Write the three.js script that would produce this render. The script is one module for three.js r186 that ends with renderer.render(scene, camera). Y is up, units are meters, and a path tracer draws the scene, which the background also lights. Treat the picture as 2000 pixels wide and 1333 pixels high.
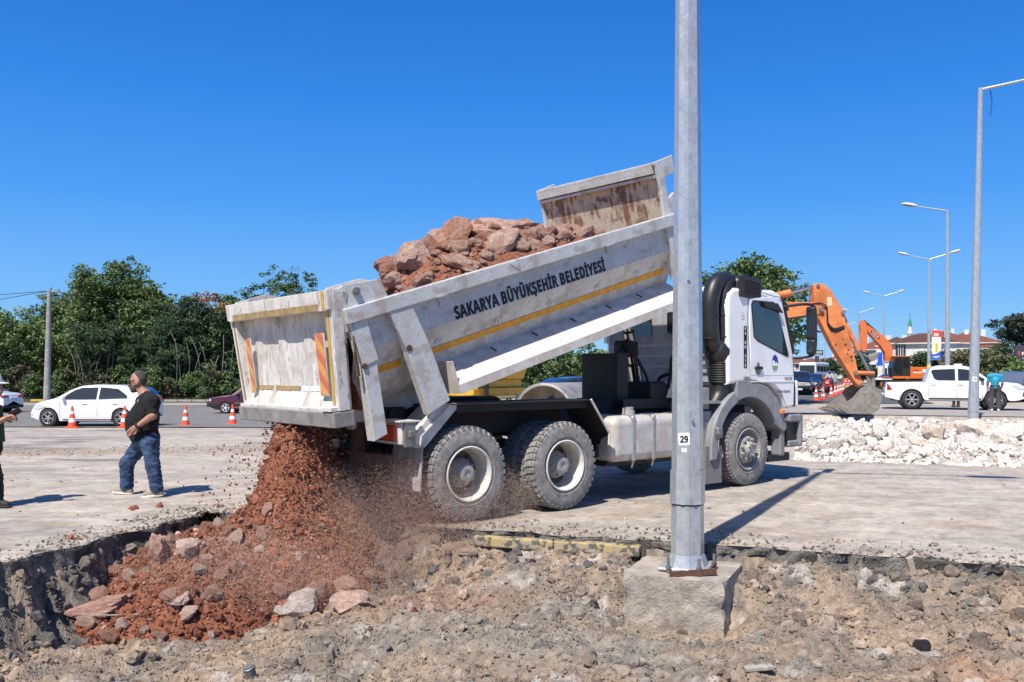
import * as THREE from 'three';
import { mergeGeometries, mergeVertices, toCreasedNormals } from 'three/addons/utils/BufferGeometryUtils.js';
import { RoundedBoxGeometry } from 'three/addons/geometries/RoundedBoxGeometry.js';
import { createNoise2D, createNoise3D } from 'simplex-noise';

// ---------- camera, sky, sun, exposure ----------
const scene = new THREE.Scene();
const F = 1726;                                              // focal length in photo pixels (2000 wide)
const EYE = 1.62;
const camera = new THREE.PerspectiveCamera(2 * Math.atan(666.5 / F) * 180 / Math.PI, 1024 / 682, 0.1, 3000);
camera.position.set(0, EYE, 0);
camera.setViewOffset(2000, 1333, 0, -63.5, 2000, 1333);      // level camera, lens shifted up
camera.updateProjectionMatrix();
const renderer = new THREE.WebGLRenderer({ antialias: true });
renderer.toneMapping = THREE.LinearToneMapping;
renderer.toneMappingExposure = 1.34;
renderer.shadowMap.enabled = true;

const sunDir = new THREE.Vector3(-0.271, 0.819, 0.506).normalize();
{
  // clear sky: deep blue overhead, paler to the horizon, a little brighter round the sun
  const W = 512, H = 256, d = new Float32Array(W * H * 4), v = new THREE.Vector3();
  const stops = [[-90, .14, .13, .12], [-3, .20, .21, .22], [0, .31, .52, .71], [4.3, .155, .39, .73], [10.8, .060, .262, .70], [17, .030, .188, .60], [23, .019, .140, .50], [45, .010, .085, .35], [90, .008, .07, .28]];
  for (let j = 0; j < H; j++) for (let i = 0; i < W; i++) {
    const el = ((j + .5) / H - .5) * 180, az = ((i + .5) / W - .5) * 2 * Math.PI;
    let k = 0; while (k < stops.length - 2 && el > stops[k + 1][0]) k++;
    const A = stops[k], B = stops[k + 1], t = Math.min(1, Math.max(0, (el - A[0]) / (B[0] - A[0])));
    const e = el * Math.PI / 180;
    v.set(Math.cos(az) * Math.cos(e), Math.sin(e), Math.sin(az) * Math.cos(e));
    const g = el > -2 ? .9 * Math.pow(Math.max(0, v.dot(sunDir)), 24) : 0, o = (j * W + i) * 4;
    for (let c = 0; c < 3; c++) d[o + c] = A[c + 1] + (B[c + 1] - A[c + 1]) * t + g * [1, .95, .85][c];
    d[o + 3] = 1;
  }
  const sky = new THREE.DataTexture(d, W, H, THREE.RGBAFormat, THREE.FloatType);
  sky.mapping = THREE.EquirectangularReflectionMapping; sky.magFilter = THREE.LinearFilter; sky.needsUpdate = true;
  scene.background = sky; scene.environment = sky;
}
const sun = new THREE.DirectionalLight(new THREE.Color(1, .94, .855), 4.8);
sun.position.copy(sunDir).multiplyScalar(60); sun.target.position.set(0, 0, 0);
sun.castShadow = true; sun.shadow.radius = 1; sun.shadow.mapSize.set(4096, 4096);
Object.assign(sun.shadow.camera, { left: -60, right: 60, top: 60, bottom: -60, near: 1, far: 220 });
sun.position.add(new THREE.Vector3(4, 0, -20)); sun.target.position.add(new THREE.Vector3(4, 0, -20));
scene.add(sun, sun.target);

// ---------- helpers ----------
function RNG(s) { return () => { s = (s + 0x6d2b79f5) | 0; let t = Math.imul(s ^ (s >>> 15), 1 | s); t = (t + Math.imul(t ^ (t >>> 7), 61 | t)) ^ t; return ((t ^ (t >>> 14)) >>> 0) / 4294967296; }; }
const R0 = RNG(7), n2 = createNoise2D(RNG(11)), n3 = createNoise3D(RNG(12));
const rr = (r, a, b) => a + (b - a) * r();
const { sin, cos, PI, abs, min, max, sqrt, floor, hypot } = Math;
const clamp = (x, a = 0, b = 1) => x < a ? a : x > b ? b : x, lerp = (a, b, t) => a + (b - a) * t;
const sst = (x, a, b) => { const t = clamp((x - a) / (b - a)); return t * t * (3 - 2 * t); };
const fb2 = (x, y, o = 4) => { let s = 0, a = .5; for (let i = 0; i < o; i++) { s += a * n2(x, y); x = x * 2.03 + 7.1; y = y * 2.03 - 3.7; a *= .5; } return s; };
const V = (x, y, z) => new THREE.Vector3(x, y, z);
const used = new Map();
function numbered(n) { const k = used.get(n) || 0; used.set(n, k + 1); return k ? n + '_' + String(k).padStart(3, '0') : n; }
// geometry pieces
function xf(g, x = 0, y = 0, z = 0, rx = 0, ry = 0, rz = 0) { if (rx || ry || rz) g.applyMatrix4(new THREE.Matrix4().makeRotationFromEuler(new THREE.Euler(rx, ry, rz, 'YXZ'))); g.translate(x, y, z); return g; }
const box = (w, h, d, x, y, z, rx, ry, rz) => xf(new THREE.BoxGeometry(w, h, d), x, y, z, rx, ry, rz);
const rbox = (w, h, d, r, x, y, z, rx, ry, rz, seg = 2) => xf(new RoundedBoxGeometry(w, h, d, seg, min(r, w / 2.01, h / 2.01, d / 2.01)), x, y, z, rx, ry, rz);
const bb = (x0, x1, y0, y1, z0, z1, r = 0) => r ? rbox(x1 - x0, y1 - y0, z1 - z0, r, (x0 + x1) / 2, (y0 + y1) / 2, (z0 + z1) / 2) : box(x1 - x0, y1 - y0, z1 - z0, (x0 + x1) / 2, (y0 + y1) / 2, (z0 + z1) / 2);
const cyl = (r0, r1, h, n, x, y, z, rx, ry, rz, open) => xf(new THREE.CylinderGeometry(r0, r1, h, n, 1, !!open), x, y, z, rx, ry, rz);
const cylZ = (r, len, n, x, y, z, r1) => cyl(r, r1 ?? r, len, n, x, y, z, PI / 2);
const cylX = (r, len, n, x, y, z, r1) => cyl(r, r1 ?? r, len, n, x, y, z, 0, 0, PI / 2);
function rod(a, b, r, n = 8, r1) { const p = V(...a), q = V(...b), d = q.clone().sub(p), g = new THREE.CylinderGeometry(r1 ?? r, r, d.length(), n); g.applyQuaternion(new THREE.Quaternion().setFromUnitVectors(V(0, 1, 0), d.clone().normalize())); const m = p.add(q).multiplyScalar(.5); g.translate(m.x, m.y, m.z); return g; }
const tube = (pts, r, seg = 24, n = 8, closed) => new THREE.TubeGeometry(new THREE.CatmullRomCurve3(pts.map((p) => V(...p)), !!closed, 'catmullrom', .5), seg, r, n, !!closed);
function poly(pts, holes) { const s = new THREE.Shape(pts.map((p) => new THREE.Vector2(p[0], p[1]))); for (const h of holes || []) s.holes.push(new THREE.Path(h.map((p) => new THREE.Vector2(p[0], p[1])))); return s; }
// profile in x,y pushed along z from z0 to z1
function ext(pts, z0, z1, bev = 0, holes) { const s = pts.isShape ? pts : poly(pts, holes); const g = new THREE.ExtrudeGeometry(s, { depth: z1 - z0 - 2 * bev, bevelEnabled: bev > 0, bevelThickness: bev, bevelSize: bev, bevelOffset: -bev, bevelSegments: 2, curveSegments: 10 }); g.translate(0, 0, z0 + bev); return g; }
const lathe = (pts, n = 32) => new THREE.LatheGeometry(pts.map((p) => new THREE.Vector2(p[0], p[1])), n);
const latheZ = (pts, n, x, y, z) => xf(lathe(pts, n), x, y, z, PI / 2);   // lathe axis along z (y of the profile goes to +z)
function plain(g, keepUV) {
  let h = g.index ? g.toNonIndexed() : g.clone();
  for (const k of Object.keys(h.attributes)) if (!['position', 'normal', 'uv', 'color'].includes(k)) h.deleteAttribute(k);
  if (!h.attributes.normal) h.computeVertexNormals();
  if (!keepUV || !h.attributes.uv) {                      // uv in metres, by the axis that each face points along
    const p = h.attributes.position, u = new Float32Array(p.count * 2), a = V(), b = V(), c = V();
    for (let i = 0; i < p.count; i += 3) {
      a.fromBufferAttribute(p, i); b.fromBufferAttribute(p, i + 1).sub(a); c.fromBufferAttribute(p, i + 2).sub(a); b.cross(c);
      const x = abs(b.x), y = abs(b.y), z = abs(b.z);
      for (let k = 0; k < 3; k++) { const q = i + k, X = p.getX(q), Y = p.getY(q), Z = p.getZ(q); u[q * 2] = x > y && x > z ? Z + .37 : X; u[q * 2 + 1] = y >= x && y >= z ? Z + .71 : Y; }
    }
    h.setAttribute('uv', new THREE.BufferAttribute(u, 2));
  }
  h.groups.length = 0; h.clearGroups(); return h;
}
function geo(list, keepUV) { const l = (Array.isArray(list) ? list : [list]).map((g) => plain(g, keepUV)); const hasC = l.every((g) => g.attributes.color); if (!hasC) l.forEach((g) => g.deleteAttribute('color')); return l.length > 1 ? mergeGeometries(l) : l[0]; }
function obj(name, list, m, parent, o = {}) {
  const me = new THREE.Mesh(o.raw ? list : geo(list, o.uv), m); me.castShadow = me.receiveShadow = true;
  me.name = parent ? name : numbered(name); if (o.pos) me.position.set(...o.pos); if (o.rot) me.rotation.set(...o.rot);
  (parent || scene).add(me); return me;
}
const objs = (name, list, m, parent, o) => list.map((g) => obj(name, g, m, parent, o));
// profile in z,y pushed along x from x0 to x1
function extX(pts, x0, x1, bev = 0) { const g = ext(pts.map(([z, y]) => [-z, y]), 0, x1 - x0, bev); g.rotateY(PI / 2); g.translate(x0, 0, 0); return g; }
function grp(name, parent, pos = [0, 0, 0], ry = 0) { const g = new THREE.Group(); g.name = name; g.position.set(...pos); g.rotation.y = ry; parent.add(g); return g; }
function tag(o, label, category, group, kind) { if (label) o.userData.label = label; if (category) o.userData.category = category; if (group) o.userData.group = group; if (kind) o.userData.kind = kind; return o; }
function thing(name, label, category, pos = [0, 0, 0], ry = 0, group) { const g = new THREE.Group(); g.name = numbered(name); g.position.set(...pos); g.rotation.y = ry; scene.add(g); return tag(g, label, category, group); }
function dup(o, pos, ry, label, group) { const c = o.clone(); c.name = numbered(o.name.replace(/_\d{3}$/, '')); c.userData = { ...o.userData }; c.position.set(...pos); c.rotation.y = ry; if (label) c.userData.label = label; if (group) c.userData.group = group; scene.add(c); return c; }
const struct = (name, g, m, o) => tag(obj(name, g, m, null, o), null, null, null, 'structure');
// a point at photo column u and depth Z metres from the camera, height y
const at = (u, Z, y = 0) => [(u - 1000) / F * Z, y, -Z];

// ---------- procedural textures ----------
function tileNoise(S, cells, seed) { const r = RNG(seed), L = new Float32Array(cells * cells).map(() => r()), o = new Float32Array(S * S); for (let j = 0; j < S; j++) for (let i = 0; i < S; i++) { const x = i / S * cells, y = j / S * cells, a = floor(x), b = floor(y), fx = x - a, fy = y - b, u = fx * fx * (3 - 2 * fx), v = fy * fy * (3 - 2 * fy), a1 = (a + 1) % cells, b1 = (b + 1) % cells; o[j * S + i] = lerp(lerp(L[b * cells + a], L[b * cells + a1], u), lerp(L[b1 * cells + a], L[b1 * cells + a1], u), v); } return o; }
function fbmTile(S, cells, oct, seed, gain = .5) { const o = new Float32Array(S * S); let a = 1, t = 0; for (let k = 0; k < oct; k++) { const n = tileNoise(S, min(S, cells << k), seed + k * 13); for (let i = 0; i < o.length; i++) o[i] += n[i] * a; t += a; a *= gain; } for (let i = 0; i < o.length; i++) o[i] /= t; return o; }
function tex(S, fn, o = {}) {           // fn(i, x, y) -> linear [r,g,b] 0..1
  const d = new Uint8Array(S * S * 4), g = o.data ? (x) => x : (x) => x <= .0031308 ? x * 12.92 : 1.055 * Math.pow(x, 1 / 2.4) - .055;
  for (let i = 0; i < S * S; i++) { const c = fn(i, i % S, floor(i / S)); for (let k = 0; k < 3; k++) d[i * 4 + k] = clamp(g(clamp(c[k])) * 255, 0, 255); d[i * 4 + 3] = 255; }
  const t = new THREE.DataTexture(d, S, S); t.wrapS = t.wrapT = THREE.RepeatWrapping; t.magFilter = THREE.LinearFilter; t.minFilter = THREE.LinearMipmapLinearFilter; t.generateMipmaps = true;
  if (!o.data) t.colorSpace = THREE.SRGBColorSpace; if (o.rep) t.repeat.set(o.rep, o.rep2 ?? o.rep); t.needsUpdate = true; return t;
}
function rep(t, a, b) { const c = t.clone(); c.repeat.set(a, b ?? a); c.needsUpdate = true; return c; }
const mixc = (a, b, t) => [lerp(a[0], b[0], t), lerp(a[1], b[1], t), lerp(a[2], b[2], t)];
function specks(S, n, r0, r1, seed, stretch = 1) { const r = RNG(seed), o = new Float32Array(S * S); for (let k = 0; k < n; k++) { const cx = r() * S, cy = r() * S, ra = lerp(r0, r1, r() * r()), q = .5 + .5 * r(), sx = 1 + r() * .5, sy = stretch * (1 + r() * .5); for (let j = floor(-ra * sy); j <= ra * sy; j++) for (let i = floor(-ra * sx); i <= ra * sx; i++) if ((i / sx) ** 2 + (j / sy) ** 2 < ra * ra) { const x = ((floor(cx) + i) % S + S) % S, y = ((floor(cy) + j) % S + S) % S; o[y * S + x] = max(o[y * S + x], q); } } return o; }
const std = (c, r = .8, o = {}) => new THREE.MeshStandardMaterial({ color: Array.isArray(c) ? new THREE.Color().setRGB(...c) : c, roughness: r, ...o });
const phy = (c, r, o = {}) => new THREE.MeshPhysicalMaterial({ color: Array.isArray(c) ? new THREE.Color().setRGB(...c) : c, roughness: r, ...o });

const fA = fbmTile(512, 4, 6, 101, .6), fB = fbmTile(512, 8, 6, 202, .62), fC = fbmTile(512, 32, 4, 303, .8), fD = fbmTile(512, 3, 5, 404, .5);
const spA = specks(512, 900, .6, 3.2, 51), spB = specks(512, 420, .6, 3.4, 52), spC = specks(512, 120, 1, 5, 53, 3);
const T = {};
T.grit = tex(512, (i) => { const a = .5 * fC[i] + .5 * fB[i]; return [a, a, a]; }, { data: true });
T.gritC = tex(512, (i) => { const a = .62 + .5 * (fC[i] - .5) + .45 * (fB[i] - .5); const s = spA[i]; return mixc([a, a * .985, a * .96], [.95, .93, .9], s * .35); });
T.stone = tex(512, (i) => { const a = .66 + .7 * (fB[i] - .5) + .35 * (fC[i] - .5); return [a, a * (.97 + .06 * (fA[i] - .5)), a * (.94 + .1 * (fD[i] - .5))]; });
// dirty off-white truck paint: dust film in patches, mud spots, rust runs
T.paint = tex(512, (i) => { let c = mixc([.57, .58, .565], [.49, .48, .455], sst(fA[i] * .5 + fC[i] * .5, .42, .62)); c = mixc(c, [.36, .31, .25], .6 * sst(fB[i], .53, .68)); c = mixc(c, [.25, .15, .095], spB[i] * .8 * sst(fA[i], .3, .5)); c = mixc(c, [.33, .20, .12], spC[i] * .55 * sst(fD[i], .42, .55)); return c; });
T.paintR = tex(512, (i) => { const a = .42 + .5 * sst(fA[i], .35, .7); return [a, a, a]; }, { data: true });
const fS = (() => { const n = fbmTile(512, 24, 4, 77, .7), o = new Float32Array(512 * 512); for (let y = 0; y < 512; y++) for (let x = 0; x < 512; x++) { let s = 0; for (let k = 0; k < 24; k++) s += n[((y + k * 3) % 512) * 512 + x]; o[y * 512 + x] = clamp((s / 24 - .5) * 2.2 + .5); } return o; })();
T.gate = tex(512, (i) => { let c = mixc([.66, .635, .59], [.50, .45, .385], sst(fS[i], .36, .74) * .85); c = mixc(c, [.45, .38, .32], .5 * sst(fB[i], .57, .72)); c = mixc(c, [.22, .17, .13], spC[i] * .7); c = mixc(c, [.3, .26, .22], spB[i] * .5); return c; });
T.rusty = tex(512, (i) => { let c = mixc([.58, .49, .37], [.24, .135, .08], sst(fS[i] * .55 + fA[i] * .55, .50, .72)); c = mixc(c, [.12, .09, .075], .8 * sst(fB[i], .56, .7)); c = mixc(c, [.60, .55, .46], .7 * sst(fD[i], .56, .7)); return c; });
T.galv = tex(512, (i) => { const a = .46 + .16 * (fB[i] - .5) + .22 * (fC[i] - .5) + .14 * (fS[i] - .5); return mixc([a * .95, a, a * 1.04], [.62, .62, .60], .6 * sst(fA[i], .56, .72)); });
T.rubber = tex(512, (i) => mixc([.12, .117, .113], [.34, .32, .29], clamp(.34 + 1.5 * (fB[i] - .36) + .4 * (fC[i] - .5))));
T.dusty = tex(512, (i) => { const a = sst(fB[i], .36, .66); return mixc([1, 1, 1], [.78, .74, .68], a * .8); });
T.dustyLight = tex(512, (i) => mixc([1, 1, 1], [.90, .88, .84], sst(fB[i], .36, .66) * .9));
T.redsoil = tex(512, (i) => { const a = .8 + .9 * (fC[i] - .5) + .8 * (fB[i] - .5); return mixc([.32 * a, .118 * a, .064 * a], [.55, .33, .25], spA[i] * .45); });
T.metalR = tex(512, (i) => { const a = .5 + .5 * (fB[i] - .5); return [a, a, a]; }, { data: true });
T.weave = tex(256, (i, x, y) => { const a = .8 + .12 * sin(x * PI / 2) * sin(y * PI / 2) + .5 * (fB[(y * 2 % 512) * 512 + x * 2 % 512] - .5); return [a, a, a]; });

const M = {
  paint: std([1, 1, 1], .55, { map: rep(T.paint, .95), roughnessMap: rep(T.paintR, .7), bumpMap: rep(T.grit, 2), bumpScale: .0012 }),
  gate: std([1, 1, 1], .75, { map: rep(T.gate, .8), bumpMap: rep(T.grit, 2.5), bumpScale: .004 }),
  rusty: std([1, 1, 1], .85, { map: rep(T.rusty, .8), bumpMap: rep(T.grit, 2), bumpScale: .006 }),
  dustpaint: std([.66, .62, .57], .9, { map: rep(T.dusty, 1.1), bumpMap: rep(T.grit, 4), bumpScale: .002 }),
  cabwhite: phy([.88, .88, .88], .35, { clearcoat: .6, clearcoatRoughness: .15, map: rep(T.dustyLight, .4) }),
  cabgrey: std([.27, .28, .29], .6, { map: rep(T.dusty, 1) }),
  black: std([.018, .018, .019], .55, { map: rep(T.dusty, 2) }),
  blackplastic: std([.022, .022, .024], .42, { map: rep(T.dusty, 1.2), bumpMap: rep(T.grit, 6), bumpScale: .001 }),
  chassis: std([.022, .022, .023], .75, { map: rep(T.dusty, 1.5) }),
  rubber: std([1, 1, 1], .9, { map: rep(T.rubber, 2.2), bumpMap: rep(T.grit, 8), bumpScale: .0015 }),
  rim: std([.66, .64, .59], .75, { map: rep(T.dusty, 2.5) }),
  hub: std([.36, .35, .33], .7, { map: rep(T.dusty, 3), bumpMap: rep(T.grit, 8), bumpScale: .003 }),
  tank: std([.60, .57, .53], .62, { map: rep(T.dusty, .9), metalness: .15 }),
  strap: std([.42, .42, .42], .45, { metalness: .7, map: rep(T.dusty, 2) }),
  chrome: std([.62, .62, .62], .18, { metalness: 1 }),
  steel: std([.30, .29, .28], .5, { metalness: .6, map: rep(T.dusty, 2) }),
  galv: std([1, 1, 1], .55, { map: rep(T.galv, 1.3), roughnessMap: rep(T.metalR, 2), metalness: .35, bumpMap: rep(T.grit, 3), bumpScale: .0012 }),
  concrete: std([.54, .48, .41], .95, { map: rep(T.stone, .9), bumpMap: rep(T.grit, 1.6), bumpScale: .02 }),
  rustbar: std([.16, .085, .05], .85, { map: rep(T.stone, 3) }),
  yellowtape: std([.62, .40, .07], .6, { map: rep(T.dusty, 2) }),
  tantape: std([.50, .36, .17], .8, { map: rep(T.stone, 2) }),
  stripe: std([.74, .36, .02], .55, { map: rep(T.dusty, 2.5) }),
  glassdark: phy([.02, .024, .026], .06, { clearcoat: 1, clearcoatRoughness: .03 }),
  redlens: phy([.5, .035, .02], .2, { clearcoat: .8 }),
  amber: phy([.75, .23, .05], .25, { clearcoat: .8 }),
  white: std([.78, .78, .78], .6),
  orange: phy([.70, .19, .035], .42, { map: rep(T.dusty, .6), clearcoat: .3 }),
  redstone: std([1, 1, 1], .95, { map: rep(T.stone, 1.1), vertexColors: true, bumpMap: rep(T.grit, 1.6), bumpScale: .05 }),
  soil: std([1, 1, 1], 1, { map: rep(T.redsoil, 1.3), bumpMap: rep(T.grit, 3), bumpScale: .03 }),
};
// print on a transparent sheet; draw(ctx, w, h)
function print(w, h, draw, o = {}) { const c = document.createElement('canvas'); c.width = w; c.height = h; const x = c.getContext('2d'); draw(x, w, h); const t = new THREE.CanvasTexture(c); t.colorSpace = THREE.SRGBColorSpace; t.anisotropy = 8; return std('#ffffff', o.r ?? .6, { map: t, transparent: !o.solid, side: THREE.DoubleSide }); }
function decal(name, m, w, h, parent, pos, rot = [0, 0, 0]) { const g = new THREE.PlaneGeometry(w, h), me = obj(name, g, m, parent, { uv: true }); me.position.set(...pos); me.rotation.set(...rot); return me; }
const fitText = (x, s, font, cx, cy, w, h) => { x.save(); x.font = font; x.textAlign = 'left'; x.textBaseline = 'alphabetic'; const m = x.measureText(s), a = m.actualBoundingBoxAscent, d = 0, W = m.width; x.translate(cx - w / 2, cy + h / 2); x.scale(w / W, h / a); x.fillText(s, 0, 0); if (x.fat) { x.lineWidth = x.fat; x.lineJoin = 'round'; x.strokeText(s, 0, 0); } x.restore(); };

// ---------- ground, road, kerb, pit ----------
// kerb frame: a runs along the broken road edge to the right, b from the edge towards the camera
const KX = -3.7, KZ = 10.38, PX = .9395, PZ = -.3426;
const abOf = (X, Z) => { const x = X - KX, z = Z - KZ; return [x * PX + z * PZ, x * PZ - z * PX]; };
const XZ = (a, b) => [KX + a * PX + b * PZ, KZ + a * PZ - b * PX];
const P3 = (a, b, y = 0) => { const [X, Z] = XZ(a, b); return [X, y, -Z]; };
const edgeB = (a) => .09 * fb2(a * .9, 3.3) + .09 * fb2(a * 3.4, 8.1) + .03 * n2(a * 13, 4) + .10 * sst(a, 7.5, 9.5) - .0;        // wavy road edge along a
const edgeA = (b) => .22 + .08 * b * .5 + .14 * fb2(b * 1.1, 21) + .09 * fb2(b * 4.5, 2) + .03 * n2(b * 13, 9);
// height of the paved ground: falls a little to the left rear, rubble trench and raised slab to the right
function paved(X, Z, a, b) {
  const w = sst(X, 4, -7), fall = Z < 14 ? 0 : Z < 33 ? -.29 * (Z - 14) / 19 : Z < 46 ? -.29 - .14 * (Z - 33) / 13 : -.43;
  let y = fall * w;
  const right = sst(a, -1, 5);
  if (b < -25.4) y = lerp(y, .12, right);
  if (b <= -8.9 && b >= -25.4 && a > 6) y -= .26 * sst(a, 6.2, 7.4) * sst(b, -8.9, -10.2) ;
  return y + .012 * fb2(X * .35, Z * .35, 3);
}
// dug ground in front of the kerb
function dug(a, b) {
  const da = a - edgeA(b), db = b - edgeB(a);
  const left = 1 - sst(a, 1.5, 5.2);
  let f = lerp(-.34, -.66, left) - .10 * sst(a, 9, 5) * sst(b, .3, 2.2) + .10 * sst(b, 1.6, 4) * left - .08 * sst(b, 1.2, 4) * (1 - left);
  f -= .26 * sst(hypot((a - 5.85) / 1.15, (b - 1.05) / .75), 1, .3);
  f += .10 * fb2(a * .55 + 4, b * .55) + .07 * fb2(a * 1.7, b * 1.7 + 9);
  f += .16 * sst(hypot((a - 11.2) / 1.8, (b - 2.6) / 1.0), 1, 0) + .13 * sst(hypot((a - 4.2) / 1.1, (b - .55) / .5), 1, 0);
  f -= .12 * sst(hypot((a - 2.95) / .5, (b - .3) / .25), 1, 0);
  const wb = lerp(.75, .42, left) * (1 + .5 * fb2(a * 1.3, 5)), wa = .38 * (1 + .5 * fb2(b * 1.5, 15));
  const k = min(sst(db, -.04, wb), sst(da, -.04, wa));
  let y = lerp(-.105 + .07 * fb2(a * 1.4, b * 1.4 + 70), f, Math.pow(k, .75));
  if (a > 5.2 && a < 6.4 && b > -.02 && b < .95) y = min(y, -.22 - .12 * sst(b, .5, .85));
  const rough = .35 + .65 * k;
  y += rough * (.055 * fb2(a * 2.6, b * 2.6, 3) + .018 * abs(n2(a * 8, b * 8)) + .012 * n2(a * 19, b * 19) + .011 * n2(a * 38, b * 38));
  return y;
}
const groundY = (X, Z) => { const [a, b] = abOf(X, Z); return a > edgeA(b) && b > edgeB(a) ? dug(a, b) : paved(X, Z, a, b); };
function lines(...seg) { const o = []; for (const [a, b, s] of seg) { const n = Math.round((b - a) / s); for (let i = 0; i < n; i++) o.push(a + (b - a) * i / n); } o.push(seg[seg.length - 1][1]); return o; }
function sheet(A, B, fn, keep) {        // fn(a,b) -> {p:[x,y,z], c:[r,g,b]}
  const nA = A.length, nB = B.length, p = new Float32Array(nA * nB * 3), c = new Float32Array(nA * nB * 3), u = new Float32Array(nA * nB * 2), ix = [];
  for (let j = 0; j < nB; j++) for (let i = 0; i < nA; i++) { const q = fn(A[i], B[j], i, j), k = j * nA + i; p.set(q.p, k * 3); c.set(q.c, k * 3); u[k * 2] = q.p[0]; u[k * 2 + 1] = q.p[2] + (q.v || 0); }
  for (let j = 0; j < nB - 1; j++) for (let i = 0; i < nA - 1; i++) { if (keep && !keep((A[i] + A[i + 1]) / 2, (B[j] + B[j + 1]) / 2)) continue; const k = j * nA + i; ix.push(k, k + nA, k + 1, k + 1, k + nA, k + nA + 1); }
  const g = new THREE.BufferGeometry(); g.setAttribute('position', new THREE.BufferAttribute(p, 3)); g.setAttribute('color', new THREE.BufferAttribute(c, 3)); g.setAttribute('uv', new THREE.BufferAttribute(u, 2)); g.setIndex(ix); g.computeVertexNormals(); return g;
}
const groundMat = std([1.55, 1.55, 1.55], 1, { map: rep(T.gritC, 1.1), vertexColors: true, bumpMap: rep(T.grit, 1.7), bumpScale: .05 });
const roadMat = std([1.55, 1.55, 1.55], .95, { map: rep(T.gritC, .42), vertexColors: true, bumpMap: rep(T.grit, 2.6), bumpScale: .004 });
function dirtColor(a, b) {
  let c = mixc([.36, .272, .196], [.265, .215, .168], sst(fb2(a * .6 + 2, b * .6), -.15, .2));
  c = mixc(c, [.24, .222, .19], .7 * sst(hypot((a - 4.9) / 2.3, (b - 1.7) / 1.5) + .5 * fb2(a, b), 1.1, .35));      // grey-green gravel
  c = mixc(c, [.42, .255, .168], .85 * sst(hypot((a - 9.6) / 2.6, (b - 2.9) / 1.6) + .7 * fb2(a * .9, b * .9 + 3), 1.1, .45));  // ochre patch
  c = mixc(c, [.30, .17, .125], .55 * sst(hypot((a - 3.6) / 1.2, (b - 1.05) / .5) + .6 * fb2(a * 1.5, b * 1.5), 1.1, .3));
  c = mixc(c, [.30, .225, .16], .6 * sst(fb2(a * .8 + 30, b * .8), .1, .4));
  c = mixc(c, [.47, .43, .39], .7 * sst(fb2(a * 1.6 + 11, b * 1.6), .28, .48));                                        // pale stone powder
  c = mixc(c, [.13, .125, .12], .8 * sst(fb2(a * 1.9 - 5, b * 2.6), .26, .42) * sst(b, 1.3, .3));                      // broken asphalt near the edge
  c = mixc(c, [.14, .128, .115], .8 * sst(a, 1.7, .5) * sst(fb2(a * 2, b * 2 + 40), -.3, .2));
  const k = 1 + .35 * n2(a * 6, b * 6) * .5 + .18 * n2(a * 19, b * 19);
  return [c[0] * k, c[1] * k, c[2] * k];
}
function roadColor(a, b, X, Z) {
  let c = mixc([.40, .352, .295], [.335, .30, .26], sst(fb2(X * .09, Z * .16 + 4), -.25, .35));
  c = mixc(c, [.455, .40, .335], .7 * sst(fb2(X * .22 + 9, Z * .5), .02, .4));
  // drag and tyre marks along the crossing
  const s = fb2(X * .10 + .05 * Z, (Z + .12 * X) * 2.1, 3), s2 = fb2(X * .16 + 40, (Z - .06 * X) * 3.4, 2);
  c = mixc(c, [.205, .195, .18], .30 * sst(s, .1, .4)); c = mixc(c, [.40, .36, .315], .22 * sst(s2, .1, .4));
  c = mixc(c, [.125, .12, .115], .7 * sst(fb2(X * .13 + 3, Z * .3 + 77), .26, .4) * sst(Z, 13, 17) * sst(X, 2, -4));
  c = mixc(c, [.34, .27, .20], .8 * sst(abs(Z - 19.3 - .28 * (X + 9) + .8 * fb2(X * .3, 2)), 1.5, .3) * sst(X, 1, -3));        // swept gravel band
  c = mixc(c, [.33, .26, .195], .6 * sst(fb2(X * .5, Z * .9 + 30), .2, .42) * sst(Z, 16, 10));
  const k = 1 + .10 * n2(X * 2.3, Z * 2.3) + .10 * n2(X * 7, Z * 7);
  return [c[0] * k, c[1] * k, c[2] * k];
}
{
  const A = lines([-700, -100, 60], [-100, -10, 5], [-10, -.4, .8], [-.4, 13.6, .034], [13.6, 20, .4], [20, 120, 6], [120, 900, 60]);
  const B = lines([-1500, -120, 60], [-120, -10, 5], [-10, -.4, .8], [-.4, 5, .034], [5, 9, .4], [9, 60, 5], [60, 300, 60]);
  const g = sheet(A, B, (a, b) => {
    const [X, Z] = XZ(a, b), inside = a > -.4 && b > -.4;
    if (inside) { const t = a > edgeA(b) - .03 && b > edgeB(a) - .03; return { p: [X, t ? dug(a, b) : -.16, -Z], c: dirtColor(a, b) }; }
    const k = 1 + .2 * n2(X * .05, Z * .05); return { p: [X, paved(X, Z, a, b) - .16, -Z], c: [.21 * k, .185 * k, .14 * k] };
  });
  struct('ground', g, groundMat, { raw: true });
}
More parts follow.
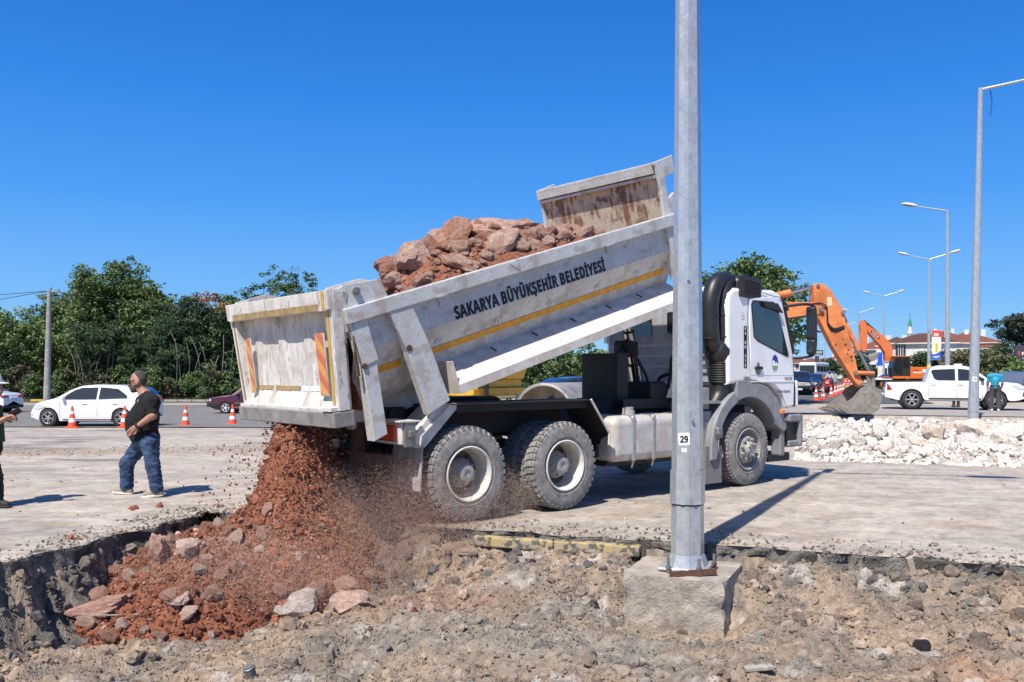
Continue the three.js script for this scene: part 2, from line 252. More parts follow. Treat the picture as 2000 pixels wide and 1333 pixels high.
{
  // dusty road surface, with the broken edge of the slab
  const A = lines([-120, -22, 3], [-22, 24, .17], [24, 90, 3]), B = lines([-90, -29, 2], [-29, -.6, .17], [-.6, 0, .05]);
  const fn = (a, b) => { const b2 = b + edgeB(a) * sst(b, -1.2, 0) * sst(a, -.5, .6), [X, Z] = XZ(a, b2); return { p: [X, paved(X, Z, a, b2), -Z], c: roadColor(a, b2, X, Z) }; };
  const g1 = sheet(A, B, fn);
  const A2 = lines([-60, -12, 3], [-12, -.4, .17], [-.4, 0, .05]), B2 = lines([0, 9, .08], [9, 40, 3]);
  const g2 = sheet(A2, B2, (a, b) => { const a2 = a + (edgeA(b) + 0) * sst(a, -1.2, 0) * sst(b, -.2, .5) + 1e-4, [X, Z] = XZ(a2, b); return { p: [X, paved(X, Z, a2, b), -Z], c: roadColor(a2, b, X, Z) }; });
  struct('road', mergeGeometries([g1, g2]), roadMat, { raw: true });
  // side of the broken asphalt
  const side = [], sc = [];
  const wall = (pts) => { const n = pts.length, g = sheet(pts.map((_, i) => i), [0, 1, 2, 3], (i, j) => { const q = pts[i], d = [0, .03 + .015 * n2(i * .23, 7), .085 + .02 * n2(i * .31, 3), .17][j], out = [-.004, .012, -.02, .02][j] + (j ? .022 * Math.round(1.6 * n2(i * .16, j * 3)) + .012 * n2(i * .9, j * 5) : 0), k = 1 + .3 * n2(i * .5, j + 20); const base = j < 1 ? [.2, .19, .175] : [.21, .195, .175].map((x) => x * (n2(i * .11, 5) > .25 ? .45 : 1)); return { p: [q[0] + q[3] * out, q[1] - d - .002, q[2] + q[4] * out], c: base.map((x) => x * k), v: d }; }); return g; };
  const e1 = [], e2 = [];
  for (let a = .35; a < 24; a += .05) { const b = edgeB(a) * sst(a, -.5, .6), [X, Z] = XZ(a, b); e1.push([X, paved(X, Z, a, b), -Z, PZ, PX]); }
  for (let b = 0; b < 9; b += .06) { const a = edgeA(b) * sst(b, -.2, .5), [X, Z] = XZ(a, b); e2.push([X, paved(X, Z, a, b), -Z, PX, -PZ]); }
  struct('road_edge', mergeGeometries([wall(e1), wall(e2)]), groundMat, { raw: true });
}
// yellow and black kerb stones still standing along the edge behind the truck
{
  const yellowT = tex(256, (i, x, y) => { const k = (y * 2 % 512) * 512 + x * 2 % 512; return mixc(mixc([.44, .33, .13], [.36, .30, .215], sst(fB[k], .36, .56)), [.12, .11, .095], sst(fA[k] * .5 + fB[k] * .5, .53, .57)); });
  const ym = std([1, 1, 1], .9, { map: rep(yellowT, 1.7), bumpMap: rep(T.grit, 3), bumpScale: .008 });
  const k = tag(thing('kerb', 'low kerb with chipped yellow and black paint behind the truck', 'kerb', P3(3.55, .045, -.045), Math.atan2(-PZ, PX) - PI * 0), null, null);
  k.rotation.y = Math.atan2(.3426, .9395) * -1;
  for (let i = 0; i < 2; i++) obj('kerb_stone', rbox(.86, .11, .12, .02, .43 + i * .865, -.055 + .006 * i, .0, 0, (i - .5) * .012), ym, k);
  const k2 = thing('kerb', 'short stub of yellow kerb behind the pit beside the red soil', 'kerb', P3(.85, .03, -.02)); k2.rotation.y = -Math.atan2(.3426, .9395);
  obj('kerb_stone', rbox(.42, .10, .13, .025, .2, -.03, 0), ym, k2);
}
// main road, cross street, slab, verge
const asphalt = std([1.5, 1.5, 1.5], .9, { map: rep(T.gritC, .5), vertexColors: true, bumpMap: rep(T.grit, 2), bumpScale: .004 });
function strip(name, pts, y, col, mat = asphalt, step = 2) {          // four corners in X,Z -> draped sheet
  const n = 40, m = 14, A = Array.from({ length: n + 1 }, (_, i) => i / n), B = Array.from({ length: m + 1 }, (_, i) => i / m);
  return struct(name, sheet(A, B, (s, t) => { const e = s * s * .0 + s, X = lerp(lerp(pts[0][0], pts[1][0], e), lerp(pts[3][0], pts[2][0], e), t), Z = lerp(lerp(pts[0][1], pts[1][1], e), lerp(pts[3][1], pts[2][1], e), t), [a, b] = abOf(X, Z), k = 1 + .12 * n2(X * .3, Z * .3); return { p: [X, (typeof y === 'function' ? y(X, Z) : paved(X, Z, a, b) + y), -Z], c: col.map((q) => q * k) }; }), mat, { raw: true });
}
strip('cross_street', [[-75, 33], [9, 29.5], [12, 62], [-75, 65]], .03, [.185, .178, .168]);
strip('main_road', [[9, 44.5], [97, 305], [112, 305], [20.8, 43.5]], .03, [.095, .097, .10]);
strip('road_shoulder', [[-75, 56], [10, 55], [12, 62.5], [-75, 63.5]], .045, [.33, .30, .26]);
{
  const pts = []; for (let a = 3.5; a < 60; a += .5) pts.push([a, -25.6 + .35 * fb2(a * .4, 1) + .12 * fb2(a * 2, 4)]);
  pts.push([60, -31], [3.5, -31]);
  const w = pts.map(([a, b]) => { const q = P3(a, b); return [q[0], q[2]]; }).map(([x, z]) => [x, -z]);
  const g = new THREE.ExtrudeGeometry(poly(w), { depth: .34, bevelEnabled: false }); g.rotateX(-PI / 2); g.translate(0, -.195, 0);
  struct('broken_slab', g, std([.075, .073, .07], .95, { map: rep(T.stone, 1), bumpMap: rep(T.grit, 2), bumpScale: .02 }));
  const top = new THREE.ShapeGeometry(poly(w)); top.rotateX(-PI / 2); top.translate(0, .15, 0);
  struct('slab_dust', top, std([.50, .46, .41], .95, { map: rep(T.gritC, .5), bumpMap: rep(T.grit, 2), bumpScale: .006 }));
}
// verge: dry grass strip under the trees on the left, kerb of the far side
strip('verge', [[-95, 61.5], [14, 60.5], [16, 140], [-120, 140]], .10, [.15, .145, .07], groundMat);
function farKerb(u0, u1, Z0, Z1, mat, label) { const p = at(u0, Z0), q = at(u1, Z1), y = -.43, L = hypot(q[0] - p[0], q[2] - p[2]), k = thing('kerb', label, 'kerb', [p[0], y, p[2]], Math.atan2(-(q[2] - p[2]), q[0] - p[0])), n = Math.round(L / 1.0); for (let i = 0; i < n; i++) obj('kerb_stone', rbox(.97, .26, .2, .03, .5 + i, .1, 0), mat, k); }
farKerb(60, 300, 62, 61.6, std([.62, .44, .07], .85, { map: rep(T.dusty, 1) }), 'yellow kerb in front of the trees on the left');
farKerb(320, 640, 61.5, 61, std([.52, .49, .45], .9, { map: rep(T.stone, 1) }), 'pale stone kerb beyond the dark red car');

// loose clods and pebbles on the dug ground; gravel on the road
function clod(seed, d = 0) { const r = RNG(seed), g = new THREE.IcosahedronGeometry(1, d), p = g.attributes.position, off = new Map(); for (let i = 0; i < p.count; i++) { const k = [p.getX(i), p.getY(i), p.getZ(i)].map((x) => x.toFixed(3)).join(); if (!off.has(k)) off.set(k, .68 + .55 * r()); const s = off.get(k); p.setXYZ(i, p.getX(i) * s, p.getY(i) * s * .75, p.getZ(i) * s); } g.computeVertexNormals(); return g; }
function scatter(name, n, seed, place, geoSeed, mat, label, cat, detail = 0) {
  const im = new THREE.InstancedMesh(clod(geoSeed, detail), mat, n), m = new THREE.Matrix4(), q = new THREE.Quaternion(), e = new THREE.Euler(), s = V(), p = V(), c = new THREE.Color(), r = RNG(seed);
  for (let i = 0; i < n; i++) { const o = place(r, i); p.set(...o.p); e.set(r() * 6.3, r() * 6.3, r() * 6.3); q.setFromEuler(e); s.set(o.s * rr(r, .75, 1.3), o.s * rr(r, .7, 1.1), o.s * rr(r, .75, 1.3)); im.setMatrixAt(i, m.compose(p, q, s)); im.setColorAt(i, c.setRGB(...o.c)); }
  im.name = numbered(name); im.castShadow = im.receiveShadow = true; scene.add(im); return tag(im, label, cat, null, 'stuff');
}
const clodMat = std([1, 1, 1], 1, { bumpMap: rep(T.grit, 3), bumpScale: .01 });
const jit = (c, r, k = .25) => { const j = 1 + (r() - .5) * 2 * k; return [c[0] * j, c[1] * j, c[2] * j]; };
const onDug = (smin, smax, pw, amin = .3, amax = 13.4, bmax = 5) => (r) => { let a, b, w; do { a = rr(r, amin, amax); b = rr(r, .02, bmax); w = .25 + .75 * sst(fb2(a * .9 + 60, b * .9), -.25, .3); } while (a < edgeA(b) || b < edgeB(a) || r() > w); const s = lerp(smin, smax, Math.pow(r(), pw)), [X, Z] = XZ(a, b); return { p: [X, dug(a, b) + s * .3, -Z], s, c: jit(dirtColor(a, b).map((x) => x * 1.22), r, .2) }; };
scatter('dirt_crumbs', 68000, 5, onDug(.004, .016, 2.0), 3, clodMat, 'fine dirt crumbs scattered over the dug ground', 'dirt');
scatter('dirt_clods', 2600, 6, onDug(.014, .06, 3.2), 4, clodMat, 'lumpy clods of dug earth in the foreground', 'dirt', 1);
scatter('pit_wall_clods', 1100, 8, (r) => { const wallA = r() < .55; let a, b; if (wallA) { b = rr(r, .1, 5); a = edgeA(b) + Math.pow(r(), 1.4) * .55; } else { a = rr(r, .3, 13); b = edgeB(a) + Math.pow(r(), 1.6) * .5; } const s = lerp(.015, .07, Math.pow(r(), 3)), [X, Z] = XZ(a, b); return { p: [X, dug(a, b) + s * .2, -Z], s, c: jit(r() < .5 ? [.15, .142, .132] : dirtColor(a, b), r, .3) }; }, 9, clodMat, 'broken asphalt lumps along the torn road edge', 'rubble', 1);
scatter('road_gravel', 5200, 21, (r) => { const k = r(); let X, Z; if (k < .88) { X = rr(r, -15, 1); Z = 19.3 + .28 * (X + 9) + (r() + r() + r() - 1.5) * 1.5 - .8 * fb2(X * .3, 2); } else { X = rr(r, -8, 9); Z = rr(r, 8.5, 16); } const [a, b] = abOf(X, Z), s = lerp(.005, .032, Math.pow(r(), 5)); const onRoad = !(a > edgeA(b) && b > edgeB(a)); return { p: [X, onRoad ? paved(X, Z, a, b) + s * .3 : -2, -Z], s, c: jit([.40, .34, .27], r, .3) }; }, 22, clodMat, 'loose gravel swept across the dusty road', 'gravel');
scatter('edge_crumbs', 5200, 23, (r) => { const k = r() < .7; let a, b; if (k) { a = rr(r, -.3, 14); b = edgeB(a) - Math.pow(r(), 2) * .75; } else { b = rr(r, -.2, 5); a = edgeA(b) - Math.pow(r(), 2) * .6; } const s = lerp(.004, .022, Math.pow(r(), 3)), [X, Z] = XZ(a, b); return { p: [X, paved(X, Z, a, b) + s * .3, -Z], s, c: jit(r() < .3 ? [.12, .115, .11] : [.30, .25, .2], r, .3) }; }, 24, clodMat, 'crumbs of asphalt and soil along the road edge', 'gravel');

// ---------- dump truck: x forward, y up, z to the camera's side; origin on the ground under the rear axle ----------
const TH = 39.2 * PI / 180;
const truck = thing('dump_truck', 'white tipper truck unloading red soil with its bed raised', 'truck', [-1.212, 0, -10.49], TH);
// wheels ---------------------------------------------------------------
function tyreGeo(R, w, lugs, dual) {
  const h = w / 2, r0 = R - .022;
  const prof = [[.29, -h * .82], [.33, -h * .97], [R * .72, -h * 1.04], [R * .86, -h * 1.0], [r0 - .035, -h * .9], [r0, -h * .74], [r0, h * .74], [r0 - .035, h * .9], [R * .86, h * 1.0], [R * .72, h * 1.04], [R * .66, h * 1.03], [R * .655, h * 1.045], [R * .63, h * 1.045], [.33, h * .97], [.29, h * .82]];
  const gs = [latheZ(prof, 56, 0, 0, 0)];
  for (let i = 0; i < lugs; i++) {
    const t = i / lugs * 2 * PI;
    for (const s of [-1, 1]) for (const k of [0, 1]) {        // chevron blocks, shoulder and centre
      const zc = s * h * (k ? .25 : .61), tt = t + (s > 0 ? PI / lugs : 0) + (k ? .02 : 0), len = 2 * PI * R / lugs * .62;
      const b = new THREE.BoxGeometry(len, .05, h * (k ? .42 : .40)); b.rotateY(s * (k ? .5 : .18)); b.translate(0, R - .034, zc); b.rotateZ(tt); gs.push(b);
    }
    const sb = new THREE.BoxGeometry(2 * PI * R / lugs * .55, .03, .014); sb.translate(0, R - .05, h * .90); sb.rotateZ(t + PI / lugs); gs.push(sb);
  }
  return geo(gs);
}
const tyreRear = tyreGeo(.53, .30, 40), tyreFront = tyreGeo(.53, .29, 54);
const HZ = PI / 2;
// raised lettering band on the sidewall is part of the tyre; rim: deep dish with hand holes
function rimDeep() {
  const g = [latheZ([[.300, .125], [.305, .155], [.285, .158], [.274, .13], [.266, .0], [.258, -.07], [.25, -.085]], 48, 0, 0, 0)];
  return geo(g);
}
const rimFlat = geo([latheZ([[.300, .12], [.305, .15], [.285, .152], [.272, .125], [.262, .05], [.25, .03], [.19, .06], [.15, .085], [.05, .085]], 48, 0, 0, 0)]);
const rimDeepG = rimDeep();
function hubRear() { const g = [latheZ([[.165, -.115], [.165, -.03], [.15, .005], [.118, .06], [.10, .10], [.085, .112], [.04, .115], [.035, .105], [.0, .105]], 32, 0, 0, 0)]; for (let i = 0; i < 10; i++) { const t = i / 10 * 2 * PI; g.push(cylZ(.012, .03, 6, .128 * cos(t), .128 * sin(t), .055)); } return geo(g); }
function hubFront() { const g = [latheZ([[.2, .06], [.2, .10], [.185, .13], [.12, .135], [.11, .15], [.105, .19], [.085, .205], [0, .205]], 32, 0, 0, 0)]; for (let i = 0; i < 10; i++) { const t = i / 10 * 2 * PI + .2; g.push(cylZ(.022, .05, 6, .16 * cos(t), .16 * sin(t), .145)); if (i < 8) { const q = i / 8 * 2 * PI; g.push(cylZ(.016, .03, 6, .085 * cos(q), .085 * sin(q), .21)); } } return geo(g); }
const discG = geo([latheZ([[.256, -.085], [.235, -.10], [.17, -.11], [.155, -.11]], 48, 0, 0, 0)]), discM = std([.15, .125, .10], .9, { map: rep(T.dusty, 3) });
const hubR = hubRear(), hubF = hubFront();
function truckWheel(x, z, front, turn = 0, flip = 1, inner) {
  const w = grp('wheel', truck, [x, .53, z], flip < 0 ? PI : 0); if (turn) w.rotation.y += turn;
  w.rotateZ(R0() * 6);
  obj('tyre', front ? tyreFront : tyreRear, M.rubber, w, { raw: true });
  if (!inner) { obj('rim', front ? rimFlat : rimDeepG, front ? M.hub : M.rim, w, { raw: true }); if (!front) obj('wheel_disc', discG, discM, w, { raw: true }); obj('hub', front ? hubF : hubR, M.hub, w, { raw: true });
    if (!front) { const holes = []; for (let i = 0; i < 8; i++) { const t = i / 8 * 2 * PI; holes.push(cylZ(.028, .012, 12, .212 * cos(t), .212 * sin(t), -.100)); } objs('hand_hole', holes, M.black, w); } }
  return w;
}
for (const x of [0, 1.41]) for (const s of [1, -1]) { truckWheel(x, s * 1.045, false, 0, s); truckWheel(x, s * .715, false, 0, s, true); }
truckWheel(5.0, 1.04, true, .02, 1); truckWheel(5.0, -1.04, true, .02, -1);
// chassis --------------------------------------------------------------
for (const s of [1, -1]) obj('frame_rail', [bb(-.95, 5.9, .86, 1.13, s * .42 - .04, s * .42 + .04), bb(-.9, 4.3, 1.135, 1.25, s * .42 - .035, s * .42 + .035)], M.chassis, truck);
objs('cross_member', [-.85, .7, 2.2, 3.9, 5.6].map((x) => bb(x - .06, x + .06, .9, 1.1, -.38, .38)), M.chassis, truck);
for (const x of [0, 1.41, 5]) obj('axle', [cylZ(.07, 1.9, 14, x, .53, 0), ...(x < 4 ? [latheZ([[0, -.24], [.2, -.17], [.24, 0], [.2, .17], [0, .24]], 20, x, .55, 0)] : [])], M.chassis, truck);
obj('leaf_spring', [1, -1].flatMap((s) => [0, 1, 2, 3].map((k) => tube([[-.1 + k * .12, .84 - k * .035, s * .5], [.7, .70 - k * .035, s * .5], [1.5 - k * .12, .84 - k * .035, s * .5]], .028, 14, 6))), M.chassis, truck);
obj('subframe_box', [bb(3.05, 3.28, 1.25, 1.9, -.25, .45, .015), bb(3.0, 4.2, 1.14, 1.27, -.3, .62)], M.black, truck);
obj('hydraulic_hose', [tube([[3.5, 1.85, .2], [3.62, 2.0, .2], [3.7, 1.7, .2], [3.85, 1.35, .1]], .022), tube([[3.5, 1.8, .0], [3.68, 2.05, 0], [3.9, 1.6, .2], [4.0, 1.3, .15]], .022), tube([[4.1, 1.3, .4], [4.2, 1.75, .45], [4.35, 1.85, .3], [4.4, 1.4, .2]], .022), tube([[4.3, 1.25, .1], [4.2, 1.55, .2], [4.35, 1.6, .5], [4.4, 1.2, .6]], .028), rbox(.35, .3, .5, .05, 3.75, 1.36, .35), rbox(.25, .25, .3, .05, 3.75, 1.98, -.05)], M.black, truck);
const hoist = grp('hoist_cylinder', truck);
{ const a = [4.02, 1.2, 0], b = [3.6, 2.85, 0], p = (t) => a.map((v, i) => lerp(v, b[i], t));
  obj('stage', rod(p(0), p(.34), .095, 20), M.chrome, hoist); obj('stage', rod(p(.33), p(.62), .075, 20), M.chrome, hoist); obj('stage', rod(p(.6), p(1), .058, 20), M.chrome, hoist); objs('collar', [rod(p(.325), p(.345), .105, 20), rod(p(.61), p(.63), .085, 20)], M.black, hoist); }
// mudguards, lights, flap at the rear ---------------------------------------
for (const s of [1, -1]) {
  const path = [[-.64, .86], [-.62, .97], [-.25, 1.29], [1.80, 1.30], [1.86, 1.27], [2.14, .88], [2.13, .74]], g = [];
  for (let i = 0; i < path.length - 1; i++) { const [x0, y0] = path[i], [x1, y1] = path[i + 1], L = hypot(x1 - x0, y1 - y0); g.push(xf(new THREE.BoxGeometry(L + .01, .014, .56), (x0 + x1) / 2, (y0 + y1) / 2, s * .92, 0, 0, Math.atan2(y1 - y0, x1 - x0))); }
  obj('mudguard', g.slice(2, 4), M.chassis, truck); obj('mudguard_end', g.slice(0, 2), M.dustpaint, truck); obj('mudguard_end', g.slice(4), M.chassis, truck); obj('mudguard_lit_edge', [rod([1.82, 1.305, s * 1.2], [2.14, .88, s * 1.2], .016, 6), rod([2.14, .88, s * 1.2], [2.13, .74, s * 1.2], .016, 6)], M.dustpaint, truck);  // pale rods: the lit rim of the front end put into their colour
  obj('mudguard_shade_panel', [bb(-.35, 1.85, .92, 1.285, s * .62 - .01, s * .62 + .01), bb(-.4, 1.82, 1.2, 1.29, s * 1.12 - .008, s * 1.12 + .008)], M.chassis, truck);  // dark panels added for the shaded chassis rail above the wheels
  const tl = grp('tail_light', truck, [-.84, 1.0, s * .98]);
  obj('housing', [bb(-.02, .16, -.115, .115, -.30, .2, .012), bb(-.06, .2, .12, .135, -.3, .24)], M.dustpaint, tl);
  obj('lens', bb(-.045, -.015, -.085, .085, -.27, .1, .01), M.redlens, tl); obj('lens_rib', [-.055, -.028, 0, .028, .055].map((y) => bb(-.05, -.047, y - .003, y + .003, -.26, .09)), M.amber, tl);
  obj('bracket', [bb(-.0, .14, -.14, .13, .20, .23, .01), rbox(.06, .07, .05, .01, .07, .0, .25)], M.steel, tl);
  obj('bracket_plate', ext([[-.25, -.15], [-.12, -.15], [.28, .24], [.28, .3], [.05, .3], [-.25, -.02]].map(([x, y]) => [x + .4, y]), .16, .19), M.dustpaint, tl);
  const fl = obj('mud_flap', [ext([[-.005, 0], [.012, 0], [.012, -.50], [-.005, -.50]], s > 0 ? .62 : -1.18, s > 0 ? 1.18 : -.62)], std([.40, .375, .34], .9, { map: rep(T.dusty, 1.5), bumpMap: rep(T.grit, 3), bumpScale: .004 }), truck); fl.position.set(-.60, .89, 0); fl.rotation.z = -.06;
}
obj('rear_bar', [bb(-1.0, -.9, .66, .78, -1.1, 1.1), bb(-1.0, -.9, .78, 1.1, -.5, -.4), bb(-1.0, -.9, .78, 1.1, .4, .5)], M.rustbar, truck);
obj('pivot_shaft', [cylZ(.06, 1.3, 16, -.62, 1.18, 0), bb(-.8, -.45, 1.05, 1.25, -.6, -.5), bb(-.8, -.45, 1.05, 1.25, .5, .6)], M.chassis, truck);
// fuel tank and gear between the axles --------------------------------------
const tank = grp('fuel_tank', truck);
obj('tank_body', rbox(1.75, .58, .62, .12, 3.12, .79, .86, 0, 0, 0, 5), M.tank, tank);
objs('tank_strap', [2.62, 3.0, 3.5].map((x) => rbox(.075, .60, .64, .125, x, .79, .86, 0, 0, 0, 5)), M.strap, tank);
objs('strap_buckle', [2.62, 3.0, 3.5].map((x) => rod([x, .5, 1.15], [x, .42, 1.12], .014)), M.strap, tank);
obj('filler_cap', [cyl(.075, .08, .07, 20, 2.72, 1.11, .98), cyl(.06, .06, .05, 20, 2.72, 1.16, .98), rbox(.02, .09, .03, .005, 2.62, 1.13, .98)], M.hub, tank);
obj('tank_bracket', [bb(2.3, 3.95, .44, .50, .5, 1.0), bb(2.2, 2.34, .56, .72, .5, .9)], M.chassis, tank);
obj('air_tank', [cylX(.14, 1.0, 20, 3.2, .5, .25), cylX(.15, .9, 20, 3.2, .52, -.55)], M.chassis, truck);
obj('battery_box', [bb(3.98, 4.3, .6, 1.1, .5, 1.08, .02), bb(4.0, 4.28, 1.12, 1.42, .62, 1.05, .01)], M.cabgrey, truck);
obj('step_bracket', [bb(3.95, 4.4, 1.2, 1.24, .6, 1.15), bb(3.95, 3.99, 1.12, 1.24, .6, 1.15)], M.strap, truck);

// ---------- tipped bed: own frame turned 17 degrees; x = t, y = n ----------
const bed = grp('dump_bed', truck); bed.rotation.z = 17 * PI / 180;
const B0 = -.80, B1 = 4.28;
{
  const prof = [[1.16, 2.46], [1.16, 2.14], [.80, 1.62], [.62, 1.5], [-.62, 1.5], [-.80, 1.62], [-1.16, 2.14], [-1.16, 2.46]], inn = prof.map(([z, y], i) => [z * .985, y + (i > 1 && i < 6 ? .02 : 0)]);
  const shell = []; for (let i = 0; i < prof.length - 1; i++) shell.push(extX([prof[i], prof[i + 1], inn[i + 1], inn[i]], B0, B1));
  obj('tub_shell', shell, M.paint, bed);
  for (const s of [1, -1]) {
    const z = (a, b) => s > 0 ? [a, b] : [-b, -a];
    obj('top_rail', [bb(B0 - .02, B1 + .05, 2.44, 2.595, ...z(1.13, 1.245), .012)], M.paint, bed);
    // rear post: two folded lengths
    obj('rear_post', [ext([[-.80, 2.44], [-.60, 2.44], [-.585, 2.02], [-.765, 1.99]].map((p) => p), ...z(1.10, 1.225), .008), ext([[-.77, 2.02], [-.60, 2.03], [-.70, 1.27], [-.86, 1.25]], ...z(1.06, 1.215), .008)], M.paint, bed);
    // broad side rib, full height and hanging below the floor
    const rb = [[-.34, 2.45], [-.05, 2.45], [.05, 1.98], [.12, 1.36], [-.18, 1.30], [-.24, 2.0]];
    obj('rib', [ext(rb, ...z(1.12, 1.235), .012)], M.paint, bed);
    obj('rib', [ext([[4.08, 2.44], [4.16, 2.44], [4.22, 1.75], [4.13, 1.75]], ...z(1.06, 1.21), .008)], M.paint, bed);
    objs('weld_patch', [cylZ(.035, .008, 10, -.215, 2.03, s * 1.237), cylZ(.032, .008, 9, -.76, 2.0, s * 1.227)], M.rustbar, bed);
    // hinge plate of the tailgate
    obj('hinge_plate', [ext([[-.80, 2.59], [-.28, 2.59], [-.31, 2.74], [-.37, 2.79], [-.74, 2.82], [-.80, 2.80]], ...z(1.16, 1.20), .006)], M.paint, bed);
    obj('hinge_pin', [cylZ(.04, .07, 18, -.63, 2.73, s * 1.20), cylZ(.022, .09, 12, -.63, 2.73, s * 1.21)], M.steel, bed);
    // sloping side skirt under the tub, sunlit, with a turned-down lip
    const sk = [[.80, 1.735], [1.19, 1.50], [1.215, 1.475], [1.215, 1.375], [1.20, 1.375], [1.19, 1.47], [.80, 1.705]];
    obj('side_skirt', [extX(sk.map(([zz, y]) => [s * zz, y]), .30, 4.25), ext([[.29, 1.375], [.30, 1.375], [.30, 1.74], [.29, 1.74]], s > 0 ? .80 : -1.2, s > 0 ? 1.2 : -.80)], M.dustpaint, bed);
    objs('skirt_bolt', [.45, 1.05, 1.7, 2.35, 3.0, 3.6].map((x) => rod([x, 1.69, s * .90], [x + .02, 1.64, s * .97], .008, 6)), M.black, bed);
    // orange stripe on the lower slope
    const st = (t) => { const z0 = lerp(1.16, .80, t) * s, y0 = lerp(2.14, 1.62, t); return [z0, y0]; }, nrm = [s * .822, -.569];
    for (const [x0, x1] of [[-.62, -.2], [.13, 4.12]]) { const [za, ya] = st(.42), [zb, yb] = st(.56), e = .006, g = new THREE.BufferGeometry(), P = [[x0, ya + nrm[1] * e, za + nrm[0] * e], [x1, ya + nrm[1] * e, za + nrm[0] * e], [x1, yb + nrm[1] * e, zb + nrm[0] * e], [x0, yb + nrm[1] * e, zb + nrm[0] * e]], I = s > 0 ? [0, 3, 1, 1, 3, 2] : [0, 1, 3, 1, 2, 3]; g.setAttribute('position', new THREE.BufferAttribute(new Float32Array(I.flatMap((i) => P[i])), 3)); obj('orange_stripe', g, M.stripe, bed); }
    // rope hooks
    for (const x of [.28, 1.12, 1.95, 2.78, 3.55]) { const [zz, y] = st(.30), tz = zz + nrm[0] * .02, ty = y + nrm[1] * .02; obj('rope_hook', tube([[x - .028, ty - .03, tz - s * .02], [x - .028, ty + .01, tz], [x, ty + .035, tz], [x + .028, ty + .01, tz], [x + .028, ty - .03, tz - s * .02]], .0075, 14, 6), M.white, bed); }
    for (const x of [.33, 2.95]) obj('cleat', [ext([[x - .012, 2.43], [x + .012, 2.43], [x + .006, 2.33], [x - .006, 2.33]], ...z(1.16, 1.185)), bb(x - .07, x + .07, 2.44, 2.455, ...z(1.245, 1.255))], M.paint, bed);
  }
  // underside beams and front wall with its board and cover frame
  objs('floor_beam', [.4, 1.2, 2.0, 2.8, 3.6].map((x) => bb(x - .05, x + .05, 1.36, 1.5, -.95, .95)).concat([bb(B0 + .1, B1, 1.28, 1.495, -.5, -.38), bb(B0 + .1, B1, 1.28, 1.495, .38, .5)]), M.dustpaint, bed);
  obj('front_wall', [ext([[-1.15, 2.5], [1.15, 2.5], [1.15, 2.14], [.80, 1.62], [.62, 1.5], [-.62, 1.5], [-.80, 1.62], [-1.15, 2.14]], 0, .05)].map((g) => { g.rotateY(PI / 2); g.translate(B1 - .06, 0, 0); return g; }), M.paint, bed);
  obj('front_board', bb(B1 - .05, B1 - .035, 2.40, 3.24, -1.16, 1.10), M.rusty, bed);
  obj('front_board_back', bb(B1 - .034, B1 + .01, 2.40, 3.26, -1.16, 1.14), M.paint, bed);
  obj('board_cap', [bb(B1 - .13, B1 + .03, 3.26, 3.30, -1.2, 1.16, .01), bb(B1 - .14, B1 - .10, 3.16, 3.26, -1.19, 1.10), bb(B1 - .12, B1 - .05, 3.10, 3.14, -1.16, 1.10)], M.paint, bed);
  for (const s of [1, -1]) { obj('board_side', [ext([[B1 - .14, 2.59], [B1 + .22, 2.59], [B1 + .22, 2.80], [B1 + .13, 2.86], [B1 + .02, 2.80], [B1 - .0, 2.95], [B1 + .02, 3.08], [B1 + .22, 3.12], [B1 + .24, 3.34], [B1 - .12, 3.30], [B1 - .10, 2.95]], s > 0 ? 1.12 : -1.20, s > 0 ? 1.17 : -1.15, .006)], M.paint, bed); }
  const ladder = []; for (const s of [.95, 1.2]) ladder.push(rod([B1 + .08, 1.5, s], [B1 + .1, 2.4, s], .02)); for (let k = 0; k < 4; k++) ladder.push(rod([B1 + .09, 1.6 + k * .22, .95], [B1 + .09, 1.6 + k * .22, 1.2], .016)); obj('ladder', ladder, M.paint, bed);
  obj('rail_dent', [ext([[1.33, 2.57], [1.43, 2.598], [1.47, 2.598], [1.44, 2.47]], 1.246, 1.25)], M.paint, bed);
  // company name
  const ink = print(2048, 192, (x, w, h) => { x.clearRect(0, 0, w, h); x.fillStyle = '#0b0f16'; x.strokeStyle = '#0b0f16'; x.fat = 9; fitText(x, 'SAKARYA BÜYÜKŞEHİR BELEDİYESİ', 'bold 150px sans-serif', w / 2, h / 2 + 12, w - 30, 124); }, { r: .5 });
  decal('lettering', ink, 2.42, .27, bed, [1.68, 2.255, 1.163]);
}
